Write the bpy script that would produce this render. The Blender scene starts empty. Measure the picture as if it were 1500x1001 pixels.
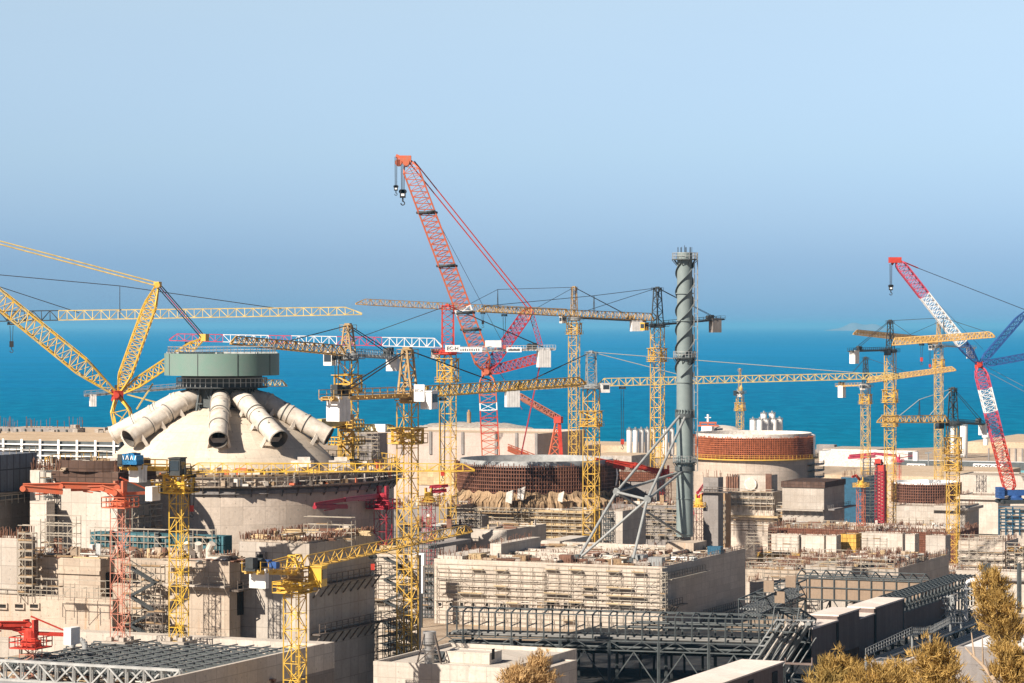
import bpy, math, random
from mathutils import Vector, Matrix
V = Vector
R = math.radians
random.seed(11)
C = bpy.context.scene.collection
Z = V((0, 0, 1))
# ---- survey frame: the camera stands at (0,0,83) and looks along +Y; at() turns a sight line and a distance into a place
F, HY, CZ, CX = 4166.7, 477.0, 83.0, 750.0
def at(px, py, Y): return V(((px - CX) * Y / F, Y, CZ - (py - HY) * Y / F))
def atz(px, Y, z): return V(((px - CX) * Y / F, Y, z))
SITE = R(-23.5)                                   # every building on the site stands on this grid
U = V((math.cos(SITE), math.sin(SITE), 0)); W = V((-math.sin(SITE), math.cos(SITE), 0))
def rnd(a, b): return random.uniform(a, b)

class MB:
    """collects boxes, bars and tubes; build() links them as ONE mesh object"""
    def __init__(s): s.v = []; s.f = []; s.m = []; s.mi = 0
    def face(s, idx): s.f.append(idx); s.m.append(s.mi)
    def hexa(s, p):
        n = len(s.v); s.v += [tuple(q) for q in p]
        for q in ((3, 2, 1, 0), (4, 5, 6, 7), (0, 1, 5, 4), (1, 2, 6, 5), (2, 3, 7, 6), (3, 0, 4, 7)):
            s.face(tuple(n + i for i in q))
    def obox(s, o, a, b, c):
        """box from corner o along the vectors a, b, c"""
        s.hexa([o, o + a, o + a + b, o + b, o + c, o + a + c, o + a + b + c, o + b + c])
    def cbox(s, c, sx, sy, sz, rz=SITE):
        """box standing on c, turned by rz"""
        a = V((math.cos(rz), math.sin(rz), 0)) * sx; b = V((-math.sin(rz), math.cos(rz), 0)) * sy
        s.obox(c - a / 2 - b / 2, a, b, Z * sz)
    def bar(s, a, b, w, h=None, up=Z):
        d = b - a
        if d.length < 1e-5: return
        d = d.normalized()
        x = d.cross(up)
        if x.length < 1e-3: x = d.cross(V((1, 0.3, 0)))
        x.normalize(); y = x.cross(d); h = h or w
        x = x * (w / 2); y = y * (h / 2)
        s.hexa([a - x - y, a + x - y, a + x + y, a - x + y, b - x - y, b + x - y, b + x + y, b - x + y])
    def tube(s, a, b, r, n=8, r2=None, caps=True):
        r2 = r if r2 is None else r2
        d = (b - a).normalized(); x = d.cross(Z)
        if x.length < 1e-3: x = V((1, 0, 0))
        x.normalize(); y = x.cross(d); k = len(s.v)
        for i in range(n):
            t = 2 * math.pi * i / n; o = x * math.cos(t) + y * math.sin(t)
            s.v.append(tuple(a + o * r)); s.v.append(tuple(b + o * r2))
        for i in range(n):
            j = (i + 1) % n; s.face((k + 2 * j, k + 2 * i, k + 2 * i + 1, k + 2 * j + 1))
        if caps:
            s.face(tuple(k + 2 * i for i in range(n))); s.face(tuple(k + 2 * i + 1 for i in reversed(range(n))))
    def path(s, pts, r, n=6):
        for a, b in zip(pts, pts[1:]): s.tube(a, b, r, n)
    def lathe(s, c, prof, n=48, a0=0.0, a1=2 * math.pi):
        full = abs(a1 - a0 - 2 * math.pi) < 1e-6; m = n if full else n + 1; k = len(s.v); q = len(prof)
        for i in range(m):
            t = a0 + (a1 - a0) * i / n; ct, st = math.cos(t), math.sin(t)
            for r, z in prof: s.v.append((c.x + r * ct, c.y + r * st, c.z + z))
        for i in range(n):
            j = (i + 1) % m
            for h in range(q - 1):
                s.face((k + i * q + h, k + j * q + h, k + j * q + h + 1, k + i * q + h + 1))
    def lattice(s, a, b, wa, ha=None, wb=None, hb=None, n=10, c=.2, br=.1, up=Z, tri=False, cross=False, paint=None, ends=None, rings=True, off=0.0):
        """open truss from a to b; tri = three chords; ends = (start,end) shares over which it narrows; paint(t) gives the slot"""
        ha = ha or wa; wb = wb or wa; hb = hb or ha
        d = (b - a).normalized(); x = d.cross(up)
        if x.length < 1e-3: x = V((1, 0, 0))
        x.normalize(); y = x.cross(d)
        cs = [(-.5, 0), (.5, 0), (0, 1)] if tri else [(-.5, -.5), (.5, -.5), (.5, .5), (-.5, .5)]
        ring = []
        for k in range(n + 1):
            t = k / n; sc = 1.0
            if ends:
                if ends[0] > 0 and t < ends[0]: sc = .18 + .82 * t / ends[0]
                if ends[1] > 0 and t > 1 - ends[1]: sc = .18 + .82 * (1 - t) / ends[1]
            w = (wa + (wb - wa) * t) * sc; h = (ha + (hb - ha) * t) * sc; p = a + (b - a) * t
            ring.append([p + x * (cx * w) + y * (cy * h + off) for cx, cy in cs])
        m = len(cs)
        for k in range(n):
            if paint: s.mi = paint((k + .5) / n)
            for i in range(m):
                j = (i + 1) % m
                s.bar(ring[k][i], ring[k + 1][i], c)
                if cross:
                    s.bar(ring[k][i], ring[k + 1][j], br); s.bar(ring[k][j], ring[k + 1][i], br)
                elif (k + i) % 2: s.bar(ring[k][i], ring[k + 1][j], br)
                else: s.bar(ring[k][j], ring[k + 1][i], br)
                if rings: s.bar(ring[k][i], ring[k][j], br)
        if rings:
            for i in range(m): s.bar(ring[n][i], ring[n][(i + 1) % m], br)
        return ring
    def rail(s, pts, h=1.1, step=2.0, r=.05, mids=1):
        for a, b in zip(pts, pts[1:]):
            L = (b - a).length; k = max(1, int(L / step))
            for i in range(k + 1):
                p = a + (b - a) * (i / k); s.bar(p, p + Z * h, r * 1.6)
            for q in range(mids + 1): s.bar(a + Z * h * (q + 1) / (mids + 1), b + Z * h * (q + 1) / (mids + 1), r * 1.5)
    def build(s, name, mats, parent=None, smooth=False, loc=None, rz=0.0):
        me = bpy.data.meshes.new(name); me.from_pydata(s.v, [], s.f)
        for m in (mats if isinstance(mats, (list, tuple)) else [mats]): me.materials.append(m)
        if any(s.m): me.polygons.foreach_set('material_index', s.m)
        o = bpy.data.objects.new(name, me); C.objects.link(o)
        if parent is None:
            if loc is None:
                xs = [q[0] for q in s.v]; ys = [q[1] for q in s.v]; zs = [q[2] for q in s.v]
                loc = V(((min(xs) + max(xs)) / 2, (min(ys) + max(ys)) / 2, min(zs)))
            o.matrix_basis = Matrix.Translation(loc) @ Matrix.Rotation(rz, 4, 'Z'); M = o.matrix_basis
        else:
            o.parent = parent; M = Matrix.Identity(4); q = parent
            while q is not None: M = q.matrix_basis @ M; q = q.parent
        me.transform(M.inverted())
        if smooth:
            me.shade_smooth(); me.set_sharp_from_angle(angle=R(35))
        me.update()
        return o

def tag(o, label=None, cat=None, group=None, kind=None):
    if label: o['label'] = label
    if cat: o['category'] = cat
    if group: o['group'] = group
    if kind: o['kind'] = kind
    return o
def thing(name, label, cat, loc, rz=SITE, group=None):
    o = bpy.data.objects.new(name, None); C.objects.link(o)
    o.empty_display_size = .5
    o.matrix_basis = Matrix.Translation(loc) @ Matrix.Rotation(rz, 4, 'Z')
    return tag(o, label, cat, group)
KIDS = {}
def copy_tree(o, parent=None):
    c = o.copy(); C.objects.link(c)
    if parent is not None: c.parent = parent
    for ch in list(o.children): copy_tree(ch, c)
    return c
def stuff(o): o['kind'] = 'stuff'; return o

# ---------------------------------------------------------------- materials
M = {}
def _nt(name):
    m = bpy.data.materials.new(name); m.use_nodes = True; nt = m.node_tree
    return m, nt, nt.nodes['Principled BSDF']
def _n(nt, t, **k):
    n = nt.nodes.new(t)
    for a, b in k.items(): setattr(n, a, b)
    return n
def noise(nt, vec, scale, detail=4, rough=.6):
    n = _n(nt, 'ShaderNodeTexNoise'); n.inputs['Scale'].default_value = scale; n.inputs['Detail'].default_value = detail
    n.inputs['Roughness'].default_value = rough
    if vec is not None: nt.links.new(vec, n.inputs['Vector'])
    return n.outputs['Fac']
def ramp(nt, fac, stops):
    n = _n(nt, 'ShaderNodeValToRGB'); nt.links.new(fac, n.inputs[0]); e = n.color_ramp.elements
    while len(e) < len(stops): e.new(.5)
    for el, (p, c) in zip(e, stops):
        el.position = p; el.color = c if len(c) == 4 else (*c, 1)
    return n.outputs['Color']
def mixc(nt, fac, a, b, mode='MIX'):
    n = _n(nt, 'ShaderNodeMix', data_type='RGBA', blend_type=mode)
    for sock, val in ((n.inputs[0], fac), (n.inputs[6], a), (n.inputs[7], b)):
        if isinstance(val, bpy.types.NodeSocket): nt.links.new(val, sock)
        elif isinstance(val, (int, float)): sock.default_value = val
        else: sock.default_value = (*val, 1) if len(val) == 3 else val
    return n.outputs[2]
def mth(nt, op, a, b=None):
    n = _n(nt, 'ShaderNodeMath', operation=op)
    for i, val in enumerate((a, b)):
        if val is None: continue
        if isinstance(val, bpy.types.NodeSocket): nt.links.new(val, n.inputs[i])
        else: n.inputs[i].default_value = val
    return n.outputs[0]
def mul(c, k): return tuple(min(1, x * k) for x in c)

def paint(name, col, rough=.5, metal=0.0, wear=.25, wcol=None, scale=.8, spec=.35):
    """painted or bare steel: faded and dirty in patches"""
    m, nt, b = _nt(name); tc = _n(nt, 'ShaderNodeTexCoord').outputs['Object']
    f = ramp(nt, noise(nt, tc, scale, 5), [(.35, (0, 0, 0)), (.72, (1, 1, 1))])
    f2 = noise(nt, tc, 9, 2)
    base = mixc(nt, f, mul(col, 1 + wear * .35), wcol or mul(col, 1 - wear))
    base = mixc(nt, mth(nt, 'MULTIPLY', f2, wear * .8), base, mul(col, .55))
    nt.links.new(base, b.inputs['Base Color'])
    b.inputs['Roughness'].default_value = rough; b.inputs['Metallic'].default_value = metal
    b.inputs['Specular IOR Level'].default_value = spec
    M[name] = m; return m

def concrete(name, col, pw=2.4, ph=2.4, joint=.3, stain=.35, tint=.11, cyl=None, rust=0.0, streak=.4, bump=.25, blotch=.18, jw=.035):
    """cast concrete: formwork panels, joints, tie holes, run-off streaks and stains"""
    m, nt, b = _nt(name); tc = _n(nt, 'ShaderNodeTexCoord').outputs['Object']
    sp = _n(nt, 'ShaderNodeSeparateXYZ'); nt.links.new(tc, sp.inputs[0])
    if cyl: s = mth(nt, 'MULTIPLY', mth(nt, 'ARCTAN2', sp.outputs[1], sp.outputs[0]), cyl)
    else: s = mth(nt, 'ADD', sp.outputs[0], sp.outputs[1])
    cb = _n(nt, 'ShaderNodeCombineXYZ'); nt.links.new(s, cb.inputs[0]); nt.links.new(sp.outputs[2], cb.inputs[1])
    br = _n(nt, 'ShaderNodeTexBrick'); br.offset = 0; br.squash = 1
    nt.links.new(cb.outputs[0], br.inputs['Vector'])
    br.inputs['Scale'].default_value = 1; br.inputs['Brick Width'].default_value = pw; br.inputs['Row Height'].default_value = ph
    br.inputs['Mortar Size'].default_value = jw; br.inputs['Mortar Smooth'].default_value = .3; br.inputs['Bias'].default_value = 0
    br.inputs['Color1'].default_value = (*mul(col, 1 + tint), 1); br.inputs['Color2'].default_value = (*mul(col, 1 - tint), 1)
    br.inputs['Mortar'].default_value = (*mul(col, 1 - joint), 1)
    c = br.outputs['Color']
    # broad warm and cool staining
    big = ramp(nt, noise(nt, tc, .09, 6, .62), [(.38, (0, 0, 0)), (.68, (1, 1, 1))])
    c = mixc(nt, mth(nt, 'MULTIPLY', big, stain * 1.25), c, (col[0] * .6, col[1] * .53, col[2] * .46))
    pale = ramp(nt, noise(nt, tc, .23, 5, .6), [(.52, (0, 0, 0)), (.7, (1, 1, 1))])
    c = mixc(nt, mth(nt, 'MULTIPLY', pale, stain * .8), c, mul(col, 1.28))
    # vertical run-off
    mp = _n(nt, 'ShaderNodeCombineXYZ'); nt.links.new(mth(nt, 'MULTIPLY', s, 1.7), mp.inputs[0]); nt.links.new(mth(nt, 'MULTIPLY', sp.outputs[2], .07), mp.inputs[1])
    st = ramp(nt, noise(nt, mp.outputs[0], 1.0, 4, .7), [(.5, (0, 0, 0)), (.78, (1, 1, 1))])
    c = mixc(nt, mth(nt, 'MULTIPLY', st, streak), c, (col[0] * .45, col[1] * .4, col[2] * .36))
    md = ramp(nt, noise(nt, tc, .75, 6, .7), [(.5, (0, 0, 0)), (.66, (1, 1, 1))])
    c = mixc(nt, mth(nt, 'MULTIPLY', md, stain * .75), c, (col[0] * .66, col[1] * .62, col[2] * .58))
    vo = _n(nt, 'ShaderNodeTexVoronoi'); vo.inputs['Scale'].default_value = .85; vo.inputs['Randomness'].default_value = .25; nt.links.new(cb.outputs[0], vo.inputs['Vector'])
    c = mixc(nt, mth(nt, 'MULTIPLY', mth(nt, 'LESS_THAN', vo.outputs['Distance'], .1), .5 * (1 if bump else 0)), c, mul(col, .35))
    if rust:
        rs = ramp(nt, noise(nt, mp.outputs[0], .45, 3, .5), [(.58, (0, 0, 0)), (.7, (1, 1, 1))])
        c = mixc(nt, mth(nt, 'MULTIPLY', rs, rust), c, (.42, .2, .06))
    fine = noise(nt, tc, 2.2, 8, .75)
    c = mixc(nt, mth(nt, 'MULTIPLY', ramp(nt, fine, [(.42, (0, 0, 0)), (.62, (1, 1, 1))]), blotch * 2), c, mul(col, .6))
    nt.links.new(c, b.inputs['Base Color'])
    b.inputs['Roughness'].default_value = .9; b.inputs['Specular IOR Level'].default_value = .15
    if bump:
        bp = _n(nt, 'ShaderNodeBump'); bp.inputs['Strength'].default_value = bump; bp.inputs['Distance'].default_value = .15
        nt.links.new(fine, bp.inputs['Height']); nt.links.new(bp.outputs[0], b.inputs['Normal'])
    M[name] = m; return m

def patchy(name, cols, scale=.5, rough=.95, bump=.4, detail=8):
    """ground, sand, rubble: several earth colours mixed by noise"""
    m, nt, b = _nt(name); tc = _n(nt, 'ShaderNodeTexCoord').outputs['Object']
    a = noise(nt, tc, scale, detail, .65)
    n = len(cols); c = ramp(nt, a, [(.3 + .4 * i / max(1, n - 1), cl) for i, cl in enumerate(cols)])
    f = noise(nt, tc, scale * 14, 5, .7)
    c = mixc(nt, mth(nt, 'MULTIPLY', ramp(nt, f, [(.4, (0, 0, 0)), (.65, (1, 1, 1))]), .45), c, mul(cols[0], .6))
    nt.links.new(c, b.inputs['Base Color']); b.inputs['Roughness'].default_value = rough
    b.inputs['Specular IOR Level'].default_value = .1
    if bump:
        bp = _n(nt, 'ShaderNodeBump'); bp.inputs['Strength'].default_value = bump; bp.inputs['Distance'].default_value = .3
        nt.links.new(f, bp.inputs['Height']); nt.links.new(bp.outputs[0], b.inputs['Normal'])
    M[name] = m; return m

CONC = (.475, .43, .38)
concrete('conc', CONC, joint=.38, jw=.06, stain=.45)
concrete('conc_pale', (.56, .51, .45), stain=.35, joint=.35, streak=.35, jw=.05)
concrete('conc_warm', (.50, .42, .34), stain=.5, rust=.4, joint=.38, jw=.06)
concrete('conc_rust', (.52, .44, .36), stain=.35, rust=.85, pw=3, ph=3)
concrete('conc_band', (.55, .48, .41), pw=4.8, ph=1.55, joint=.32, stain=.28, streak=.5)
concrete('conc_cyl', (.60, .51, .425), pw=3.2, ph=2.6, cyl=26, joint=.35, stain=.5, streak=.5)
concrete('conc_cyl_far', (.52, .44, .37), pw=3.0, ph=2.0, cyl=22, joint=.4, stain=.35)
concrete('conc_dome', (.62, .54, .44), pw=2.2, ph=1.2, cyl=14, joint=.25, stain=.3, tint=.07, streak=.15, jw=.03)
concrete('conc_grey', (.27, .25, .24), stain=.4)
concrete('conc_pink', (.50, .42, .37), pw=6, ph=5, stain=.25, joint=.25, tint=.06)
concrete('formwork', (.17, .19, .23), pw=1.6, ph=3.3, joint=.75, stain=.3, tint=.15, jw=.09)
concrete('formwork_teal', (.06, .15, .18), pw=1.4, ph=1.6, joint=.6, stain=.4, tint=.35, jw=.07)
concrete('formwork_yellow', (.62, .38, .09), pw=1.2, ph=1.3, joint=.7, stain=.4, tint=.25, jw=.09)
concrete('rebar_wall', (.20, .085, .055), pw=.62, ph=.72, joint=.72, stain=.45, tint=.4, jw=.13, streak=.3)
concrete('rebar_dark', (.075, .04, .034), pw=.62, ph=.72, joint=.6, stain=.4, tint=.3, jw=.1)
concrete('brown_form', (.11, .07, .055), pw=1.4, ph=1.2, joint=.6, stain=.4, tint=.3, jw=.08)
concrete('rebar_lit', (.46, .17, .09), pw=.7, ph=.8, joint=.75, stain=.35, tint=.35, jw=.14, streak=.2)
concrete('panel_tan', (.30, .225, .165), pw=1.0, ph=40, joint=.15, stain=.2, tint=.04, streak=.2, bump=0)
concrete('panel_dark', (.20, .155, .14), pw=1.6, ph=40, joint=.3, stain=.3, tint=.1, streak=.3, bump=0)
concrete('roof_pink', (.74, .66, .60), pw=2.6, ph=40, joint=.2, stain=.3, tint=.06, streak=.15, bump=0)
concrete('tarp', (.40, .28, .17), pw=4, ph=2.5, joint=.4, stain=.6, tint=.2, bump=.9, blotch=.3)
concrete('ply', (.52, .40, .24), pw=2.4, ph=1.2, joint=.5, stain=.4, tint=.22)
paint('yellow', (.66, .39, .045), wear=.4, wcol=(.50, .34, .12))
paint('yellow_pale', (.68, .51, .19), wear=.35)
paint('yellow_bright', (.72, .45, .04), wear=.35, wcol=(.55, .36, .10))
paint('orange_brown', (.60, .37, .12), wear=.4)
paint('brown_steel', (.42, .28, .13), wear=.4)
paint('red', (.52, .05, .03), wear=.35)
paint('orange_red', (.52, .105, .045), wear=.45, wcol=(.42, .17, .10))
paint('salmon', (.62, .25, .17), wear=.35)
paint('crimson', (.40, .03, .05), wear=.3)
paint('pink_red', (.55, .07, .12), wear=.3)
paint('white', (.80, .79, .77), wear=.12)
paint('white_dirty', (.66, .62, .57), wear=.3, wcol=(.42, .36, .3), scale=1.3)
paint('ballast', (.74, .72, .69), wear=.2)
paint('blue', (.03, .09, .27), wear=.35)
paint('teal_blue', (.025, .10, .17), wear=.4)
paint('grey_steel', (.28, .29, .29), wear=.35, rough=.55)
paint('galv', (.45, .46, .45), wear=.3, rough=.5, metal=.25)
paint('dark_steel', (.045, .05, .052), wear=.4, rough=.6)
paint('slate_steel', (.085, .097, .10), wear=.4, rough=.6)
paint('black', (.02, .02, .022), wear=.2)
paint('cable', (.035, .035, .04), wear=.1)
paint('cable_pale', (.5, .46, .36), wear=.1)
paint('stack_green', (.205, .245, .24), wear=.2, rough=.55, wcol=(.16, .2, .2), scale=.35)
paint('pipe_grey', (.13, .128, .12), wear=.4)
paint('strut_grey', (.28, .29, .285), wear=.2)
paint('ring_green', (.14, .225, .19), wear=.3, rough=.6, wcol=(.19, .245, .22), scale=.5)
paint('pipe_white', (.58, .535, .47), wear=.4, wcol=(.40, .34, .28), scale=.9, rough=.6)
paint('pipe_inside', (.16, .14, .12), wear=.4)
paint('steel_stack', (.42, .41, .40), wear=.35, rough=.4, metal=.5)
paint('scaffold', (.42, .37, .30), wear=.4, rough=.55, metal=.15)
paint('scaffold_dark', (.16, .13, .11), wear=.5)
paint('timber', (.34, .23, .13), wear=.5, scale=2)
paint('rebar', (.20, .10, .065), wear=.4)
paint('rebar_mid', (.23, .105, .068), wear=.5)
paint('rust_bright', (.43, .135, .062), wear=.5)
paint('glass_dark', (.03, .045, .06), wear=.1, rough=.15, spec=.5)
paint('void', (.02, .018, .016), wear=.2, rough=.9)
paint('blue_sheet', (.05, .30, .62), wear=.3)
paint('teal_roof', (.16, .42, .45), wear=.3)
paint('bark', (.16, .11, .075), wear=.4, scale=3, rough=.9)
paint('deadwood', (.40, .30, .21), wear=.3, scale=4, rough=.9)
patchy('dirt', [(.22, .16, .11), (.34, .26, .19), (.44, .35, .26), (.50, .42, .33)], .12)
patchy('sand', [(.44, .32, .21), (.52, .40, .28), (.56, .45, .33)], .06, bump=.3)
patchy('rock_pale', [(.30, .26, .22), (.46, .41, .36), (.58, .53, .48)], .5, bump=1)
patchy('deck', [(.20, .15, .11), (.38, .31, .24), (.48, .41, .34), (.55, .49, .42)], .35)
patchy('yard_shade', [(.012, .014, .018), (.03, .032, .036), (.07, .065, .06)], .3)  # near-black tones that put the yard's shade into the colour
patchy('island_rock', [(.22, .2, .19), (.3, .27, .25)], .004, bump=0)
concrete('silo', (.74, .72, .69), pw=50, ph=1.6, joint=.15, stain=.15, tint=.02, streak=.25, cyl=2, bump=0)
# ---------------------------------------------------------------- camera, sun, sky
sc = bpy.context.scene
cam = bpy.data.cameras.new('camera'); co = bpy.data.objects.new('camera', cam); C.objects.link(co)
co.location = (0, 0, CZ); co.rotation_euler = (R(90), 0, 0)
cam.lens = 100; cam.sensor_width = 36; cam.shift_y = -(500.5 - HY) / 1500; cam.clip_start = 1; cam.clip_end = 700000
sc.camera = co
SUN_AZ, SUN_EL = R(226), R(36)                    # behind the camera, over its left shoulder
sd = V((math.sin(SUN_AZ) * math.cos(SUN_EL), math.cos(SUN_AZ) * math.cos(SUN_EL), math.sin(SUN_EL)))
sl = bpy.data.lights.new('sun', 'SUN'); so = bpy.data.objects.new('sun', sl); C.objects.link(so)
sl.energy = 5.0; sl.angle = R(.53); sl.color = (1, .90, .78)
so.rotation_euler = sd.to_track_quat('Z', 'Y').to_euler()
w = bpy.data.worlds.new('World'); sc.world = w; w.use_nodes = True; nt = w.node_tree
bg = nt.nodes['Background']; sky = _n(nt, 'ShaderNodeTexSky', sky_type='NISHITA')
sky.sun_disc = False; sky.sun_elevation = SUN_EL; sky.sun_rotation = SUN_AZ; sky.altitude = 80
sky.air_density = 1.0; sky.dust_density = .6; sky.ozone_density = 3.0
tc = _n(nt, 'ShaderNodeTexCoord'); sp = _n(nt, 'ShaderNodeSeparateXYZ'); nt.links.new(tc.outputs['Generated'], sp.inputs[0])
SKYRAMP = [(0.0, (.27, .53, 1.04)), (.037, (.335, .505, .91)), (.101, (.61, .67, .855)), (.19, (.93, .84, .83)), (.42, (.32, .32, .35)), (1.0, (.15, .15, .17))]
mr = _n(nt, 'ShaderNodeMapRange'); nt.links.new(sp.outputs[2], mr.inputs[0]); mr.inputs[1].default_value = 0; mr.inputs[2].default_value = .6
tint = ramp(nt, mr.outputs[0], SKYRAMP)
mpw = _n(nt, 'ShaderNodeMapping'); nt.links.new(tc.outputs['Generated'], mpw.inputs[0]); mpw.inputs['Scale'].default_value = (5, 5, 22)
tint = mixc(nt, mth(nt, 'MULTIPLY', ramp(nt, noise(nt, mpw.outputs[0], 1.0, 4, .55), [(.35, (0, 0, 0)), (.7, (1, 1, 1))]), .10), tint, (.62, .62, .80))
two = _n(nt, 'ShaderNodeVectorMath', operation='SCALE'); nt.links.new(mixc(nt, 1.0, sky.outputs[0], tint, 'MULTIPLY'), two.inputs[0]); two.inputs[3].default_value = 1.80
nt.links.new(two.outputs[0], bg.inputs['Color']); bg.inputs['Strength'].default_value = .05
vs = sc.view_settings; vs.view_transform = 'Standard'; vs.look = 'None'; vs.exposure = .85; vs.gamma = 1
sc.cycles.max_bounces = 6; sc.cycles.volume_bounces = 0; sc.cycles.use_denoising = True
sc.cycles.transparent_max_bounces = 8

# ---------------------------------------------------------------- terrain, sea, island, haze
def coast(x):
    return 2010 + 60 * math.sin(x * .006 + 1.3) + 25 * math.sin(x * .021) + (70 if x < -120 else 0) - 40 * math.exp(-((x - 230) / 110) ** 2)
def smooth(t): t = max(0, min(1, t)); return t * t * (3 - 2 * t)
def ground_h(x, y):
    h = 79 - .165 * y if y > 0 else 79 - .02 * y
    h = max(h, 0) if y < 520 else 0
    shelf = 18 * smooth((x + 34) / 14) * smooth((y - 390) / 60) * (1 - smooth((y - 640) / 40))
    h = max(h, shelf)
    if y > 900:
        h += 1.2 * math.sin(x * .013) * math.sin(y * .009)
    c = coast(x); h -= smooth((y - c + 60) / 120) * 18
    return h
xs = [-4000, -2500, -1600, -1100] + [-800 + 20 * i for i in range(81)] + [1100, 1600, 2500, 4000]
ys = [-600, -300, -100] + [20 * i for i in range(0, 112)] + [2300, 2500]
gv = [(x, y, ground_h(x, y)) for y in ys for x in xs]; nx = len(xs)
gf = [(j * nx + i, j * nx + i + 1, (j + 1) * nx + i + 1, (j + 1) * nx + i) for j in range(len(ys) - 1) for i in range(nx - 1)]
g = MB(); g.v = gv; g.f = gf; g.m = [0] * len(gf)
ground = tag(g.build('ground', M['dirt'], smooth=True, loc=V((0, 0, 0))), 'bare tan building ground of the site reaching down to the shore', kind='structure')

m, nt, b = _nt('sea_water'); tcn = _n(nt, 'ShaderNodeTexCoord').outputs['Object']
sp = _n(nt, 'ShaderNodeSeparateXYZ'); nt.links.new(tcn, sp.inputs[0])
mr = _n(nt, 'ShaderNodeMapRange'); nt.links.new(sp.outputs[1], mr.inputs[0]); mr.inputs[1].default_value = 1900; mr.inputs[2].default_value = 9000
depth = ramp(nt, mr.outputs[0], [(0, (.0, .140, .205)), (.10, (.0, .122, .230)), (.35, (.0, .130, .295)), (1, (.0005, .16, .37))])
mp = _n(nt, 'ShaderNodeMapping'); nt.links.new(tcn, mp.inputs[0]); mp.inputs['Scale'].default_value = (.0012, .004, 1)
band = noise(nt, mp.outputs[0], 1.0, 6, .6)
c = mixc(nt, mth(nt, 'MULTIPLY', ramp(nt, band, [(.4, (0, 0, 0)), (.7, (1, 1, 1))]), .55), depth, (.0, .092, .19))
mp2 = _n(nt, 'ShaderNodeMapping'); nt.links.new(tcn, mp2.inputs[0]); mp2.inputs['Scale'].default_value = (.05, .016, 1)
chop = noise(nt, mp2.outputs[0], 1.0, 5, .7)
c = mixc(nt, mth(nt, 'MULTIPLY', ramp(nt, chop, [(.42, (0, 0, 0)), (.70, (1, 1, 1))]), .6), c, (.002, .215, .37))
nt.links.new(c, b.inputs['Base Color']); b.inputs['Roughness'].default_value = .55; b.inputs['IOR'].default_value = 1.33
b.inputs['Specular IOR Level'].default_value = .035
bp = _n(nt, 'ShaderNodeBump'); bp.inputs['Strength'].default_value = .5; bp.inputs['Distance'].default_value = 2.0
nt.links.new(chop, bp.inputs['Height'])
df = _n(nt, 'ShaderNodeBsdfDiffuse'); gl = _n(nt, 'ShaderNodeBsdfGlossy'); mx = _n(nt, 'ShaderNodeMixShader')
nt.links.new(c, df.inputs[0]); nt.links.new(bp.outputs[0], df.inputs['Normal']); nt.links.new(bp.outputs[0], gl.inputs['Normal'])
gl.inputs['Color'].default_value = (.35, .8, 1, 1); gl.inputs['Roughness'].default_value = .35; mx.inputs[0].default_value = .03
nt.links.new(df.outputs[0], mx.inputs[1]); nt.links.new(gl.outputs[0], mx.inputs[2]); nt.links.new(mx.outputs[0], nt.nodes['Material Output'].inputs['Surface'])
s = MB(); q = 300000.0
s.v = [(-q, 1500, -9), (q, 1500, -9), (q, q, -9), (-q, q, -9)]; s.f = [(0, 1, 2, 3)]; s.m = [0]
tag(s.build('sea', m, loc=V((0, 0, -9))), 'calm turquoise blue sea filling the middle of the picture', kind='structure')

# low island on the horizon
isl = MB(); ic = atz(1262, 50000, -9); n = 60
prof = [(i / n, (.3 + .7 * math.sin(math.pi * i / n)) * math.sin(math.pi * i / n) * (1 + .18 * math.sin(i * .31 + 1))) for i in range(n + 1)]
rows = 8
for j in range(rows + 1):
    tt = j / rows; k = math.sin(math.pi * tt)
    for t, hh in prof: isl.v.append((ic.x + (t - .5) * 1330, ic.y + (tt - .5) * 900, -10 + 135 * hh * k))
for j in range(rows):
    for i in range(n): isl.face((j * (n + 1) + i, j * (n + 1) + i + 1, (j + 1) * (n + 1) + i + 1, (j + 1) * (n + 1) + i))
tag(isl.build('island', M['island_rock'], smooth=True), 'faint low rocky island on the horizon at right', kind='structure')

# the air: one even volume over land and sea
hz, nt, b = _nt('haze_air'); nt.nodes.remove(b)
pv = _n(nt, 'ShaderNodeVolumePrincipled'); pv.inputs['Color'].default_value = (.20, .60, .92, 1); pv.inputs['Density'].default_value = 2.8e-5
pv.inputs['Anisotropy'].default_value = 0
nt.links.new(pv.outputs[0], nt.nodes['Material Output'].inputs['Volume'])
h = MB(); h.obox(V((-310000, -1200, -19.5)), V((620000, 0, 0)), V((0, 311000, 0)), V((0, 0, 167.5)))
ho = tag(h.build('haze', hz), 'thin bluish haze over land and sea', kind='stuff')
# ---------------------------------------------------------------- tower cranes
def sign_text(body, size, c, xdir, mat, parent, name='lettering'):
    """raised lettering standing on a vertical board, reading along xdir"""
    cu = bpy.data.curves.new(name, 'FONT'); cu.body = body; cu.size = size; cu.extrude = .02; cu.align_x = 'CENTER'; cu.align_y = 'CENTER'
    tmp = bpy.data.objects.new(name, cu); C.objects.link(tmp)
    me = bpy.data.meshes.new_from_object(tmp); bpy.data.objects.remove(tmp); bpy.data.curves.remove(cu)
    x = xdir.normalized(); nrm = x.cross(Z)
    mw = Matrix(((x.x, 0, nrm.x, c.x), (x.y, 0, nrm.y, c.y), (x.z, 1, nrm.z, c.z), (0, 0, 0, 1)))
    me.transform(mw); Mx = Matrix.Identity(4); q = parent
    while q is not None: Mx = q.matrix_basis @ Mx; q = q.parent
    me.transform(Mx.inverted()); me.materials.clear(); me.materials.append(mat)
    o = bpy.data.objects.new(name, me); C.objects.link(o); o.parent = parent
    return o

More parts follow.
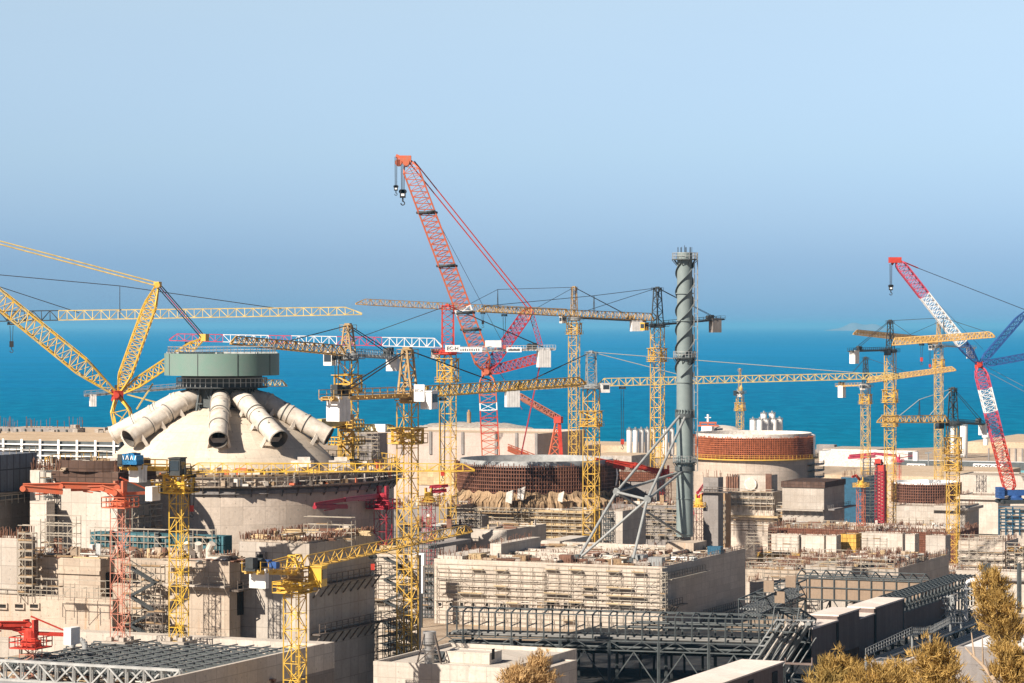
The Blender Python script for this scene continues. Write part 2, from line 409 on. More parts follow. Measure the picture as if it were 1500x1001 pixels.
def hook_set(root, p, drop, r=.07, red=True, k=1.0, ts=1.0):
    t = MB(); t.cbox(p - Z * .9 * ts, 2.2 * ts, 1.6 * ts, .4 * ts, 0); t.cbox(p - Z * .4 * ts, 1.6 * ts, 2.0 * ts, .3 * ts, 0)
    for sx in (-.8 * ts, .8 * ts): t.tube(p + V((sx, -.7 * ts, -.3 * ts)), p + V((sx, .7 * ts, -.3 * ts)), .3 * ts, 8)
    t.build('trolley', M['dark_steel'], root)
    rp = MB()
    for sx in (-.35, .35): rp.tube(p + V((sx, 0, -.9)), p + V((sx * .6, 0, -drop)), r, 5)
    rp.build('hoist_rope', M['cable'], root)
    hb = MB(); q = p - Z * drop
    hb.cbox(q - Z * 1.5 * k, 1.1 * k, .6 * k, 1.7 * k, 0); hb.mi = 1
    hb.tube(q - Z * 1.5 * k, q - Z * 2.2 * k, .12 * k, 6)
    pts = [q + V((.45 * k * math.sin(a), 0, -2.6 * k + .45 * k * math.cos(a))) for a in [i * .62 for i in range(9)]]
    hb.path(pts, .11 * k, 6)
    hb.build('hook_block', [M['red'] if red else M['black'], M['dark_steel']], root)

def cab_part(root, p, along, mat, s=1.0):
    """operator's cab: box with raked glass, window as a sub-part"""
    a = V((along.x, along.y, 0)).normalized(); n = a.cross(Z); c = MB()
    o = p - a * 1.1 * s - n * .8 * s
    c.obox(o, a * 2.2 * s, n * 1.6 * s, Z * 2.3 * s)
    c.obox(o - a * .1 - n * .1 + Z * 2.3 * s, a * (2.2 * s + .2), n * (1.6 * s + .2), Z * .15)
    c.rail([o - n * .7, o - n * .7 + a * 2.2 * s], 1.1, 1, .05)
    ob = c.build('cab', mat, root); g = MB()
    g.obox(o + a * (2.2 * s + .01) + n * .15 * s + Z * .7 * s, a * .05, n * 1.3 * s, Z * 1.3 * s)
    g.obox(o - n * .05 + a * .4 * s + Z * .9 * s, a * 1.6 * s, n * .05, Z * 1.1 * s)
    g.obox(o + n * 1.61 * s + a * .4 * s + Z * .9 * s, a * 1.6 * s, n * .05, Z * 1.1 * s)
    g.build('window', M['glass_dark'], ob)

def mast_parts(root, x, Y, zb, zt, w, mat, climb=(), ladder=True, rz=SITE, thick=1.0, mid=None):
    a = V((math.cos(rz), math.sin(rz), 0)); b = V((-math.sin(rz), math.cos(rz), 0)); base = V((x, Y, zb)); top = V((x, Y, zt))
    m = MB(); n = max(4, int((zt - zb) / (w * .92))); mats = mat if isinstance(mat, list) else [mat]
    m.lattice(base, top, w, n=n, c=max(.12, w * .066) * thick, br=max(.065, w * .038) * thick, up=b, paint=mid)
    if ladder: 
        q = a * (w * .15) + b * (w * .1)
        for s in (-.25, .25): m.bar(base + q + a * s, top + q + a * s, .07)
        z = zb
        while z < zt: m.bar(V((x, Y, z)) + q - a * .25, V((x, Y, z)) + q + a * .25, .06); z += 1.1
    m.build('mast', mats, root)
    f = MB(); f.cbox(base - Z * 1.2, w * 1.9, w * 1.9, 1.2, rz)
    for sx in (-1, 1):
        for sy in (-1, 1): f.cbox(base + a * (sx * w / 2) + b * (sy * w / 2), .7, .7, .5, rz)
    f.build('foundation', M['conc'], root)
    for zc, hh in climb:
        c = MB(); p = V((x, Y, zc)); W2 = w + .9
        c.lattice(p, p + Z * hh, W2, n=max(2, int(hh / 2.2)), c=.3, br=.2, up=b, cross=False)
        for zz in (0, hh):
            for s in (-1, 1):
                c.obox(p + Z * zz + a * (-W2 / 2 - .5) + b * (s * W2 / 2 + (-.5 if s < 0 else -.1)), a * (W2 + 1), b * .6, Z * .12)
                c.obox(p + Z * zz + b * (-W2 / 2) + a * (s * W2 / 2 + (-.5 if s < 0 else -.1)), b * W2, a * .6, Z * .12)
        E = W2 / 2 + .5
        c.rail([p + Z * .1 + a * i + b * j for i, j in ((-E, -E), (E, -E), (E, E), (-E, E), (-E, -E))], 1.2, 1.6, .05)
        c.build('climbing_frame', mats[0], root)

def tower_crane(label, px, Y, zb, ys, w, mast='yellow', apex=None, jib=None, jroot=None, jm='yellow_pale', jpaint=None, jw=1.7, jh=2.0,
                cj=None, cjm='grey_steel', cw=(20, 30), cwm='ballast', peak='dark_steel', peakw=None, pend=(.35, .75), climb=(), trolley=.25, drop=12, post=None,
                cabm='white_dirty', cabside=1, redhook=True, jc=.2, jb=.11, jn=None, extra=None, thick=1.0, jends=(.02, .04), slew='grey_steel', mid=None, mastmats=None, line='cable'):
    x = (px - CX) * Y / F; zs = at(px, ys, Y).z; m1 = Y / F
    root = thing('tower_crane', label, 'tower crane', V((x, Y, zb)), SITE, 'tower cranes over the building site')
    mast_parts(root, x, Y, zb, zs, w, mastmats or M[mast], [(at(px, p, Y).z, h) for p, h in climb], thick=thick, mid=mid)
    s = MB(); p = V((x, Y, zs))
    rs_ = .72 if Y < 420 else 1.0; s.lathe(p, [(0, -.1), (w * .62 * rs_, -.1), (w * .75 * rs_, .3), (w * .75 * rs_, .9), (w * .6 * rs_, 1.3), (0, 1.3)], 16)
    pf = 1.2 if Y < 420 else 1.7; s.cbox(p + Z * .2, w * pf, w * pf, .14); E = w * pf / 2
    s.rail([p + Z * .34 + U * i + W * j for i, j in ((-E, -E), (E, -E), (E, E), (-E, E), (-E, -E))], 1.2, 1.4, .05)
    s.build('slewing_platform', M[slew], root)
    tip = at(*jib); jd = tip - p; jd2 = V((jd.x, jd.y, 0)).normalized(); nrm = jd2.cross(Z)
    a = p + jd2 * (w * .5) + Z * 1.4
    if jroot: a.z = at(px, jroot, Y).z
    if apex is not None:
        za = at(px, apex, Y).z; t = MB(); pw = peakw or w * .9
        t.lattice(p + Z * 1.2, V((x, Y, za)), pw, wb=pw * .33, n=max(4, int((za - zs) / 1.9)), c=.26, br=.14, up=jd2)
        t.cbox(V((x, Y, za - .3)), 1.0, 1.0, .7); t.cbox(V((x, Y, za - 1.1)), pw * .9, pw * .9, .12)
        E = pw * .55; t.rail([V((x, Y, za - 1)) + U * i + W * j for i, j in ((-E, -E), (E, -E), (E, E), (-E, E), (-E, -E))], 1.1, 1.2, .05)
        t.build('tower_peak', M[peak], root)
    j = MB(); L = (tip - a).length
    n = jn or max(8, int(L / 1.9))
    j.lattice(a, tip, jw, jh, wb=jw * .85, hb=jh * .75, n=n, c=jc, br=jb, tri=True, paint=jpaint, ends=jends)
    nm = jm if isinstance(jm, list) else [jm]
    j.build('jib', [M[q] for q in nm], root)
    if trolley is not None: hook_set(root, a + (tip - a) * trolley - Z * .2, drop, red=redhook, k=.45 if Y < 420 else .8, ts=.5 if Y < 420 else .8)
    if cabm:
        cab_part(root, p + jd2 * (w * .5 + 1.4) + nrm * (w * .5 * cabside + 1.0 * cabside) + Z * -.9, jd2, M[cabm])
    if cj:
        e = at(*cj); d = e - (p + Z * 1.0); d2 = V((d.x, d.y, 0)).normalized(); n2 = d2.cross(Z); k = MB(); st = p + Z * .9 + d2 * (w * .5); e2 = e
        for sx in (-.8, .8): k.bar(st + n2 * sx, e2 + n2 * sx, .28, .5)
        nn = max(4, int((e2 - st).length / 1.6))
        for i in range(nn + 1):
            q = st + (e2 - st) * (i / nn); k.bar(q - n2 * 1.2, q + n2 * 1.2, .14)
            if i < nn: k.bar(q - n2 * .8, st + (e2 - st) * ((i + 1) / nn) + n2 * .8, .1)
        k.obox(st - n2 * .6 + Z * .26, e2 - st, n2 * 1.2, Z * .06)
        for sx in (-1.25, 1.25): k.rail([st + n2 * sx, e2 + n2 * sx], 1.15, 1.5, .05)
        k.build('counter_jib', M[cjm], root)
        wn = MB(); q = st + (e2 - st) * .72
        wn.obox(q - n2 * .7 + Z * .3, d2 * 2.6, n2 * 1.4, Z * .3); wn.tube(q - n2 * .6 + d2 * .8 + Z * 1.1, q + n2 * .6 + d2 * .8 + Z * 1.1, .6, 10)
        wn.obox(q + d2 * 1.7 - n2 * .5 + Z * .6, d2 * 1.0, n2 * 1.0, Z * 1.2); wn.build('hoist_winch', M['dark_steel'], root)
        cwW, cwH = cw[0] * m1, cw[1] * m1; c = MB(); q = e2 - d2 * (cwW * .5 + 1.2)
        ns = max(3, int(cwW / .6))
        for i in range(ns):
            c.obox(q - d2 * (cwW / 2) + d2 * (cwW * i / ns) - n2 * 1.1 - Z * (cwH - .1), d2 * (cwW / ns - .06), n2 * 2.2, Z * cwH)
        c.obox(q - d2 * (cwW / 2 + .05) - n2 * 1.15 + Z * .05 , d2 * (cwW + .1), n2 * 2.3, Z * .25)
        c.build('counterweight', M[cwm], root)
        if apex is not None:
            for sx in (-.6, .6):
                l = MB(); l.tube(V((x, Y, za)) + n2 * sx * .4, q + n2 * sx + Z * .5, .09, 5); l.build('tie_bar', M['cable'], root)
    if apex is not None:
        top = V((x, Y, za)); prev = top
        if post is not None:                          # tie carried over a post standing on the jib
            f, hgt = post; b0 = a + (tip - a) * f; b1 = b0 + Z * hgt
            pm = MB()
            for sx in (-.4, .4): pm.bar(b0 + nrm * sx, b1, .14)
            pm.build('tie_post', M['dark_steel'], root)
            l = MB(); l.tube(top, b1, .09, 5); l.tube(b1, a + (tip - a) * pend[-1] + Z * 1.6, .09, 5); l.build('tie_bar', M[line], root)
            for f in pend[:-1]:
                l = MB(); l.tube(top, a + (tip - a) * f + Z * 1.6, .09, 5); l.build('tie_bar', M[line], root)
        else:
            for f in pend:
                l = MB(); l.tube(top, a + (tip - a) * f + Z * 1.6, .09, 5); l.build('tie_bar', M[line], root)
    return root, p, jd2, nrm, a, tip

rw = lambda ts: (lambda t: next(i for lim, i in ts if t <= lim))
# the red and white flat crane in the middle
T = tower_crane('tall yellow masted crane with red and white banded jib and EC-H board', 656, 730, 0, 520, 3.2, apex=448, peak='red', peakw=2.9, jib=(248, 499, 722), jroot=509,
    jm=['white', 'pink_red'], jpaint=rw([(.235, 0), (.39, 1), (.565, 0), (.64, 1), (.80, 0), (1, 1)]), jw=1.9, jh=2.3, cj=(812, 512, 738), cjm='white_dirty', cw=(19, 27), pend=(.32,), climb=((560, 6),), trolley=.93, drop=6, jends=(.02, .02), slew='red')
root, p, jd2, nrm, a, tip = T
b = MB(); bc = at(663, 511, 726); bx = -jd2
b.obox(bc - bx * 1.9 - Z * .8 - V((0, .15, 0)), bx * 3.8, V((0, .25, 0)), Z * 1.7); bo = b.build('sign_board', M['white'], root)
sign_text('EC-H', 1.35, bc + V((0, -.19, .02)), bx, M['black'], bo)
b = MB(); bc = at(722, 504, 732); b.obox(bc - bx * 2 - Z * .9, bx * 4.2, V((0, 2, 0)), Z * 1.8); b.build('switch_cabin', M['white'], root)
for q0, q1 in ((672, 706), (742, 764)):
    b = MB(); c0 = at(q0, 516, 726); c1 = at(q1, 516, 726); b.obox(c0, V((c1.x - c0.x, 0, 0)), V((0, .12, 0)), Z * 1.2); bo = b.build('banner', M['white'], root)
    b = MB(); [b.obox(c0 + V((.4 + i * (c1.x - c0.x - .8) / 9, -.05, .3)), V((.28, 0, 0)), V((0, .04, 0)), Z * (.6 if i % 3 else .45)) for i in range(9)]; b.build('lettering', M['slate_steel'], bo)
# the crane on the left gable of the scaffolded hall
T = tower_crane('large yellow crane standing before the left bay of the scaffolded hall', 597, 375, 17, 590, 2.1, mast='yellow', apex=513, peak='brown_steel', peakw=1.9,
    jib=(858, 563, 440), jroot=584, jm='yellow', jw=1.3, jh=1.5, jc=.15, jb=.085, cj=(478, 585, 362), cjm='orange_brown', cw=(25, 33), pend=(.42,), climb=((650, 2.0),), trolley=.16, drop=10, cabm='white', slew='brown_steel')
root, p, jd2, nrm, a, tip = T
b = MB(); bc = at(614, 576, 371); b.obox(bc - U * .75 - Z * 1.1, U * 1.5, W * .2, Z * 2.2); bo = b.build('sign_board', M['white'], root); sign_text('EC-H', .52, bc - W * .03 + Z * .3, U, M['black'], bo)
# crane between the hall and the second reactor
tower_crane('yellow crane with boxy grey masthead and white cab beside the second reactor ring', 866, 742, 0, 570, 3.3, apex=516, peak='grey_steel', peakw=2.4, jib=(1324, 554, 760), jroot=566, jm='yellow_pale', jw=1.6, jh=2.0,
    cj=(734, 573, 735), cjm='orange_brown', cw=(20, 24), pend=(.30, .86), climb=((625, 4),), trolley=.08, drop=14, line='cable_pale', cabm='ballast')
# the two long jibs above the horizon
tower_crane('yellow crane with the longest ochre jib reaching left over the giant red crane', 841, 1010, 0, 470, 3.1, apex=421, peak='brown_steel', peakw=1.8, jib=(521, 446, 960), jroot=464, jm='orange_brown', jw=2.0, jh=2.6, cj=(945, 471, 1020), cjm='dark_steel', cw=(18, 15), pend=(.18, .5), post=(.35, 8), climb=((490, 4),), trolley=.42, drop=3, jc=.22, jb=.12, redhook=False)
tower_crane('yellow crane half hidden by the vent stack with dark counter jib and grey counterweight', 963, 868, 0, 480, 3.3, apex=422, peak='dark_steel', peakw=2.6, jib=(700, 457, 800), jroot=470, jm='orange_brown', jw=1.8, jh=2.2, cj=(1059, 468, 880), cjm='dark_steel', cw=(16, 20), cwm='conc_grey', pend=(.42, .98), post=(.36, 6.5), climb=((530, 4),), trolley=.86, drop=9, jc=.2, jb=.12, slew='dark_steel', cabm='yellow')
# the crane whose mast stands outside the picture at left
tower_crane('pale yellow crane jib entering from the left edge above the yellow crawler crane', -75, 640, 0, 474, 3.2, apex=396, jib=(530, 461, 650), jroot=472, jm=['dark_steel', 'yellow_pale'], jpaint=rw([(.255, 0), (1, 1)]), jw=1.8, jh=2.3, cj=(-140, 476, 640), pend=(.30, .80), post=(.40, 7.5), climb=(), trolley=.135, drop=4.5, jc=.22, jb=.13, redhook=False)
# crane right behind the dome
tower_crane('yellow crane behind the big dome with short brown jib over the green ring', 510, 500, 0, 528, 2.6, apex=477, peak='brown_steel', peakw=2.0, jib=(338, 504, 455), jroot=521, jm='orange_brown', jw=1.5, jh=1.7, cj=(583, 525, 520), cjm='galv', cw=(14, 20), pend=(.5,), climb=((575, 3),), trolley=.08, drop=7, cabm='ballast')
# right-hand group
tower_crane('tallest yellow crane at right with dark counter jib ending in a white slab', 1304, 1010, 0, 517, 3.3, apex=470, peak='dark_steel', peakw=2.2, jib=(1457, 494, 940), jroot=506, jm='orange_brown', jw=2.0, jh=2.5, cj=(1246, 515, 985), cjm='dark_steel', cw=(13, 18), pend=(.25, .95), post=(.52, 8), climb=((590, 4.5), (625, 4)), trolley=.3, drop=5, jc=.28, jb=.17, slew='dark_steel', cabm='dark_steel')
tower_crane('slimmer yellow crane behind it whose ochre jib points left above the sea', 1375, 1230, 0, 510, 3.1, apex=472, peak='brown_steel', peakw=2.0, jib=(1250, 490, 1120), jroot=504, jm='orange_brown', jw=2.0, jh=2.6, cj=(1427, 510, 1250), cjm='galv', cw=(11, 16), pend=(.4,), post=None, climb=((540, 4),), trolley=.1, drop=9, jc=.28, jb=.17)
tower_crane('shortest yellow crane at right with low jib and a silo behind its counter jib', 1396, 880, 0, 624, 3.3, apex=569, peak='dark_steel', peakw=2.2, jib=(1285, 619, 860), jroot=619, jm='orange_brown', jw=1.9, jh=2.3, cj=(1443, 622, 905), cjm='dark_steel', cw=(9, 16), pend=(.3, .72), post=(.42, 7), climb=((665, 5), (690, 4)), trolley=None, jc=.28, jb=.17, slew='dark_steel', cabm='black', line='cable_pale')
tower_crane('yellow crane left of the crimson hoist mast with rust coloured jib', 1268, 1180, 0, 568, 3.1, apex=524, peak='dark_steel', peakw=2.2, jib=(1400, 543, 1090), jroot=561, jm='orange_brown', jw=1.9, jh=2.3, cj=(1226, 566, 1190), cjm='orange_brown', cw=(9, 17), pend=(.5,), climb=((592, 4),), trolley=.22, drop=10, jc=.26, jb=.16, redhook=False)
tower_crane('small far yellow crane seen end on above the third reactor', 1084, 1420, 0, 577, 3.0, apex=541, peak='brown_steel', peakw=1.9, jib=(1086, 569, 1370), jroot=572, jm='yellow_pale', jw=1.8, jh=2.0, cj=(1083, 572, 1445), cw=(8, 10), pend=(.5,), climb=((602, 4),), trolley=None, cabm='dark_steel')
# flat top crane on the annex in front of the first reactor
T = tower_crane('yellow flat top crane before the dome with blue wrapped winch platform', 262, 352, 44.0, 698, 1.75, mast='yellow_bright', apex=None, jib=(695, 690, 358), jroot=692, jm='yellow_bright', jw=1.1, jh=1.15, jn=24, cj=(183, 686, 347), cjm='yellow', cw=(15, 22), cwm='ballast', climb=((722, 2.2),), trolley=.02, drop=4, cabm=None, jc=.12, jb=.065, slew='brown_steel')
root, p, jd2, nrm, a, tip = T
b = MB(); c0 = at(195, 672, 346)
b.cbox(c0 - Z * .7, 2.0, 1.7, .5)
for i_ in range(5): b.cbox(c0 + U * (-.8 + .4 * i_) + V((rnd(-.05, .05), rnd(-.2, .2), -.2)), .46, rnd(1.2, 1.7), rnd(.6, 1.0), SITE + rnd(-.2, .2)); bo = b.build('winch_cover', M['blue_sheet'], root)
k = MB()
for i, dx in enumerate((-.75, -.45, -.1, .2, .5, .8)):
    q = c0 + U * dx - W * .93; k.bar(q + Z * -.1, q + U * (.16 if i % 2 else -.12) + Z * .4, .08)
k.build('white_marking', M['white'], bo)
cab_part(root, p + V((0, -1.5, .2)), V((-.3, -1, 0)), M['dark_steel'], .9)
# nearest crane with its jib swung away to the right
T = tower_crane('nearest yellow crane with yellow cab and blue winch on its short counter jib', 432, 328, 25, 850, 1.95, mast='yellow_bright', apex=None, jib=(692, 779, 405), jroot=836, jm='yellow', jw=1.2, jh=1.45, jn=22, cj=(368, 838, 320), cjm='yellow', cw=(9, 26), cwm='ballast', climb=((868, 1.0),), trolley=.38, drop=1.2, cabm='yellow_bright', cabside=1, jc=.13, jb=.07, slew='brown_steel')
root, p, jd2, nrm, a, tip = T
b = MB(); q = at(388, 832, 322); b.cbox(q, 1.4, .9, .9); b.cbox(q + U * 1.2, .9, .8, .7); b.build('winch_cover', M['blue'], root)
t = MB(); t.lattice(p + Z * 1.2, p + Z * 2.9, 1.5, wb=.9, n=2, c=.15, br=.1, up=W); t.build('tower_peak', M['yellow_bright'], root)
for s in (-.5, .5):
    l = MB(); l.tube(p + Z * 2.8 + nrm * s, at(376, 829, 321) + nrm * s, .07, 5); l.build('tie_bar', M['yellow'], root)

# ---------------------------------------------------------------- concrete placing booms on lattice masts
def placing_boom(label, px, Y, zb, ytop, w, mm, bm, folds, arm=None, cwt=None, top=None, plat=True, bw=.55):
    """folds: list of polylines [(px,py,Y),...] of the folded boom; arm: end of the counter arm; cwt: its slab in pixels"""
    x = (px - CX) * Y / F; zt = at(px, ytop, Y).z; k = Y / F; top = top or bm
    root = thing('concrete_placing_boom', label, 'placing boom', V((x, Y, zb)), SITE, 'concrete placing booms on lattice masts')
    mast_parts(root, x, Y, zb, zt, w, M[mm], thick=.8)
    p = V((x, Y, zt)); t = MB()
    t.lathe(p, [(0, -.2), (w * .62, -.2), (w * .62, .5), (w * .45, .7), (w * .45, 1.7), (w * .3, 2.0), (0, 2.0)], 14)
    for s in (-1, 1): t.obox(p + U * (s * w * .32 - .15) - W * .5 + Z * 1.5, U * .3, W * 1.0, Z * 1.5)
    t.build('turntable', M[top], root)
    if plat:
        f = MB(); E = w * .95; f.cbox(p - Z * .35, E * 2, E * 2, .15)
        f.rail([p - Z * .2 + U * i + W * j for i, j in ((-E, -E), (E, -E), (E, E), (-E, E), (-E, -E))], 1.2, 1.0, .07)
        f.build('platform', M[top], root)
    for pts in folds:
        b = MB(); P_ = [at(*q) for q in pts]; L = len(P_)
        for i, (u, v) in enumerate(zip(P_, P_[1:])):
            ww = bw * (1 - .45 * i / max(1, L - 1)); b.bar(u, v, ww, ww * 1.25); b.tube(u + V((0, -ww * .6, ww * .8)), v + V((0, -ww * .6, ww * .8)), .12, 6)
            b.tube(u - V((0, ww * .8, 0)), u + V((0, ww * .8, 0)), ww * .75, 10)
            m1 = u + (v - u) * .3; m2 = u + (v - u) * .62; b.bar(m1 - Z * ww * 1.2, m2 - Z * ww * .7, .16)
        b.build('boom_section', M[bm], root)
    if arm:
        e = at(*arm); b = MB(); st = p + Z * 1.4
        for s in (-.45, .45): b.bar(st + W * s, e + W * s, .25, .35)
        b.bar(p + Z * 3.4, e + Z * .3, .18)
        n = max(3, int((e - st).length / 1.3))
        for i in range(n): b.bar(st + (e - st) * (i / n) - W * .45, st + (e - st) * ((i + 1) / n) + W * .45, .1)
        b.build('counter_arm', M[bm], root)
        if cwt:
            q = e; c = MB(); ww, hh = cwt[0] * k, cwt[1] * k
            for i in range(2): c.obox(q + U * (i * ww / 2) - W * 1.0 - Z * hh * .55, U * (ww / 2 - .05), W * 2.0, Z * hh)
            c.build('counterweight', M['white'], root)
    return root
placing_boom('red placing boom on a faded pink mast before the left annex with white slab counterweight', 176, 352, 44, 740, 1.75, 'salmon', 'orange_red',
    [[(172, 714, 352), (90, 712, 350), (34, 713, 349)], [(34, 716, 349), (92, 721, 350)], [(168, 722, 351), (150, 716, 351), (104, 717, 351)]], arm=(219, 722, 354), cwt=(12, 21), bw=.5)
placing_boom('bright red placing boom in the bottom left corner', 45, 336, 41, 945, 1.9, 'salmon', 'red',
    [[(42, 915, 336), (0, 915, 335), (-60, 913, 334)], [(40, 926, 336), (20, 921, 336), (-40, 917, 335)]], arm=(100, 930, 337), cwt=(13, 25), bw=.42)
placing_boom('crimson placing boom in the shade right of the first reactor', 561, 417, 9, 742, 1.95, 'crimson', 'crimson',
    [[(556, 727, 417), (505, 733, 398), (461, 740, 390)], [(461, 743, 390), (508, 743, 398)]], arm=None, bw=.38)
placing_boom('dark placing boom with yellow turntable between the two yellow masts', 628, 690, 0, 733, 2.4, 'crimson', 'crimson', [[(631, 714, 690), (645, 713, 690), (656, 712, 691)], [(633, 721, 690), (654, 719, 691)]], top='yellow')
placing_boom('red placing boom folded over the second reactor ring', 975, 770, 0, 698, 2.4, 'red', 'red', [[(972, 691, 770), (925, 684, 768), (872, 673, 765)], [(872, 676, 765), (915, 687, 767)], [(968, 694, 769), (930, 681, 768), (900, 677, 767)]], arm=None, bw=.75)
placing_boom('red masted placing boom right of the vent stack foot with yellow turntable', 1024, 745, 0, 741, 2.2, 'crimson', 'crimson', [[(1022, 722, 745), (1034, 706, 745), (1046, 704, 746)], [(1024, 728, 745), (1046, 716, 746)]], top='yellow')
placing_boom('orange placing boom by the teal shaded wall of the third reactor', 1261, 960, 0, 712, 2.4, 'orange_red', 'red', [[(1259, 702, 960), (1254, 697, 958), (1248, 699, 957)]], top='yellow')
placing_boom('far red placing boom near the shore behind the round tank', 1315, 1250, 0, 676, 2.4, 'red', 'pink_red', [[(1312, 668, 1250), (1280, 665, 1248), (1244, 668, 1246)], [(1244, 671, 1246), (1282, 669, 1248)]], arm=(1338, 668, 1255), cwt=(7, 13), bw=.8)
# enclosed red mast beside the fourth reactor
x = (1290 - CX) * 1000 / F; root = thing('mast_hoist', 'tall solid crimson hoist mast touching the yellow crane mast', 'hoist', V((x, 1000, 3)), SITE)
mm_ = MB(); mm_.lattice(V((x, 1000, 3)), at(1290, 690, 1000), 3.0, n=24, c=.42, br=.26, cross=True, up=W); mm_.build('mast', M['crimson'], root)
mm_ = MB(); mm_.cbox(at(1290, 690, 1000), 3.0, 3.0, 2.2); mm_.lattice(at(1290, 682, 1000), at(1284, 676, 1000), 2.2, wb=1.2, n=3, c=.5, br=.3); mm_.cbox(at(1287, 679, 999), 2.2, 2.2, 1.4); mm_.build('head', M['red'], root)

# yellow girder machine on posts behind the dome
root = thing('placing_boom', 'squat yellow boom with thick girder and railed platforms right of the dome', 'placing boom', atz(508, 470, 1), SITE)
m_ = MB(); m_.lattice(atz(508, 470, 1), at(508, 632, 470), 2.0, n=30, c=.4, br=.25); m_.build('mast', M['yellow'], root)
for py_, s_ in ((652, 3.1), (627, 2.9)):
    m_ = MB(); q = at(508, py_, 470); m_.cbox(q, s_ * 1.5, s_ * 1.3, .2); E = s_ * .72; m_.rail([q + U * i + W * j for i, j in ((-E, -E), (E, -E), (E, E), (-E, E), (-E, -E))], 1.3, .9, .1); m_.build('platform', M['yellow'], root)
m_ = MB(); m_.cbox(at(508, 630, 470), 1.8, 1.8, 2.6); m_.build('turntable', M['brown_steel'], root)
m_ = MB(); m_.bar(at(505, 618, 470), at(466, 620, 462), 1.3, 1.3); m_.bar(at(505, 612, 470), at(485, 616, 466), .8, 1.2); m_.build('box_girder', M['yellow_pale'], root)
m_ = MB(); m_.lattice(at(512, 632, 470), at(582, 632, 480), 1.0, 1.1, n=11, c=.22, br=.14, tri=True, ends=(0, .12)); m_.build('lattice_boom', M['yellow_pale'], root)
m_ = MB(); m_.cbox(at(555, 633, 475), 2.6, .5, 1.3); m_.build('white_board', M['white'], root)

# ---------------------------------------------------------------- crawler cranes
def boom(root, a, b, w, n, mats, name='boom', paintf=None, ends=(.08, .06), c=.34, br=.17, cross=False, up=None, wb=None):
    m = MB(); m.lattice(a, b, w, wb=wb, n=n, c=c, br=br, cross=cross, paint=paintf, ends=ends, up=up or V((0, 1, .0)))
    return m.build(name, [M[q] for q in mats], root)
def hub(root, p, r, mat):
    m = MB(); m.tube(p - V((0, 2, 0)), p + V((0, 2, 0)), r * .55, 12); m.cbox(p - Z * r * .8, r * 1.6, r * 1.6, r * 1.6, .5)
    m.bar(p - V((r, 0, r)), p + V((r, 0, r)), .5); m.bar(p + V((-r, 0, r)), p + V((r, 0, -r)), .5); m.build('boom_joint', M[mat], root)
def guy(root, a, b, r=.1, mat='cable', n=1, sep=.6, name='guy_line'):
    for i in range(n):
        o = V((0, (i - (n - 1) / 2) * sep * 1.5, (i - (n - 1) / 2) * sep)); m = MB(); m.tube(a + o, b + o, r, 5); m.build(name, M[mat], root)
def load_block(root, p, drop, k, r=.12):
    m = MB()
    for s in (-.5, 0, .5): m.tube(p + V((s * k, 0, 0)), p + V((s * k * .8, 0, -drop)), r, 5)
    m.build('hoist_rope', M['cable'], root); q = p - Z * drop; m = MB()
    m.cbox(q - Z * 1.8 * k, 1.8 * k, 1.2 * k, 2.0 * k, 0)
    for s in (-.55, 0, .55): m.tube(q + V((s * k, -.7 * k, .2 * k)), q + V((s * k, .7 * k, .2 * k)), .7 * k, 10)
    m.mi = 1; m.cbox(q - Z * 1.2 * k - V((0, .62 * k, 0)), 1.0 * k, .1, 1.0 * k, 0); m.mi = 0
    m.tube(q - Z * 1.8 * k, q - Z * 3.0 * k, .25 * k, 8)
    m.path([q + V((.6 * k * math.sin(t), 0, -3.5 * k + .6 * k * math.cos(t))) for t in [i * .6 for i in range(9)]], .2 * k, 6)
    m.build('hook_block', [M['black'], M['white']], root)

def crawler_base(root, p, s, mat, rz):
    a = V((math.cos(rz), math.sin(rz), 0)); b = V((-math.sin(rz), math.cos(rz), 0))
    for q in (-1, 1):
        m = MB(); o = p + b * (q * 4.2 * s) - a * 6 * s
        m.obox(o - b * .9 * s + Z * .3, a * 12 * s, b * 1.8 * s, Z * 1.5 * s)
        for e in (0, 12): m.tube(o + a * (e * s) - b * .9 * s + Z * 1.05 * s, o + a * (e * s) + b * .9 * s + Z * 1.05 * s, .9 * s, 12)
        m.build('crawler_track', M['dark_steel'], root)
    m = MB(); m.cbox(p + Z * 1.6 * s, 4 * s, 7.4 * s, 1.0 * s, rz); m.lathe(p + Z * 2.6 * s, [(2.6 * s, 0), (2.6 * s, .8 * s), (0, .8 * s)], 20)
    m.cbox(p + Z * 3.4 * s, 11 * s, 3.6 * s, 2.2 * s, rz); m.build('superstructure', M[mat], root)
    m = MB()
    for i in range(4): m.cbox(p - a * 6.2 * s + Z * (2.4 + 1.1 * i) * s, 2.2 * s, 6 * s, 1.0 * s, rz)
    m.build('counterweight', M[mat], root)

# giant orange red crane in the middle
Yr = 905
root = thing('crawler_crane', 'giant orange red lattice boom crane rising far above all the others', 'crawler crane', atz(724, Yr, 0), .2, 'lattice boom crawler cranes')
crawler_base(root, atz(724, Yr, 0), 1.3, 'red', .2)
Hb = at(713, 545, Yr)
boom(root, atz(727, Yr, 5), Hb, 5.8, 26, ['orange_red', 'white', 'red'], 'main_boom', rw([(.70, 0), (.80, 2), (.84, 1), (1, 0)]), ends=(.06, .05), wb=5.2)
boom(root, Hb, at(596, 233, Yr - 5), 5.0, 36, ['red', 'orange_red', 'white'], 'luffing_jib', rw([(.29, 1), (.31, 2), (1, 1)]), ends=(.05, .05), c=.40, br=.17, cross=True)
boom(root, Hb + Z * .5, at(777, 452, Yr + 3), 3.6, 14, ['crimson', 'orange_red'], 'rear_strut', rw([(.86, 0), (1, 1)]), ends=(.1, .1), c=.34, br=.18, cross=True)
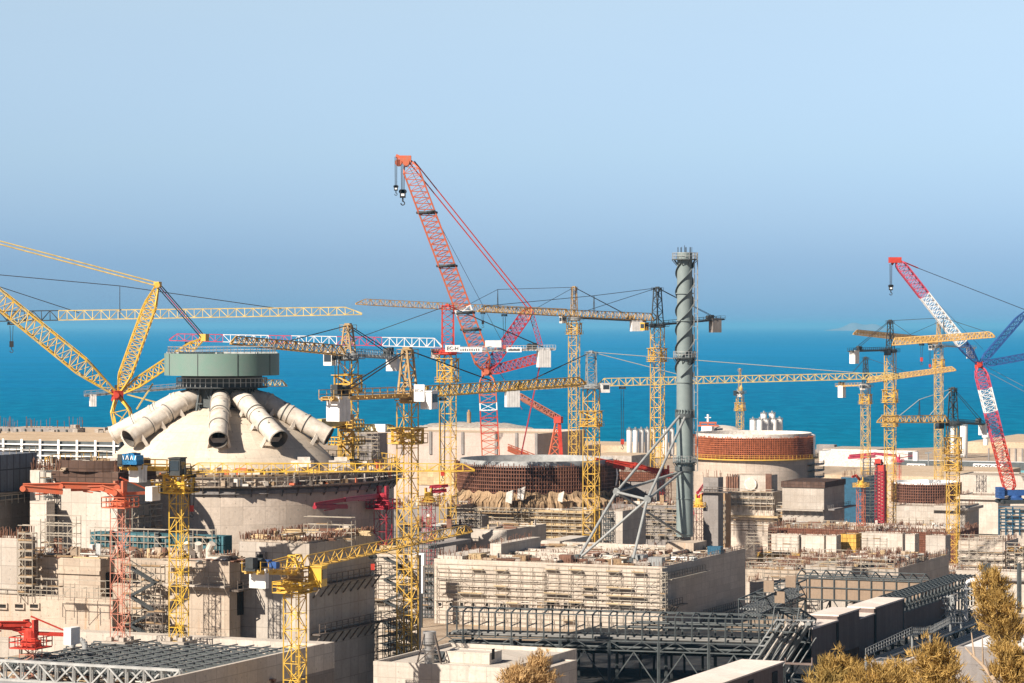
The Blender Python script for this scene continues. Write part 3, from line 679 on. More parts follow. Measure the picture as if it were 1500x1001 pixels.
boom(root, Hb, at(800, 522, Yr + 3), 2.9, 12, ['red'], 'rear_strut', ends=(.12, .1), c=.30, br=.16, cross=True)
boom(root, at(777, 455, Yr + 3), at(792, 507, Yr + 3), 1.4, 10, ['crimson'], 'tie_frame', ends=(0, 0), c=.2, br=.1)
hub(root, Hb, 1.5, 'orange_red')
m_ = MB(); q = at(594, 234, Yr - 5); m_.cbox(q - Z * 1.2, 3.6, 3.4, 2.4, 0); m_.bar(q - V((1.5, 0, -.6)), at(580, 228, Yr - 5), 1.0, 1.0); m_.bar(q - V((1.5, 0, 1.4)), at(580, 229, Yr - 5), .5, .5)
for s in (-1.2, 1.2): m_.tube(q + V((s - 1, -2.2, -1)), q + V((s - 1, 2.2, -1)), 1.1, 12)
m_.build('boom_head', M['orange_red'], root)
for i in range(4):
    t = (.25, .50, .72, .80)[i]; q = at(596, 233, Yr - 5) * (1 - t) + Hb * t; m_ = MB()
    m_.tube(q - V((2.6, 2.9, .4)), q - V((-2.6, 2.9, -.4)), .35, 6)
    m_.lathe(q - V((0, 0, .5)), [(3.3, 0), (3.5, .4), (3.3, .8)], 16); m_.build('rope_guide', M['dark_steel'], root)
for s in (-1.0, 1.0): guy(root, at(602, 236, Yr - 5) + V((s, s, 0)), at(776, 452, Yr + 3) + V((s * .7, s, 0)), .2, 'red', name='guy_bar')
guy(root, at(597, 240, Yr - 5), at(735, 500, Yr), .07); guy(root, at(777, 456, Yr + 3), at(735, 500, Yr), .07)
guy(root, Hb + V((4, 0, 0)), at(765, 600, Yr + 3), .1, 'crimson'); guy(root, at(795, 515, Yr + 3), at(763, 668, Yr + 5), .12, 'crimson', 2, 1.0)
load_block(root, at(590, 240, Yr - 7), 9, 1.0); load_block(root, at(580, 230, Yr - 8), 9.5, .65, .08)

# smaller red derrick behind the second reactor
root = thing('crawler_crane', 'small red crane with its boom folded down behind the second reactor ring', 'crawler crane', atz(803, 960, 0), .1, 'lattice boom crawler cranes')
crawler_base(root, atz(803, 960, 0), 1.0, 'red', .1)
boom(root, atz(800, 960, 6), at(817, 612, 960), 4.2, 14, ['orange_red'], 'mast', ends=(0, .35), c=.5, br=.26, cross=True)
m_ = MB(); m_.bar(at(822, 668, 958), at(819, 616, 958), 1.2, 1.2); m_.cbox(at(818, 620, 958), 2.6, 2.0, 2.2); m_.build('mast_box', M['red'], root)
m_ = MB(); m_.bar(at(818, 614, 960), at(766, 586, 955), 1.0, 1.2); m_.lattice(at(818, 613, 960), at(760, 580, 955), 1.7, n=12, c=.3, br=.18); m_.build('boom', M['salmon'], root)
for dy in (0, 7):
    m_ = MB(); q0_, q1_ = at(815, 683 + dy, 950), at(744, 655 + dy * .6, 945); m_.bar(q0_, q1_, .7, .9); m_.bar(q0_ + Z * 1.0, q1_ + Z * .9, .3); [m_.bar(q0_.lerp(q1_, i / 9), q0_.lerp(q1_, (i + .5) / 9) + Z * .95, .18) for i in range(9)]; m_.build('boom', M['orange_red'], root)
guy(root, at(820, 616, 960), at(823, 672, 960), .25, 'red', 2, 1.2)

# yellow crane at left
Yy = 625
root = thing('crawler_crane', 'big yellow lattice boom crane with red joint left of the dome', 'crawler crane', atz(196, Yy, 0), .1, 'lattice boom crawler cranes')
crawler_base(root, atz(196, Yy, 0), 1.1, 'yellow', .1)
Hy = at(172, 579, Yy)
boom(root, atz(262, Yy, 5), Hy, 3.9, 18, ['yellow_bright'], 'main_boom', ends=(.1, .05), c=.3)
boom(root, Hy, at(-150, 318, Yy - 12), 3.6, 30, ['yellow_bright', 'yellow_pale'], 'luffing_jib', lambda t: int(t * 30) % 3 == 1, ends=(.16, .1), c=.30, br=.14)
boom(root, Hy + V((.3, 0, .5)), at(231, 417, Yy), 2.7, 17, ['yellow_bright'], 'rear_strut', ends=(.16, .2), c=.26, br=.13, cross=True)
boom(root, Hy + V((.6, 0, .2)), at(299, 496, Yy + 3), 2.1, 14, ['yellow_bright'], 'rear_strut', ends=(.2, .16), c=.3, br=.15, cross=True)
hub(root, Hy, 1.25, 'red')
m_ = MB(); m_.cbox(at(231, 421, Yy), 1.3, 1.3, 1.2); m_.tube(at(231, 418, Yy) - V((0, 1, 0)), at(231, 418, Yy) + V((0, 1, 0)), .6, 10); m_.build('strut_head', M['yellow'], root)
m_ = MB(); m_.cbox(at(299, 500, Yy + 3), 1.6, 1.6, 1.6); m_.build('strut_head', M['yellow'], root)
for s in (-.35, .35): guy(root, at(231, 417, Yy) + V((0, s, s)), at(-150, 316, Yy - 12) + V((0, s, s)), .16, 'yellow_pale', name='guy_bar')
for s in (-.5, 0, .5): guy(root, at(231, 417, Yy) + V((s, s, 0)), at(299, 496, Yy + 3) + V((s, s, 0)), .12, 'crimson' if s == 0 else 'cable')
m_ = MB()
for e, f in (((186, 578), (230, 590)), ((180, 590), (203, 622)), ((200, 600), (224, 562)), ((184, 574), (216, 557))): m_.bar(at(*e, Yy), at(*f, Yy + 1), .32)
m_.build('brace', M['yellow_pale'], root)
# grey jib with a white slab behind the yellow crane
tower_crane('low crane behind the red joint showing grey arm and white slab counterweight', 345, 700, 0, 568, 2.6, apex=None, jib=(420, 566, 735), jroot=566, cj=(124, 580, 690), cjm='grey_steel', cw=(9, 16), trolley=None, cabm=None, jn=10)

# red white and blue crane at right
Yb = 1020
root = thing('crawler_crane', 'red white and blue lattice boom crane at the right edge', 'crawler crane', at(1487, 746, Yb), .1, 'lattice boom crawler cranes')
crawler_base(root, atz(1487, Yb, 19), .9, 'blue', .1)
Hc = at(1434, 535, Yb)
boom(root, at(1481, 722, Yb), Hc, 4.2, 22, ['red', 'pink_red', 'white'], 'main_boom', rw([(.14, 0), (.40, 0), (.62, 1), (.83, 2), (1, 1)]), ends=(.05, .06), c=.34, br=.17, cross=True)
boom(root, Hc, at(1313, 381, Yb - 5), 3.5, 24, ['blue', 'white', 'pink_red'], 'luffing_jib', rw([(.22, 0), (.66, 1), (1, 2)]), ends=(.14, .05), c=.32, br=.16, cross=True)
boom(root, Hc, at(1504, 455, Yb + 3), 2.3, 12, ['blue'], 'rear_strut', ends=(.16, .16), c=.34, br=.2, cross=True)
boom(root, Hc, at(1560, 512, Yb + 3), 2.2, 14, ['blue'], 'rear_strut', ends=(.12, .1), c=.34, br=.2, cross=True)
hub(root, Hc, 1.3, 'red')
guy(root, at(1314, 380, Yb - 5), at(1345, 393, Yb), .25, 'red'); guy(root, at(1345, 393, Yb), at(1504, 455, Yb + 3), .12); guy(root, at(1330, 400, Yb - 5), at(1440, 512, Yb), .06)
guy(root, at(1504, 455, Yb + 3), at(1560, 512, Yb + 3), .12, n=2)
guy(root, Hc, at(1500, 570, Yb + 3), .08, 'grey_steel', 2, 2.0)
m_ = MB(); q = at(1311, 382, Yb - 5); m_.cbox(q - Z * .8, 4.4, 2.6, 2.0, 0); m_.bar(q, at(1306, 388, Yb - 5), .8, .8); m_.build('boom_head', M['red'], root)
load_block(root, at(1305, 387, Yb - 6), 8, .75, .09)
# ---------------------------------------------------------------- building kit
class Blk:
    """a block on the site grid: C = near right corner, w along the front, d deep, z0..z1"""
    def __init__(s, Cn, w, d, z0, z1, u=None, v=None): s.u = u or U; s.v = v or W; s.C = V((Cn.x, Cn.y, 0)); s.w = w; s.d = d; s.z0 = z0; s.z1 = z1
    def pt(s, a, b, z): return s.C - s.u * a + s.v * b + Z * (z - s.C.z)        # a metres left of the corner, b metres back
    def front(s, px, py, out=0.0):
        """the point of the front face on that sight line, as (metres left of corner, z)"""
        k = (px - CX) / F; a = (s.C.x - k * s.C.y) / (U.x - k * U.y); q = s.C - U * a
        return a, CZ - (py - HY) * q.y / F
    def side(s, px, py):
        k = (px - CX) / F; b = (k * s.C.y - s.C.x) / (W.x - k * W.y); q = s.C + W * b
        return b, CZ - (py - HY) * q.y / F
def block(pl, pc, pr, Y, ytop, zb, d=None, ztop=None):
    Cn = atz(pc, Y, 0); z1 = at(pc, ytop, Y).z if ztop is None else ztop
    k = (pl - CX) / F; w = (Cn.x - k * Y) / (U.x - k * U.y)
    if d is None:
        k = (pr - CX) / F; d = (k * Y - Cn.x) / (W.x - k * W.y)
    return Blk(Cn, w, d, zb, z1)
def house(name, label, cat, b, group=None):
    b.label = label
    return thing(name, label, cat, b.pt(b.w / 2, b.d / 2, b.z0), SITE, group)
def bbox(mb, b, a0, a1, d0, d1, z0, z1):
    """box in block b: a0..a1 metres left of the corner, d0..d1 deep"""
    mb.obox(b.pt(a1, d0, z0), U * (a1 - a0), W * (d1 - d0), Z * (z1 - z0))
def walls(b, root, mat, name='wall', roof=None, par=.5, pt=.35):
    m = MB(); bbox(m, b, 0, b.w, 0, b.d, b.z0, b.z1); o = m.build(name, M[mat], root)
    if roof:
        m = MB(); e = .03
        bbox(m, b, pt, b.w - pt, pt, b.d - pt, b.z1 + .004, b.z1 + .05); m.build('roof_deck', M[roof], root)
    if par:
        m = MB()
        bbox(m, b, -.02, b.w + .02, -.02, pt, b.z1 + .002, b.z1 + par); bbox(m, b, -.02, b.w + .02, b.d - pt, b.d + .02, b.z1 + .002, b.z1 + par)
        bbox(m, b, -.02, pt, pt + .01, b.d - pt - .01, b.z1 + .002, b.z1 + par); bbox(m, b, b.w - pt, b.w + .02, pt + .01, b.d - pt - .01, b.z1 + .002, b.z1 + par)
        m.build('parapet', M[mat], root)
    return o
def window(b, root, p0, p1, y0, y1, glass='void', frame='conc_pale', deep=.35, bars=0, name='window'):
    a0, z1 = b.front(p0, y0); a1, z0 = b.front(p1, y1); m = MB(); t = .18
    bbox(m, b, a1 - t, a0 + t, -.22, -.003, z1, z1 + t); bbox(m, b, a1 - t, a0 + t, -.3, -.003, z0 - t, z0)
    bbox(m, b, a0, a0 + t, -.2, -.003, z0, z1); bbox(m, b, a1 - t, a1, -.2, -.003, z0, z1)
    for i in range(bars):
        q = a1 + (a0 - a1) * (i + 1) / (bars + 1); bbox(m, b, q - .05, q + .05, -.14, -.05, z0, z1)
    f = m.build(name, M[frame], root); m = MB(); bbox(m, b, a1, a0, -.04, -.004, z0, z1); m.build('opening', M[glass], f)
def opening(b, root, a0, a1, z0, z1, side=False, name='doorway'):
    m = MB()
    if side: m.obox(b.pt(-.04, a0, z0), U * .036, W * (a1 - a0), Z * (z1 - z0))
    else: bbox(m, b, a0, a1, -.04, -.004, z0, z1)
    m.build(name, M['void'], root)
def bars_top(b, root, n, h=1.4, name='starter_bars', edge=True, z=None, jit=.4, r=.05):
    """projecting reinforcement along the rim"""
    m = MB(); z = b.z1 if z is None else z
    for i in range(n):
        t = random.random() * (b.w + b.d * 2); dd = rnd(.1, .6)
        if t < b.w: q = b.pt(t, dd, z)
        elif t < b.w + b.d: q = b.pt(dd, t - b.w, z)
        else: q = b.pt(b.w - dd, t - b.w - b.d, z)
        m.bar(q, q + V((rnd(-.15, .15), rnd(-.15, .15), h * rnd(1 - jit, 1 + jit))), r * 1.6)
    return stuff(m.build(name, M['rebar'], root))
def bar_field(b, root, rows, per, h=1.5, a=(.03, .97), d=(.04, .96), mat='rebar', r=.09):
    """rows of bars left standing in fresh concrete, with low kickers between them"""
    m = MB(); k = MB()
    for i in range(rows):
        dd = b.d * rnd(*d); a0 = b.w * rnd(a[0], a[1] * .6); L = b.w * rnd(.12, .4); along = random.random() < .6
        for j in range(per):
            q = b.pt(min(a0 + L * j / per, b.w * a[1]), dd, b.z1) if along else b.pt(a0, min(dd + L * .5 * j / per, b.d * d[1]), b.z1)
            m.bar(q, q + V((rnd(-.2, .2), rnd(-.2, .2), h * rnd(.5, 1.3))), r)
        if random.random() < .5:
            hk = rnd(.4, 1.1)
            if along: k.obox(b.pt(a0, dd + .3, b.z1 + .056), -b.u * min(L, b.w * a[1] - a0), b.v * .35, Z * hk)
            else: k.obox(b.pt(a0 + .3, dd, b.z1 + .056), -b.u * .35, b.v * min(L * .5, b.d * d[1] - dd), Z * hk)
    stuff(m.build('starter_bars', M[mat], root))
    if k.v: stuff(k.build('kicker_walls', M['conc_pale'], root))
def scaffold(label, o, xd, w, z0, z1, bay=2.2, lift=2.0, dep=1.1, out=None, r=.055, mat='scaffold', boards=.7, brace=True, group='tube scaffolds on the building site', stair=False, name='scaffolding', bm='timber', jag=True):
    """free standing tube scaffold: o = foot of its right end, xd = direction along the wall, out = away from the wall"""
    xd = xd.normalized(); out = out or -xd.cross(Z); root = thing(name, label, 'scaffold', V((o.x, o.y, z0)), SITE, group)
    m = MB(); nb = max(1, round(w / bay)); bw = w / nb; nl = max(1, round((z1 - z0) / lift)); lh = (z1 - z0) / nl
    o = V((o.x, o.y, 0)); tops = [z1 + (rnd(-.2, 1.3) if jag else 1) for _ in range(nb + 1)]
    for i in range(nb + 1):
        for q in (0.25, dep + .25):
            p = o + xd * (i * bw) + out * q; m.bar(p + Z * z0, p + Z * tops[i], r * 2)
    for j in range(1, nl + 1):
        z = z0 + j * lh
        for q in (.25, dep + .25):
            m.bar(o + out * q + Z * z, o + xd * w + out * q + Z * z, r * 1.8)
            m.bar(o + out * q + Z * (z + 1.0), o + xd * w + out * q + Z * (z + 1.0), r * 1.5)
        for i in range(nb + 1): m.bar(o + xd * (i * bw) + out * .25 + Z * z, o + xd * (i * bw) + out * (dep + .25) + Z * z, r * 1.6)
    if brace:
        for i in range(0, nb, 3):
            for j in range(nl):
                q = o + out * (dep + .3); a = q + xd * (i * bw) + Z * (z0 + j * lh); c = q + xd * ((i + 1) * bw) + Z * (z0 + (j + 1) * lh)
                m.bar(a, c, r * 1.4) if j % 2 else m.bar(q + xd * ((i + 1) * bw) + Z * (z0 + j * lh), q + xd * (i * bw) + Z * (z0 + (j + 1) * lh), r * 1.4)
    m.build('tubes', M[mat], root)
    m = MB(); k = 0
    for j in range(1, nl + 1):
        for i in range(nb):
            if random.random() < boards:
                k += 1; q = o + xd * (i * bw + .03) + out * .3 + Z * (z0 + j * lh + .06); m.obox(q, xd * (bw - .06), out * (dep - .1), Z * .07)
                if random.random() < .4: m.obox(o + xd * (i * bw + .03) + out * (dep + .32) + Z * (z0 + j * lh + .14), xd * (bw - .06), out * .04, Z * .22)
    if k: stuff(m.build('deck_boards', M[bm], root))
    if stair:
        m = MB()
        for j in range(nl):
            a = o + out * (dep + .7) + Z * (z0 + j * lh); s0, s1 = (0.3, min(w - .3, 4)) if j % 2 else (min(w - .3, 4), .3)
            for e in (0, .6): m.bar(a + xd * s0 + out * e, a + xd * s1 + out * e + Z * lh, .12, .3)
            m.obox(a + xd * (s1 - .5) + Z * lh, xd * 1.0, out * .7, Z * .08)
            m.bar(a + xd * s0 + out * .6 + Z, a + xd * s1 + out * .6 + Z * (lh + 1), .08)
        m.build('stair_flight', M['dark_steel'], root)
    return root
def scaf_front(label, b, p0, p1, y0, y1, **k):
    """scaffold on the front of block b between pixel columns p0..p1 and rows y0 (top)..y1 (foot)"""
    a0, zt = b.front(p0, y0); a1, zb = b.front(p1, y1); return scaffold(label, b.pt(a1, 0, 0), -U, a0 - a1, zb, zt, out=-W, **k)
def ledge(b, root, p0, p1, y, out=1.2, th=.25, mat='conc', name='ledge', railm='scaffold', rail=True):
    """walkway on brackets along the front face"""
    a0, z = b.front(p0, y); a1, _ = b.front(p1, y); m = MB()
    bbox(m, b, a1, a0, -out, -.003, z - th, z); n = max(1, int((a0 - a1) / 2.2))
    for i in range(n + 1):
        q = a1 + (a0 - a1) * i / n; m.bar(b.pt(q, -out, z - th), b.pt(q, -.05, z - th - out), .12)
    o = m.build(name, M[mat], root)
    if rail:
        m = MB(); m.rail([b.pt(a0, -out, z), b.pt(a1, -out, z)], 1.15, 2.0, .05); m.build('railing', M[railm], o)
    return o
def heap(mb, c, n, rx, ry, smin, smax, zs=.5, mats=1, rz=SITE):
    """scatter of planks, boxes, bars and blocks lying on a deck"""
    for i in range(n):
        q = c + U * rnd(-rx, rx) + W * rnd(-ry, ry); mb.mi = random.randrange(mats); k = random.random(); a = rz + random.choice((0, 0, R(90), rnd(-.4, .4)))
        if k < .3: mb.cbox(q, rnd(smin, smax), rnd(smin, smax) * .6, rnd(.12, .7) * zs, a)
        elif k < .75:
            L = rnd(2, 5)
            for t in range(random.randrange(2, 6)): mb.cbox(q + V((rnd(-.3, .3), rnd(-.3, .3), .16 * t)), L, rnd(.3, .9), .14, a + rnd(-.05, .05))
        elif k < .9: mb.cbox(q, rnd(smin, smax) * .7, rnd(.1, .2), rnd(.8, 1.4) * zs * 1.5, a)
        else:
            d = V((math.cos(a), math.sin(a), 0)) * rnd(1, 3); mb.tube(q - d + Z * .2, q + d + Z * .2, rnd(.1, .25), 6)
def clutter(b, n, label=None, a=(0.05, .95), d=(.05, .95), mats=('timber', 'conc', 'rebar', 'scaffold', 'dirt', 'rebar', 'ply', 'scaffold_dark', 'white_dirty', 'timber', 'galv'), smin=.5, smax=1.9, zs=.8, z=None):
    m = MB(); ca = b.w * (a[0] + a[1]) / 2; cd = b.d * (d[0] + d[1]) / 2; z = b.z1 if z is None else z
    heap(m, b.pt(ca, cd, z + .055), n, b.w * (a[1] - a[0]) / 2, b.d * (d[1] - d[0]) / 2, smin, smax, zs, len(mats))
    o = m.build('debris', [M[q] for q in mats]); tag(o, ' '.join(('loose debris on the ' + b.label).split()[:15])); return stuff(o)
def rail_on(label, b, edge='f', h=1.15, step=2.2, mat='scaffold', z=None, group='guard rails on slab edges'):
    z = b.z1 if z is None else z; m = MB()
    P_ = {'f': [b.pt(b.w, .1, z), b.pt(0, .1, z)], 's': [b.pt(.1, 0, z), b.pt(.1, b.d, z)], 'fs': [b.pt(b.w, .1, z), b.pt(.1, .1, z), b.pt(.1, b.d, z)]}[edge]
    m.rail(P_, h, step, .055); return tag(m.build('guard_rail', M[mat]), label, 'railing', group)
def rebar_ring(c, r, z0, z1, nv, nh, lit='rebar', bar=.16, a0=0, a1=2 * math.pi, name='rebar_cage', root=None, lean=0, over=1.0):
    m = MB()
    for i in range(nv):
        t = a0 + (a1 - a0) * i / nv; d = V((math.cos(t), math.sin(t), 0))
        m.bar(c + d * r + Z * z0, c + d * r + Z * (z1 + over * random.random()), bar)
    for j in range(nh):
        z = z0 + (z1 - z0) * j / (nh - 1); k = 72
        for i in range(k):
            t0 = a0 + (a1 - a0) * i / k; t1 = a0 + (a1 - a0) * (i + 1) / k
            m.bar(c + V((math.cos(t0) * (r + .1), math.sin(t0) * (r + .1), z)), c + V((math.cos(t1) * (r + .1), math.sin(t1) * (r + .1), z)), bar * .8)
    return stuff(m.build(name, M[lit], root))
def walkway_ring(root, c, r0, r1, z, mat, n=72, railm='scaffold', a0=0.0, a1=2 * math.pi, h=1.2, step=1, name='ring_walkway', th=.2):
    m = MB(); m.lathe(c, [(r0, z), (r1, z), (r1, z + th), (r0, z + th)], n, a0, a1); o = m.build(name, M[mat], root)
    m = MB(); k = n
    pts = [c + V((math.cos(a0 + (a1 - a0) * i / k) * (r1 - .1), math.sin(a0 + (a1 - a0) * i / k) * (r1 - .1), z + th)) for i in range(k + 1)]
    for i in range(k):
        m.bar(pts[i], pts[i] + Z * h, .09)
        for q in (.5, 1): m.bar(pts[i] + Z * h * q, pts[i + 1] + Z * h * q, .08)
    m.build('railing', M[railm], o)
    return o
# ---------------------------------------------------------------- first reactor with the dome
Y1 = 430; c1 = atz(325, Y1, 0); R1 = 26.0
root = thing('reactor_building', 'largest round concrete reactor building with domed top and green ring', 'reactor building', c1, 0)
zt = 61.5
m = MB(); m.lathe(c1, [(R1, 20), (R1, zt), (R1 - 1.2, zt), (R1 - 1.2, zt - .4), (0, zt - .4)], 96); m.build('cylinder_wall', M['conc_cyl'], root, smooth=True)
m = MB(); m.lathe(c1, [(R1 + .003, zt - 2.5), (R1 + .4, zt - 2.5), (R1 + .4, zt - 2.0), (R1 + .003, zt - 1.7)], 96); m.build('cornice', M['conc_grey'], root, smooth=True)
# decking, rails and plant round the rim
rk = walkway_ring(root, c1, R1 + .004, R1 + .95, zt - 1.5, 'deck', 96, 'scaffold')
walkway_ring(root, c1, R1 - 1.3, R1 + .5, zt + .01, 'timber', 96, 'yellow', name='upper_walkway', h=1.5)
m = MB()
for i in range(72):
    t = 2 * math.pi * i / 72; d = V((math.cos(t), math.sin(t), 0)); q = c1 + d * (R1 + .85)
    m.bar(q + Z * (zt - 1.5), q + Z * (zt + 1.2), .12); m.bar(c1 + d * R1 + Z * (zt - 2.9), q + Z * (zt - 1.6), .14); m.bar(c1 + d * R1 + Z * (zt - 1.3), q + Z * (zt - .1), .12)
stuff(m.build('walkway_bracket', M['scaffold_dark'], root))
m = MB(); mats = ('timber', 'conc_pale', 'scaffold_dark', 'orange_red', 'white_dirty', 'yellow', 'dirt')
for i in range(520):
    t = rnd(0, 2 * math.pi); d = V((math.cos(t), math.sin(t), 0)); r = rnd(18.6, 25.0) if i % 3 else rnd(26.15, 26.8); z = zt - .35 if r < 26 else zt - 1.3
    m.mi = random.choice((0, 1, 2, 2, 2, 4, 6, 6, 5, 3)) if random.random() < .9 else 3
    m.cbox(c1 + d * r + Z * z, rnd(.4, 2.2), rnd(.3, 1.2), rnd(.2, 1.3), rnd(0, 3))
    if i % 3 == 0: m.mi = 1; m.bar(c1 + d * r + Z * z, c1 + d * r + Z * (z + rnd(.8, 2.0)), .1); m.bar(c1 + d * r + Z * (z + .6) - V((1.5, 0, 0)), c1 + d * r + Z * (z + .6) + V((1.5, 0, 0)), .09)
stuff(m.build('rim_equipment', [M[q] for q in mats], root))
# dome
DR = [(18.2, 0), (17.3, 1.2), (16.0, 2.6), (14.4, 4.1), (12.4, 5.7), (10.0, 7.25), (7.4, 8.6), (4.6, 9.6), (2.2, 10.0)]
m = MB(); m.lathe(c1 + Z * (zt - .4), [(18.4, -1.0)] + DR, 96); m.build('dome', M['conc_dome'], root, smooth=True)
zd = zt - .4 - 2.0
# steel neck with braced legs and gallery
m = MB(); m.lathe(c1 + Z * zd, [(4.9, 8.6), (4.7, 14.4), (6.1, 14.5), (6.1, 16.42)], 48); m.build('neck', M['slate_steel'], root, smooth=True)
for i in range(16):
    t = 2 * math.pi * (i + .5) / 16; d = V((math.cos(t), math.sin(t), 0)); s = V((-d.y, d.x, 0)); m = MB()
    m.bar(c1 + d * 6.3 + Z * (zd + 9.0), c1 + d * 5.2 + Z * (zd + 14.5), .3)
    m.bar(c1 + d * 5.9 + s * .9 + Z * (zd + 10.3), c1 + d * 5.2 - s * .9 + Z * (zd + 14.2), .14); m.bar(c1 + d * 5.7 - s * 1.0 + Z * (zd + 12.2), c1 + d * 5.7 + s * 1.0 + Z * (zd + 12.2), .2)
    m.build('neck_leg', M['slate_steel'], root)
walkway_ring(root, c1, 4.4, 6.9, zd + 14.5, 'dark_steel', 48, 'galv', h=1.3, name='gallery')
zr = zd + 16.4
m = MB(); m.lathe(c1, [(8.45, zr), (8.65, zr), (8.65, zr + 3.3), (8.45, zr + 3.3), (8.45, zr)], 72)
m.lathe(c1, [(0.0, zr + .25), (8.44, zr + .25)], 48); m.mi = 1
for i in range(9):
    t = 2 * math.pi * i / 9 + .2; d = V((math.cos(t), math.sin(t), 0)); s = V((-d.y, d.x, 0))
    m.obox(c1 + d * 8.652 - s * .045 + Z * (zr + .05), s * .09, d * .05, Z * 3.2)
m.build('green_ring', [M['ring_green'], M['dark_steel']], root, smooth=True)
m = MB(); pts = [c1 + V((math.cos(2 * math.pi * i / 48) * 8.1, math.sin(2 * math.pi * i / 48) * 8.1, zr + 3.35)) for i in range(49)]
m.rail(pts, .95, .9, .045); m.build('railing', M['galv'], root)
m = MB()
for i in range(8):
    t = 2 * math.pi * i / 8; d = V((math.cos(t), math.sin(t), 0)); m.bar(c1 + Z * (zr + 3.4), c1 + d * 8.4 + Z * (zr + 3.4), .25)
m.build('top_frame', M['galv'], root)
# white cooling pipes lying down the dome
for k, az_ in enumerate((-92, -50, 4, 36, 81, 130, 180, 222)):
    t = R(az_ - 90); d = V((math.cos(t), math.sin(t), 0)); s = V((-d.y, d.x, 0)); r = 1.40
    A0 = c1 + d * 4.6 + Z * (zd + 13.0); A1 = c1 + d * 7.0 + Z * (zd + 12.4); A2 = c1 + d * 16.6 + Z * (zd + 7.2); m = MB()
    m.tube(A0, A1, r, 24, caps=False); ax = (A2 - A1).normalized()
    prof = MB()
    def ring_tube(mb, a, b, r0, n=24): mb.tube(a, b, r0, n, caps=False)
    ring_tube(m, A1 - ax * .5, A2, r)
    for f in (.02, .28, .36, .62, .98):
        q = A1 + (A2 - A1) * f; m.tube(q - ax * .12, q + ax * .12, r + .12, 24)if f < .97 else m.tube(q - ax * .12, q + ax * .12, r + .09, 24, caps=False)
    o = m.build('cooling_pipe', M['pipe_white'], root, smooth=True)
    jn_ = MB()
    for f in (.30, .64): q = A1 + (A2 - A1) * f; jn_.tube(q - ax * .05, q + ax * .05, r + .05, 24)
    for i_ in range(7): q = A1 + (A2 - A1) * rnd(.1, .9) + s * rnd(-.7, .7) + Z * r * .98; jn_.cbox(q - Z * .2, .25, .25, .3, t)
    stuff(jn_.build('joint_bands', M['slate_steel'], o))
    i_ = MB(); i_.tube(A2 + ax * .02, A2 - ax * 4.5, r - .07, 24, caps=False); q = A2 - ax * 4.4
    i_.tube(q, q - ax * .05, r - .06, 24); i_.tube(A2 - ax * 3 - Z * r, A2 - ax * 3 + Z * r, .14, 6); i_.build('bore', M['pipe_inside'], o)
    for f in (.16, .5, .86):
        q = A1 + (A2 - A1) * f; b_ = MB(); n_ = ax.cross(s).normalized(); n_ = n_ if n_.z > 0 else -n_
        for e in (-1, 1):
            b_.bar(q + s * (e * r * .8), q + s * (e * (r + .5)) - n_ * 3.2, .28, .5)
            b_.cbox(q + s * (e * (r + .5)) - n_ * 3.2 - Z * .2, 1.1, 1.1, .3, t)
        b_.bar(q - s * r - n_ * .9, q + s * r - n_ * .9, .5, .7); b_.build('saddle', M['pipe_white'], o)
for px_, py_ in ((384, 672), (443, 664), (497, 664)):
    m = MB(); q = at(px_, py_, 418); m.cbox(V((q.x, q.y, zt + .05)), 3.0, 2.0, 1.6, rnd(-.2, .2)); m.cbox(V((q.x + .2, q.y, zt + 1.66)), 1.8, 1.4, .5, .1)
    tag(m.build('tool_container', M['white_dirty' if px_ != 384 else 'slate_steel']), {384: 'dark steel container on the dome rim by the yellow truss', 443: 'pale container on the rim beside the dark pipe shadow', 497: 'pale container at the right end of the dome rim'}[px_], 'container')

# ---------------------------------------------------------------- annexes in front of the first reactor
def build(name, label, cat, b, mat, roof='deck', par=.5, group=None):
    r = house(name, label, cat, b, group); walls(b, r, mat, 'wall', roof, par); return r
# dark panelled tower at the left edge
b = block(-90, -25, 47, 392, 690, 20); r = build('concrete_tower', 'dark panel clad tower cut by the left edge of the picture', 'tower', b, 'conc_grey', par=0)
b2 = Blk(b.pt(-.5, -.5, 0), b.w + .9, b.d + 1.0, 58.6, 65.0); m = MB(); bbox(m, b2, 0, b2.w, 0, b2.d, b2.z0, b2.z1); m.build('formwork_panel', M['formwork'], r)
m = MB(); bbox(m, b2, -1.4, b2.w, -1.4, b2.d + 1, 59.6, 59.85); m.build('platform', M['scaffold_dark'], r)
m = MB(); m.rail([b2.pt(-1.3, -1.3, 58.25), b2.pt(-1.3, b2.d + 1, 58.25)], 1.2, 1.5, .06); m.rail([b2.pt(.2, 0, 65.0), b2.pt(.2, b2.d, 65.0)], 1.0, 1.5, .06); m.build('railing', M['scaffold'], r)
# left annex
b = block(44, 172, 221, 392, 692, 20); r = build('annex_block', 'pale left annex whose shaded right side meets the round reactor', 'concrete block', b, 'conc_pale', par=0)
bars_top(b, r, 160, 1.3); ANX = b
m = MB(); bbox(m, b, -.6, b.w * .72, -.8, b.d + .4, b.z1 - 1.4, b.z1 - .002); m.build('formwork_rim', M['brown_form'], r)
m = MB(); c_ = b.pt(b.w * .35, b.d * .55, b.z1 + .05); m.lathe(c_, [(6.0, 0), (6.3, 0), (6.3, 1.5), (6.0, 1.5), (6.0, 0)], 40, R(150), R(400)); m.build('shaft_ring', M['brown_form'], r)
clutter(b, 60, zs=.9, smax=2.4)
s = scaf_front('light scaffold standing at the left of the pale annex wall', b, 66, 84, 700, 776, bay=1.3, lift=1.8, boards=.4, mat='slate_steel')
scaffold('scaffold tower in the shaded gap between annex and round reactor', b.pt(-.4, 1, 0), W, 8, 48, 58, out=U, bay=1.6, lift=1.8, mat='scaffold')
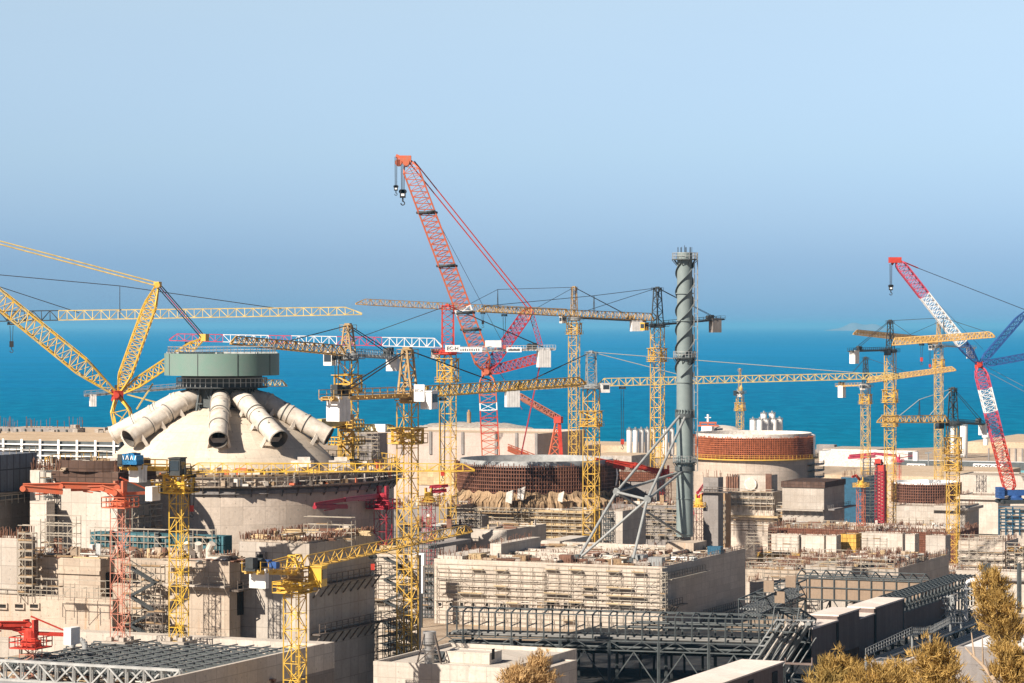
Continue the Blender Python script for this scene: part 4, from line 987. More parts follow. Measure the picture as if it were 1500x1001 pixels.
b = block(44, 68, 80, 392, 738, 20); r = build('annex_block', 'small pale block at the foot of the dark tower', 'concrete block', b, 'conc_pale', par=.3)
# podium deck with teal formwork
b = block(-60, 352, 400, 369, 826, 18); r = build('podium', 'wide podium carrying the scaffolded teal formwork before the round reactor', 'podium', b, 'conc_warm', par=0); POD = b
clutter(b, 110, a=(.3, .95), d=(.3, .6), zs=.7, smax=1.8); bar_field(b, r, 26, 22, 1.0, r=.06)
b = block(132, 327, 340, 379, 786, 50.5); r = house('formwork_wall', 'teal dark formwork wall behind the red mast', 'formwork', b); walls(b, r, 'formwork_teal', par=0)
for pc_ in (165, 232, 282):
    m = MB(); a_, z_ = b.front(pc_, 790); bbox(m, b, a_ - .3, a_ + .3, -.5, -.003, b.z0, b.z1 + .3); m.build('soldier_beam', M['slate_steel'], r)
scaf_front('scaffold on the teal formwork left of the red mast', b, 140, 250, 783, 826, bay=1.7, lift=1.6, boards=.35, mat='scaffold')
scaf_front('scaffold on the teal formwork right of the yellow flat top mast', b, 276, 318, 786, 826, bay=1.7, lift=1.6, boards=.25, mat='scaffold')
for i, px_ in enumerate((278, 291, 306)):
    m = MB(); q = at(px_, 822, 373); q.z = POD.z1 + .06; m.tube(q, q + Z * 1.5, .42, 12); m.tube(q + Z * 1.4, q + Z * 2.3 + V((.5 * (i - 1), -.5, 0)), .48, 12)
    tag(m.build('vent_pipe', M['pipe_white']), 'short pale vent pipe with tilted mouth before the teal formwork', 'vent pipe', 'vent pipes on the podium')
# tall block
b = block(350, 453, 549, 361, 797, 18); r = build('tall_block', 'tallest pale concrete block with long shaded right side behind the near yellow crane', 'concrete block', b, 'conc', par=0); TB = b
m = MB(); a_, z_ = b.front(320, 786); bbox(m, b, .3, b.w - .3, .3, b.d, b.z1 + .02, b.z1 + .3); m.build('roof_deck', M['deck'], r)
bb = Blk(b.pt(0, 0, 0), b.w, b.d, b.z0, b.z1 + .3); bars_top(bb, r, 300, .7); clutter(b, 46, zs=.6)
a_, z_ = b.front(377, 808); a2, z2 = b.front(391, 824); m = MB(); bbox(m, b, a2, a_, -.5, -.003, z2, z_); o = m.build('hatch_frame', M['conc_grey'], r); m = MB(); bbox(m, b, a2 + .3, a_ - .2, -.54, -.502, z2, z_ - .3); m.build('opening', M['void'], o)
for zz in (49.8, 43.6):
    m = MB(); m.obox(b.pt(0, .5, zz), U * 1.3, W * (b.d - 1), Z * .2); m.rail([b.pt(-1.2, .5, zz + .2), b.pt(-1.2, b.d - .5, zz + .2)], 1.2, 1.5, .07)
    for i in range(9): m.bar(b.pt(-1.2, 1 + i * 2.1, zz), b.pt(-.05, 1 + i * 2.1, zz - 1.5), .15)
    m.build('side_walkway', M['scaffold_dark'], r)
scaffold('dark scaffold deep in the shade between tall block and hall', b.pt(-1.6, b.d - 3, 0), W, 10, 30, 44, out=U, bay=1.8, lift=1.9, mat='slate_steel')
scaffold('scaffold over the shaded wing at the top of the tall block', b.pt(6, b.d * .6, 0), U, 7, 53, 57, out=-W, bay=1.6, lift=1.6, mat='scaffold', boards=.4, r=.04)
# middle block, recess and low blocks
b = block(246, 336, 352, 361, 826, 18); r = build('middle_block', 'pale block with walkway around its waist behind the yellow mast foot', 'concrete block', b, 'conc_warm', par=.3)
ledge(b, r, 244, 336, 854, 1.3); ledge(b, r, 246, 336, 936, .9); opening(b, r, 2, 3.6, 46, 50, side=True)
m = MB(); bbox(m, b, -1.3, -.003, 0, b.d, 49.2, 49.45); m.rail([b.pt(-1.2, 0, 49.45), b.pt(-1.2, b.d, 49.45)], 1.1, 1.4, .06); m.build('side_walkway', M['scaffold_dark'], r)
clutter(b, 22, zs=.6)
b = block(52, 147, 168, 369.5, 822, 18); r = build('stair_block', 'pale block with dark doorway in its shaded right side', 'concrete block', b, 'conc_warm', par=.25)
opening(b, r, 1.3, 3.0, 46.5, 50.8, side=True); m = MB(); a_, z_ = b.front(52, 833); bbox(m, b, 0, b.w, -.25, -.003, z_ - .5, z_); m.build('string_course', M['conc_warm'], r)
clutter(b, 26, zs=1.2)
b = block(-60, 29, 52, 371, 792, 18); r = build('corner_block', 'pale corner block at the left edge beside a dark scaffolded slot', 'concrete block', b, 'conc', par=.25)
bars_top(b, r, 130, 1.3)
scaffold('scaffold filling the dark slot beside the corner block', b.pt(-.2, .6, 0), U, 2.2, 47, 56, out=-W, bay=1.1, lift=1.2, mat='scaffold', boards=.9)
b = block(-60, 165, 175, 365, 882, 18); r = build('low_block', 'rust streaked low block with three dark slots', 'concrete block', b, 'conc_rust', par=.3)
for p0, p1 in ((-3, 10), (23, 35), (45, 57)): window(b, r, p0, p1, 885, 891, name='slot_window', frame='conc_rust')
m = MB(); bbox(m, b, 0, b.w, -.9, -.003, 41.2, 41.5); m.build('ledge', M['conc'], r)
rail_on('thin guard rail along the low rust streaked block', b, 'f', 1.1, 1.8)
# lower projecting plinth of the low block
b = block(-60, 30, 36, 367, 938, 18); r = build('plinth_block', 'plain pale plinth behind the bottom left red boom', 'concrete block', b, 'conc', par=.2)
scaf_front('light scaffold hung on the front of the middle block', Blk(atz(336, 361, 0), 8.4, 3, 18, 52), 250, 300, 830, 852, bay=1.6, lift=1.5, boards=.35, r=.04)
scaf_front('thin scaffold along the top edge of the low rust streaked block', b, 60, 163, 858, 882, bay=1.8, lift=1.3, boards=.2, r=.035)
scaffold('scaffold frames standing on the stair block roof', atz(120, 374, 0), -U, 5.5, 53, 57, out=-W, bay=1.3, lift=1.3, boards=.3, r=.045)
# recess with inner scaffold
scaffold('scaffold tower in the recess right of the faded red mast', atz(243, 365, 0), -U, 5.6, 41, 52, out=-W, bay=1.5, lift=1.7, boards=.75, mat='scaffold', stair=True)
scaffold('narrow scaffold stair at the foot of the recess', atz(246, 362, 0), -U, 2.4, 40.5, 46.5, out=-W, bay=1.2, lift=1.4, boards=.6, mat='scaffold_dark')
b = block(218, 246, 252, 366, 892, 30); r = build('pier', 'small concrete pier in the recess', 'pier', b, 'conc', par=0)
b = block(165, 246, 250, 367, 858, 30); r = build('recess_slab', 'slab edge spanning the recess between mast and middle block', 'slab', b, 'conc_warm', par=0)
# terrace with roof trusses in the foreground
b = block(-260, 220, 490, 310, 1001, 14); zp = b.z1; b.z1 = zp - 3.2; r = house('terrace', 'concrete terrace in the foreground with long shaded right wall', 'terrace', b); walls(b, r, 'conc_grey', roof='dirt', par=0); TER = b
m = MB(); bbox(m, b, 0, .5, 0, b.d - 2.7, b.z1 + .002, zp + .1); bbox(m, b, 0, b.w, b.d - 2.69, b.d, b.z1 + .002, zp); m.build('parapet', M['conc_pale'], r)
clutter(b, 160, a=(.02, 1), d=(.25, .9), zs=.7)
zz = b.z1
root = thing('roof_truss_frame', 'grey steel roof trusses lying open over the terrace', 'steel frame', b.pt(20, 22, zz), SITE)
m = MB()
for i in range(13):
    d0 = 12 + i * 2.1; m.lattice(b.pt(1.5, d0, zz + 2.0), b.pt(27 + (i % 3), d0, zz + 2.0), .5, .9, n=18, c=.16, br=.1, tri=True)
stuff(m.build('roof_truss', M['slate_steel'], root))
m = MB()
for i in range(12): m.bar(b.pt(1.6 + i * 2.3, 11.5, zz + 2.95), b.pt(1.6 + i * 2.3, 39, zz + 2.95), .16)
stuff(m.build('purlin', M['grey_steel'], root))
for a_, d_ in ((2, 12), (14, 12), (27, 12), (2, 20), (27, 20), (2, 37), (14, 37), (27, 37)):
    m = MB(); m.bar(b.pt(a_, d_, zz + .055), b.pt(a_, d_, zz + 2), .3); m.build('post', M['slate_steel'], root)
root = thing('edge_truss', 'pale braced girder along the front of the terrace trusses', 'girder', b.pt(16, 20, zz), SITE)
m = MB(); m.lattice(b.pt(2, 10, zz + 2.3), b.pt(30, 10, zz + 2.3), .5, 2.2, n=12, c=.26, br=.18); m.build('girder', M['galv'], root)
for a_ in (2, 11, 20, 30):
    m = MB(); m.bar(b.pt(a_, 10, zz + .055), b.pt(a_, 10, zz + 3.4), .35); m.build('post', M['galv'], root)
# steel vent with elbow and cabinet
q = at(125, 950, 345); q.z = TER.z1 + .06
root = thing('steel_vent', 'silver round vent with bent outlet below the stair block', 'vent', q, SITE)
m = MB(); m.tube(q, q + Z * 2.6, .75, 20); m.tube(q + Z * 2.6, q + Z * 2.8, .85, 20); m.build('drum', M['steel_stack'], root, smooth=True)
m = MB(); pts = [q + Z * 2.8 + V((-.8 + .8 * math.cos(t), 0, .9 * math.sin(t) + .3)) for t in [i * .35 for i in range(10)]]; m.path([q + Z * 2.7] + pts, .38, 14); m.build('elbow', M['galv'], root, smooth=True)
# little container roofs at bottom left
m = MB(); q = at(20, 985, 318); q.z = TER.z1 + .06; m.cbox(q, 6, 2.5, 2.0); m.cbox(q + Z * 2.0, 6.2, 2.7, .12); tag(m.build('site_cabin', M['galv']), 'low grey cabin roof in the bottom left corner', 'cabin')

# ---------------------------------------------------------------- behind the dome at left: gallery, yard, quay wall
q0 = at(-40, 664, 560); zb = q0.z
b = block(-120, 176, 190, 560, 648, 15, d=40); r = build('steel_gallery', 'white framed steel gallery with glazed bands left of the dome', 'gallery', b, 'slate_steel', roof='sand', par=0)
for py_ in (648, 656, 664, 671):
    m = MB(); a0, z_ = b.front(-60, py_); bbox(m, b, 0, b.w, -.5, -.003, z_ - .25, z_); m.build('rail_band', M['white'], r)
for i, px_ in enumerate(range(-20, 180, 27)):
    m = MB(); a0, z_ = b.front(px_, 660); bbox(m, b, a0 - .25, a0 + .25, -.62, -.503, b.z0, b.z1 + .3); m.build('column', M['white'], r)
m = MB(); a0, z0_ = b.front(-60, 672); m.lattice(b.pt(0, -2, z0_ - 1.0), b.pt(b.w, -2, z0_ - 1.0), 1.0, 1.4, n=36, c=.22, br=.12); m.build('truss', M['white_dirty'], r)
b = block(-160, 112, 118, 700, 628, 10, d=4); r = build('quay_wall', 'grey ribbed sea wall with upright bars at the left edge', 'wall', b, 'conc_grey', par=0)
for i in range(20):
    m = MB(); bbox(m, b, i * 2.4 + .2, i * 2.4 + .5, -.4, -.003, b.z0, b.z1 - .3); m.build('rib', M['slate_steel'], r)
bars_top(b, r, 70, 2.2, r=.06)
b = block(-160, 250, 300, 660, 644, 8, d=60); r = build('sand_terrace', 'sandy raised yard between sea wall and white gallery', 'terrace', b, 'conc_pink', roof='sand', par=0)
m = MB()
for i in range(60):
    p = b.pt(rnd(2, b.w - 4), rnd(2, 50), b.z1 + .05); s_ = rnd(.5, 1.6); m.cbox(p, s_ * 1.4, s_, s_ * .7, rnd(0, 3))
stuff(tag(m.build('rubble', M['rock_pale']), 'pale boulders scattered over the sandy yard left of the dome'))

# ---------------------------------------------------------------- scaffolded hall in the middle
b = block(636, 970, 1092, 600, 833, 8); HALL = b
r = build('turbine_hall', 'wide scaffolded hall with row of small windows and long shaded right side', 'hall', b, 'conc_band', roof='deck', par=.35)
bars_top(b, r, 200, 1.2); bar_field(b, r, 34, 20, 1.0, r=.07)
for p0, p1, n in ((643, 647, 0), (659, 663, 0), (674, 679, 0), (691, 696, 0), (712, 716, 0)): window(b, r, p0, p1, 883, 888, bars=n)
for p0, p1 in ((733, 742), (764, 775), (802, 812), (826, 838), (842, 850)): window(b, r, p0, p1, 882, 892, bars=1)
window(b, r, 787, 797, 882, 891, glass='tarp')
for py_, p0, p1, o in ((846, 640, 962, .5), (857, 660, 968, .7), (868, 648, 968, .8), (878, 640, 968, .9)): ledge(b, r, p0, p1, py_, o * .6, .16, mat='conc_pale', rail=False)
scaf_front('tube scaffold over the left half of the hall front', b, 640, 798, 832, 898, bay=3.0, lift=1.9, boards=.2, bm='ply', r=.042)
scaf_front('tube scaffold over the right half of the hall front', b, 800, 966, 834, 900, bay=3.0, lift=1.9, boards=.25, bm='ply', r=.042)
scaf_front('dense scaffold with timber decks low on the hall front behind the pipe rack', b, 640, 966, 900, 944, bay=2.8, lift=1.8, boards=.3, jag=False, r=.045, bm='ply')
rail_on('guard rail on the shaded right edge of the hall roof', b, 's', 1.2, 1.8)
m = MB()
for i in range(2): m.rail([b.pt(-.9, .2, b.z1 - 2.2), b.pt(-.9, b.d * .45, b.z1 - 2.2)], 1.2, 1.6, .06)
m.obox(b.pt(-1.1, .1, b.z1 - 2.4), U * 1.05, W * b.d * .45, Z * .15); m.build('side_walkway', M['scaffold'], r)
for d0, d1, z_ in ((b.d * .42, b.d * .86, 19.5), (1.5, 9, 23.5), (b.d * .7, b.d * .98, 17)):
    m = MB(); m.obox(b.pt(-1.3, d0, z_), U * 1.25, W * (d1 - d0), Z * .25); m.rail([b.pt(-1.2, d0, z_ + .25), b.pt(-1.2, d1, z_ + .25)], 1.2, 1.4, .07)
    n_ = int((d1 - d0) / 2)
    for i in range(n_ + 1): m.bar(b.pt(-1.2, d0 + i * 2, z_), b.pt(-.05, d0 + i * 2, z_ - 1.6), .15)
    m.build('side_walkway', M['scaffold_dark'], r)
scaffold('short scaffold tower on the shaded corner of the hall', b.pt(0, .1, 0), U, 1.2, 17, 31, out=-W, bay=1.0, lift=1.5, boards=.3)
# left gable bay
b = block(547, 612, 617, 405, 817, 10); r = build('stair_block', 'narrow scaffolded block with zigzag stairs behind the large yellow mast', 'hall', b, 'conc_band', roof='deck', par=.3); BAY = b
scaf_front('scaffold with zigzag stairs on the narrow block behind the large mast', b, 549, 610, 815, 975, bay=2.0, lift=1.6, r=.034, boards=.2, stair=True)
scaffold('scaffold decks projecting left of the narrow stair block', b.pt(b.w, .2, 0), -U, 1.2, 30, 50, out=-W, bay=.6, lift=1.5, r=.04, boards=.8)
m = MB(); a_, z_ = b.front(567, 815); bbox(m, b, a_ - 1.6, a_ + 1.4, .4, 1.8, b.z1 + .31, b.z1 + 1.5); tag(m.build('timber_crate', M['ply']), 'yellowish timber crate on the narrow stair block beside the large mast', 'crate')
b = block(572, 640, 660, 632, 838, 6, d=14); r = build('link_bay', 'recessed bay at the left end of the hall front', 'hall', b, 'conc_grey', par=.2)
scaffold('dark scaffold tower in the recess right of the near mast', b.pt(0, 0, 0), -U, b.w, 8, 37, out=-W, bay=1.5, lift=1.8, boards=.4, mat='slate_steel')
m = MB(); q = at(617, 835, 612); m.cbox(q - Z * 5, 1.2, 1.0, 8.5); m.mi = 1; m.cbox(V((q.x, q.y, -.2)), .5, .5, q.z - 4.8); m.mi = 0; m.cbox(q + Z * 1 - U * .6, 3, 1.2, 2.6); tag(m.build('duct', [M['white'], M['dark_steel']]), 'white square duct bent down beside the near mast', 'duct')
# walls and heaps on the hall roof
HR = HALL.z1 + .35
def roofblk(label, pl, pc, pr, Y, ytop, mat='conc_pale', zb=None, d=None, nm='roof_wall', cat='wall', bars=0):
    b = block(pl, pc, pr, Y, ytop, HALL.z1 + .055 if zb is None else zb, d=d); r = build(nm, label, cat, b, mat, roof=None, par=0)
    if bars: bars_top(b, r, bars, 1.0)
    return b
roofblk('low pale wall block at the front left of the hall roof', 641, 677, 735, 621, 815, bars=40)
roofblk('pale L shaped upstand in the middle of the hall roof', 718, 734, 792, 628, 797, bars=30)
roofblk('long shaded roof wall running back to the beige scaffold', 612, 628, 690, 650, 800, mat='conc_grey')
roofblk('long pale parapet wall at the back of the hall roof', 792, 985, 1000, 650, 800, mat='conc_pale', d=1.0)
roofblk('low pale block behind the roof heaps', 793, 820, 862, 660, 793, mat='conc_pale')
roofblk('square concrete plinth under the vent stack', 975, 1016, 1035, 640, 796, mat='conc_warm', nm='plinth', cat='plinth')
roofblk('grey steel plinth at the foot of the front stack leg', 925, 942, 948, 615, 814, mat='grey_steel', d=3, nm='plinth', cat='plinth')
clutter(HALL, 260, a=(.03, .97), d=(.04, .95), zs=.6, smax=2.0, mats=('timber', 'conc_pale', 'rebar', 'scaffold', 'dirt', 'white_dirty', 'conc', 'rock_pale'))
def pile(name, label, cat, px, py, Y, mat, z, kind, grp=None, sc_=1.0):
    q = at(px, py, Y); q.z = z; m = MB()
    if kind == 'stack':
        for i in range(6):
            for j in range(3): m.cbox(q + U * (j - 1) * 1.05 * sc_ + Z * (i * .2) + V((rnd(-.1, .1), 0, 0)), .95 * sc_, 3.4 * sc_, .17, SITE + rnd(-.03, .03))
    elif kind == 'box':
        m.cbox(q, 3.4 * sc_, 2.2 * sc_, 1.9 * sc_); m.cbox(q + Z * 1.9 * sc_, 3.5 * sc_, 2.3 * sc_, .12)
        for i in range(6): m.obox(q - U * (1.7 * sc_ - i * .62 * sc_) - W * (1.1 * sc_ + .06), U * .12, W * .05, Z * 1.8 * sc_)
    elif kind == 'pipes':
        for i in range(9): m.tube(q + W * ((i % 5) * .5) + Z * (.25 + .45 * (i // 5)) - U * 2.6, q + W * ((i % 5) * .5) + Z * (.25 + .45 * (i // 5)) + U * 2.6, .23, 8)
    elif kind == 'rubble':
        for i in range(40): s_ = rnd(.3, 1.1) * sc_; m.cbox(q + V((rnd(-2.5, 2.5) * sc_, rnd(-1.8, 1.8) * sc_, rnd(0, .4))), s_ * 1.3, s_, s_ * .7, rnd(0, 3))
    tag(m.build(name, M[mat], rz=SITE), label, cat, grp)
hz_ = HALL.z1 + .06
pile('timber_stack', 'timber stack on the hall roof just right of the L shaped upstand', 'timber', 765, 812, 620, 'timber', hz_, 'stack')
pile('timber_stack', 'timber stack on the hall roof left of the front stack leg', 'timber', 905, 822, 610, 'timber', hz_, 'stack')
pile('timber_stack', 'pale plank stack near the front edge of the hall roof', 'timber', 700, 826, 624, 'ply', hz_, 'stack')
pile('container', 'rusty brown container near the middle front of the hall roof', 'container', 830, 826, 615, 'rebar', hz_, 'box', None, .8)
pile('container', 'grey tool container right of the front stack leg', 'container', 962, 818, 606, 'grey_steel', hz_, 'box', None, .9)
pile('pipe_stack', 'bundle of rusty pipes lying on the hall roof before the back parapet', 'pipes', 870, 812, 632, 'rebar', hz_, 'pipes')
pile('pipe_stack', 'bundle of grey pipes lying on the right of the hall roof', 'pipes', 1000, 822, 618, 'galv', hz_, 'pipes')
pile('teal_cabin', 'small rounded teal cabin behind the stack plinth', 'cabin', 1048, 806, 636, 'teal_blue', hz_, 'box', None, .9)

# ---------------------------------------------------------------- vent stack on its braced legs
Ys = 650; cs = atz(1003, Ys, 0)
ztop = at(1003, 370, Ys).z; zbot = at(1003, 786, Ys).z; rs = 1.92
root = thing('vent_stack', 'tall grey green vent stack with spiral strakes held by sloping tubular legs', 'chimney', cs + Z * zbot, 0)
m = MB(); zc = lambda py: at(1003, py, Ys).z
m.lathe(cs, [(rs, zbot), (rs, zc(690)), (rs * .98, zc(605)), (rs * .9, ztop), (rs * .82, ztop), (rs * .82, ztop - 1.5)], 40)
for py_ in (782, 730, 605, 560, 470, 430): m.lathe(cs, [(rs + .003, zc(py_) - .12), (rs + .14, zc(py_) - .12), (rs + .14, zc(py_) + .12), (rs + .003, zc(py_) + .12)], 40)
m.build('shaft', M['stack_green'], root, smooth=True)
for k in range(3):
    m = MB(); n = 70; pr_ = None
    for i in range(n + 1):
        f = i / n; z = zc(553) + (zc(386) - zc(553)) * f; t = f * 2 * math.pi * 2.0 + k * 2.09; rr = rs * (.97 - .06 * f)
        q0_ = cs + V((math.cos(t) * rr * .98, math.sin(t) * rr * .98, z)); q1_ = cs + V((math.cos(t) * (rr + .42), math.sin(t) * (rr + .42), z))
        if pr_: m.hexa([pr_[0], pr_[1], q1_, q0_, pr_[0] + Z * .12, pr_[1] + Z * .12, q1_ + Z * .12, q0_ + Z * .12])
        pr_ = (q0_, q1_)
    m.build('spiral_strake', M['slate_steel'], root)
for py_, w_ in ((381, 1.0), (525, .75), (678, .8)):
    o = walkway_ring(root, V((cs.x, cs.y, 0)), rs * .9, rs + w_, zc(py_), 'slate_steel', 20, 'galv', h=1.4, name='platform', th=.2)
    m = MB()
    for i in range(10):
        t = 2 * math.pi * i / 10; d = V((math.cos(t), math.sin(t), 0)); m.bar(cs + d * rs * .95 + Z * (zc(py_) - 1.3), cs + d * (rs + w_) + Z * zc(py_), .14)
    m.build('bracket', M['dark_steel'], o)
m = MB()
for i in range(9):
    t = 2 * math.pi * i / 9; d = V((math.cos(t), math.sin(t), 0)); m.bar(cs + d * rs * .85 + Z * ztop, cs + d * rs * .85 + Z * (ztop + 1.2), .1)
m.bar(cs + Z * (ztop - .5), cs + Z * (ztop + 1.6), .12); m.build('lightning_rod', M['dark_steel'], root)
m = MB(); lx = V((1, -.35, 0)).normalized(); sd_ = V((.35, 1, 0)).normalized()
for s_ in (-.3, .3): m.bar(cs + lx * (rs + .35) + sd_ * s_ + Z * zc(690), cs + lx * (rs + .35) + sd_ * s_ + Z * ztop, .1)
z = zc(690)
while z < ztop:
    m.bar(cs + lx * (rs + .35) - sd_ * .3 + Z * z, cs + lx * (rs + .35) + sd_ * .3 + Z * z, .07)
    if int(z * 2) % 3 == 0:
        pts = [cs + lx * (rs + .35 + .75 * math.sin(t)) + sd_ * (-.4 * math.cos(t)) + Z * z for t in [i * .524 for i in range(7)]]
        for a_, c_ in zip(pts, pts[1:]): m.bar(a_, c_, .08)
    z += .6
for q_ in (-.3, 0, .3): m.bar(cs + lx * (rs + 1.1) + sd_ * q_ + Z * zc(690), cs + lx * (rs + 1.1) + sd_ * q_ + Z * ztop, .07)
m.build('ladder', M['galv'], root)
m = MB(); m.lathe(cs, [(rs + .003, zc(606)), (rs + .3, zc(606)), (rs + .3, zc(612)), (rs + .003, zc(612))], 40)
m.lathe(cs, [(rs + .003, zc(683)), (rs + .35, zc(683)), (rs + .35, zc(690)), (rs + .003, zc(690))], 40)
for i in range(20):
    t = 2 * math.pi * i / 20; d = V((math.cos(t), math.sin(t), 0)); m.bar(cs + d * (rs + .15) + Z * zc(606), cs + d * (rs + .15) + Z * zc(600), .2)
m.build('collar', M['slate_steel'], root)
N1 = at(903, 721, 632); N2 = at(948, 732, 622); T1_ = at(996, 609, Ys - 1.5); T2_ = at(1003, 612, Ys - 2.3); F1_ = at(846, 811, 622); F1_.z = hz_; F2_ = at(926, 815, 613); F2_.z = hz_
for a_, c_, r_ in ((T1_, N1, .3), (N1, F1_, .32), (T2_, N2, .3), (N2, F2_, .32), (N1, at(992, 693, Ys - 1), .33), (N2, at(998, 692, Ys - 2), .3), (N1, N2, .3), (N2, F1_, .3), (N1, at(1004, 787, Ys - 1), .26)):
    m = MB(); m.tube(a_, c_, r_, 12); m.build('leg', M['strut_grey'], root, smooth=True)
for q in (N1, N2):
    m = MB(); m.tube(q - V((0, .6, 0)), q + V((0, .6, 0)), .8, 12); m.tube(q - Z * .9, q + Z * .9, .5, 10); m.build('joint', M['strut_grey'], root, smooth=True)
for q in (F1_, F2_):
    m = MB(); m.cbox(q, 3.2, 2.4, .5); m.tube(q + Z * .5, q + Z * 1.1, .7, 12); m.build('foot_plate', M['slate_steel'], root)

# ---------------------------------------------------------------- second reactor
Y2 = 775; c2 = atz(786, Y2, 0); R2 = 22.4
root = thing('reactor_building', 'second reactor with dark brown reinforcement ring and tan tarpaulins', 'reactor building', c2, 0)
z2 = lambda py: CZ - (py - HY) * (Y2 - R2) / F
m = MB(); m.lathe(c2, [(R2 + 2.4, 0), (R2 + 2.4, z2(750)), (R2 - .3, z2(750))], 80); m.build('cylinder_wall', M['conc_cyl_far'], root, smooth=True)
m = MB(); m.lathe(c2, [(R2 - .5, z2(756)), (R2 - .5, z2(684) - .3), (R2 - 1.2, z2(684) - .3), (R2 - 1.2, z2(720))], 80); m.build('shell_wall', M['rebar_dark'], root, smooth=True)
rebar_ring(c2, R2, z2(745), z2(684), 190, 12, 'rebar_mid', .2, name='rebar_cage', root=root, over=.9)
m = MB(); m.lathe(c2, [(R2 - 1.6, z2(720)), (R2 - 1.6, z2(682) + .9), (R2 - 1.8, z2(682) + .9), (R2 - 1.8, z2(720))], 80); m.build('steel_liner', M['galv'], root, smooth=True)
m = MB(); m.lathe(c2, [(R2 - 1.62, z2(740)), (0, z2(740))], 60); m.build('inner_floor', M['dirt'], root)
t0, t1 = R(196), R(338); m = MB(); n = 110
for i in range(n):
    ta, tb = t0 + (t1 - t0) * i / n, t0 + (t1 - t0) * (i + 1) / n; k = len(m.v)
    za, zb_ = 1.1 * math.sin(i * .7) * math.sin(i * .23), 1.1 * math.sin((i + 1) * .7) * math.sin((i + 1) * .23)
    ra, rb = 2.7 + .5 * math.sin(i * 1.3), 2.7 + .5 * math.sin((i + 1) * 1.3)
    for t, zz, rr in ((ta, za, ra), (tb, zb_, rb)):
        for q, (dr, z) in enumerate(((.5, z2(722) + zz * .5), (1.0, z2(730) + zz * .4), (rr, z2(736)), (rr + .3, z2(748) + zz))): m.v.append((c2.x + (R2 + dr) * math.cos(t), c2.y + (R2 + dr) * math.sin(t), z))
    for q in range(3): m.face((k + q, k + 4 + q, k + 5 + q, k + 1 + q))
m.v = [(x + rnd(-.25, .25), y + rnd(-.25, .25), z + rnd(-.2, .2)) if i % 4 else (x, y, z) for i, (x, y, z) in enumerate(m.v)]; m.build('tarpaulin', M['tarp'], root)
for px_, py_, s_ in ((747, 722, .8), (764, 717, .8), (822, 724, .6)):
    m = MB(); q = at(px_, py_, Y2 - R2 - 3.2); m.hexa([q + V((-1.5 * s_, 0, -3 * s_)), q + V((.5 * s_, -.4, -3.6 * s_)), q + V((.8 * s_, .3, -3.2 * s_)), q + V((-1.2 * s_, .5, -2.8 * s_)), q + V((-1.2 * s_, 0, 0)), q + V((1.3 * s_, -.3, .8)), q + V((1.4 * s_, .2, .8)), q + V((-1.1 * s_, .4, .1))]); m.build('loose_sheet', M['white_dirty'], root)
walkway_ring(root, V((c2.x, c2.y, 0)), R2 + 2.5, R2 + 4.6, z2(752), 'timber', 72, 'scaffold', a0=R(190), a1=R(350), name='ring_walkway')
m = MB(); q = at(903, 684, Y2 - 10); m.lathe(V((c2.x, c2.y, 0)), [(R2 + .4, z2(716)), (R2 + .8, z2(700)), (R2 + .4, z2(684)), (R2 + .1, z2(684))], 4, R(-22), R(-19)); m.build('white_strip', M['white'], root)
b = block(700, 868, 890, 742, 751, 6); r = build('service_building', 'beige scaffolded service block in front of the second reactor', 'concrete block', b, 'ply', par=.3)
scaf_front('dense beige scaffold before the second reactor', b, 702, 866, 748, 800, bay=2.2, lift=1.7, boards=.85, bm='ply')
bars_top(b, r, 90, 1.2); clutter(b, 40, zs=.8)
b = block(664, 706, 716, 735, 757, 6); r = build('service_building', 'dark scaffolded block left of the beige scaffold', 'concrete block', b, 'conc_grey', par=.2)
scaf_front('open scaffold at the left of the second reactor', b, 664, 706, 750, 800, bay=1.6, lift=1.7, boards=.5)
b = block(690, 742, 800, 700, 778, 6); r = build('low_block', 'white topped low block just behind the hall roof heaps', 'concrete block', b, 'conc_pale', par=.2); clutter(b, 20)
b = block(882, 912, 946, 700, 750, 6); r = build('pier_block', 'tall pier with dark right side behind the stack legs', 'concrete block', b, 'conc', par=.2); bars_top(b, r, 30, 1.2)
scaf_front('narrow steel lattice ladder tower on the pier', b, 884, 898, 750, 800, bay=1.2, lift=1.3, boards=.1, mat='slate_steel')
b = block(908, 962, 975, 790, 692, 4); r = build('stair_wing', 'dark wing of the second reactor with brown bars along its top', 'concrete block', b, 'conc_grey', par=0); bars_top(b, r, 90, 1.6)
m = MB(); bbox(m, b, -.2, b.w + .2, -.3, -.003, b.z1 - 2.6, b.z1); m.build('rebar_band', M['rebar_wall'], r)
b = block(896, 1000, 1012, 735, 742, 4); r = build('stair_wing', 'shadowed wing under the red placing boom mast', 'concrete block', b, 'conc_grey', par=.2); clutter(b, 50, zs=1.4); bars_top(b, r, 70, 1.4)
scaf_front('scaffold frames in the shade behind the vent stack legs', b, 935, 998, 745, 795, bay=1.9, lift=1.8, boards=.5)
b = block(1030, 1052, 1062, 742, 700, 6, d=4); r = build('shaft_block', 'slim grey shaft block right of the vent stack', 'concrete block', b, 'conc_grey', par=0); bars_top(b, r, 12, 1.6)
m = MB(); a_, z_ = b.front(1052, 722); bbox(m, b, -3, b.w + .5, -1, 2, z_, z_ + .3); m.rail([b.pt(b.w, -1, z_ + .3), b.pt(-3, -1, z_ + .3)], 1.2, 1.2, .08); m.build('platform', M['scaffold_dark'], r)
# low ground level work between first and second reactor
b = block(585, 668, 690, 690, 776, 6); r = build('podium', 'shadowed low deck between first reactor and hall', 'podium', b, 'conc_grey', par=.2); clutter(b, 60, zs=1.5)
b = block(560, 655, 700, 740, 744, 4); r = build('podium', 'dim deck behind the dark placing booms', 'podium', b, 'conc_grey', par=.2); clutter(b, 60, zs=1.5); bars_top(b, r, 100, 1.5)
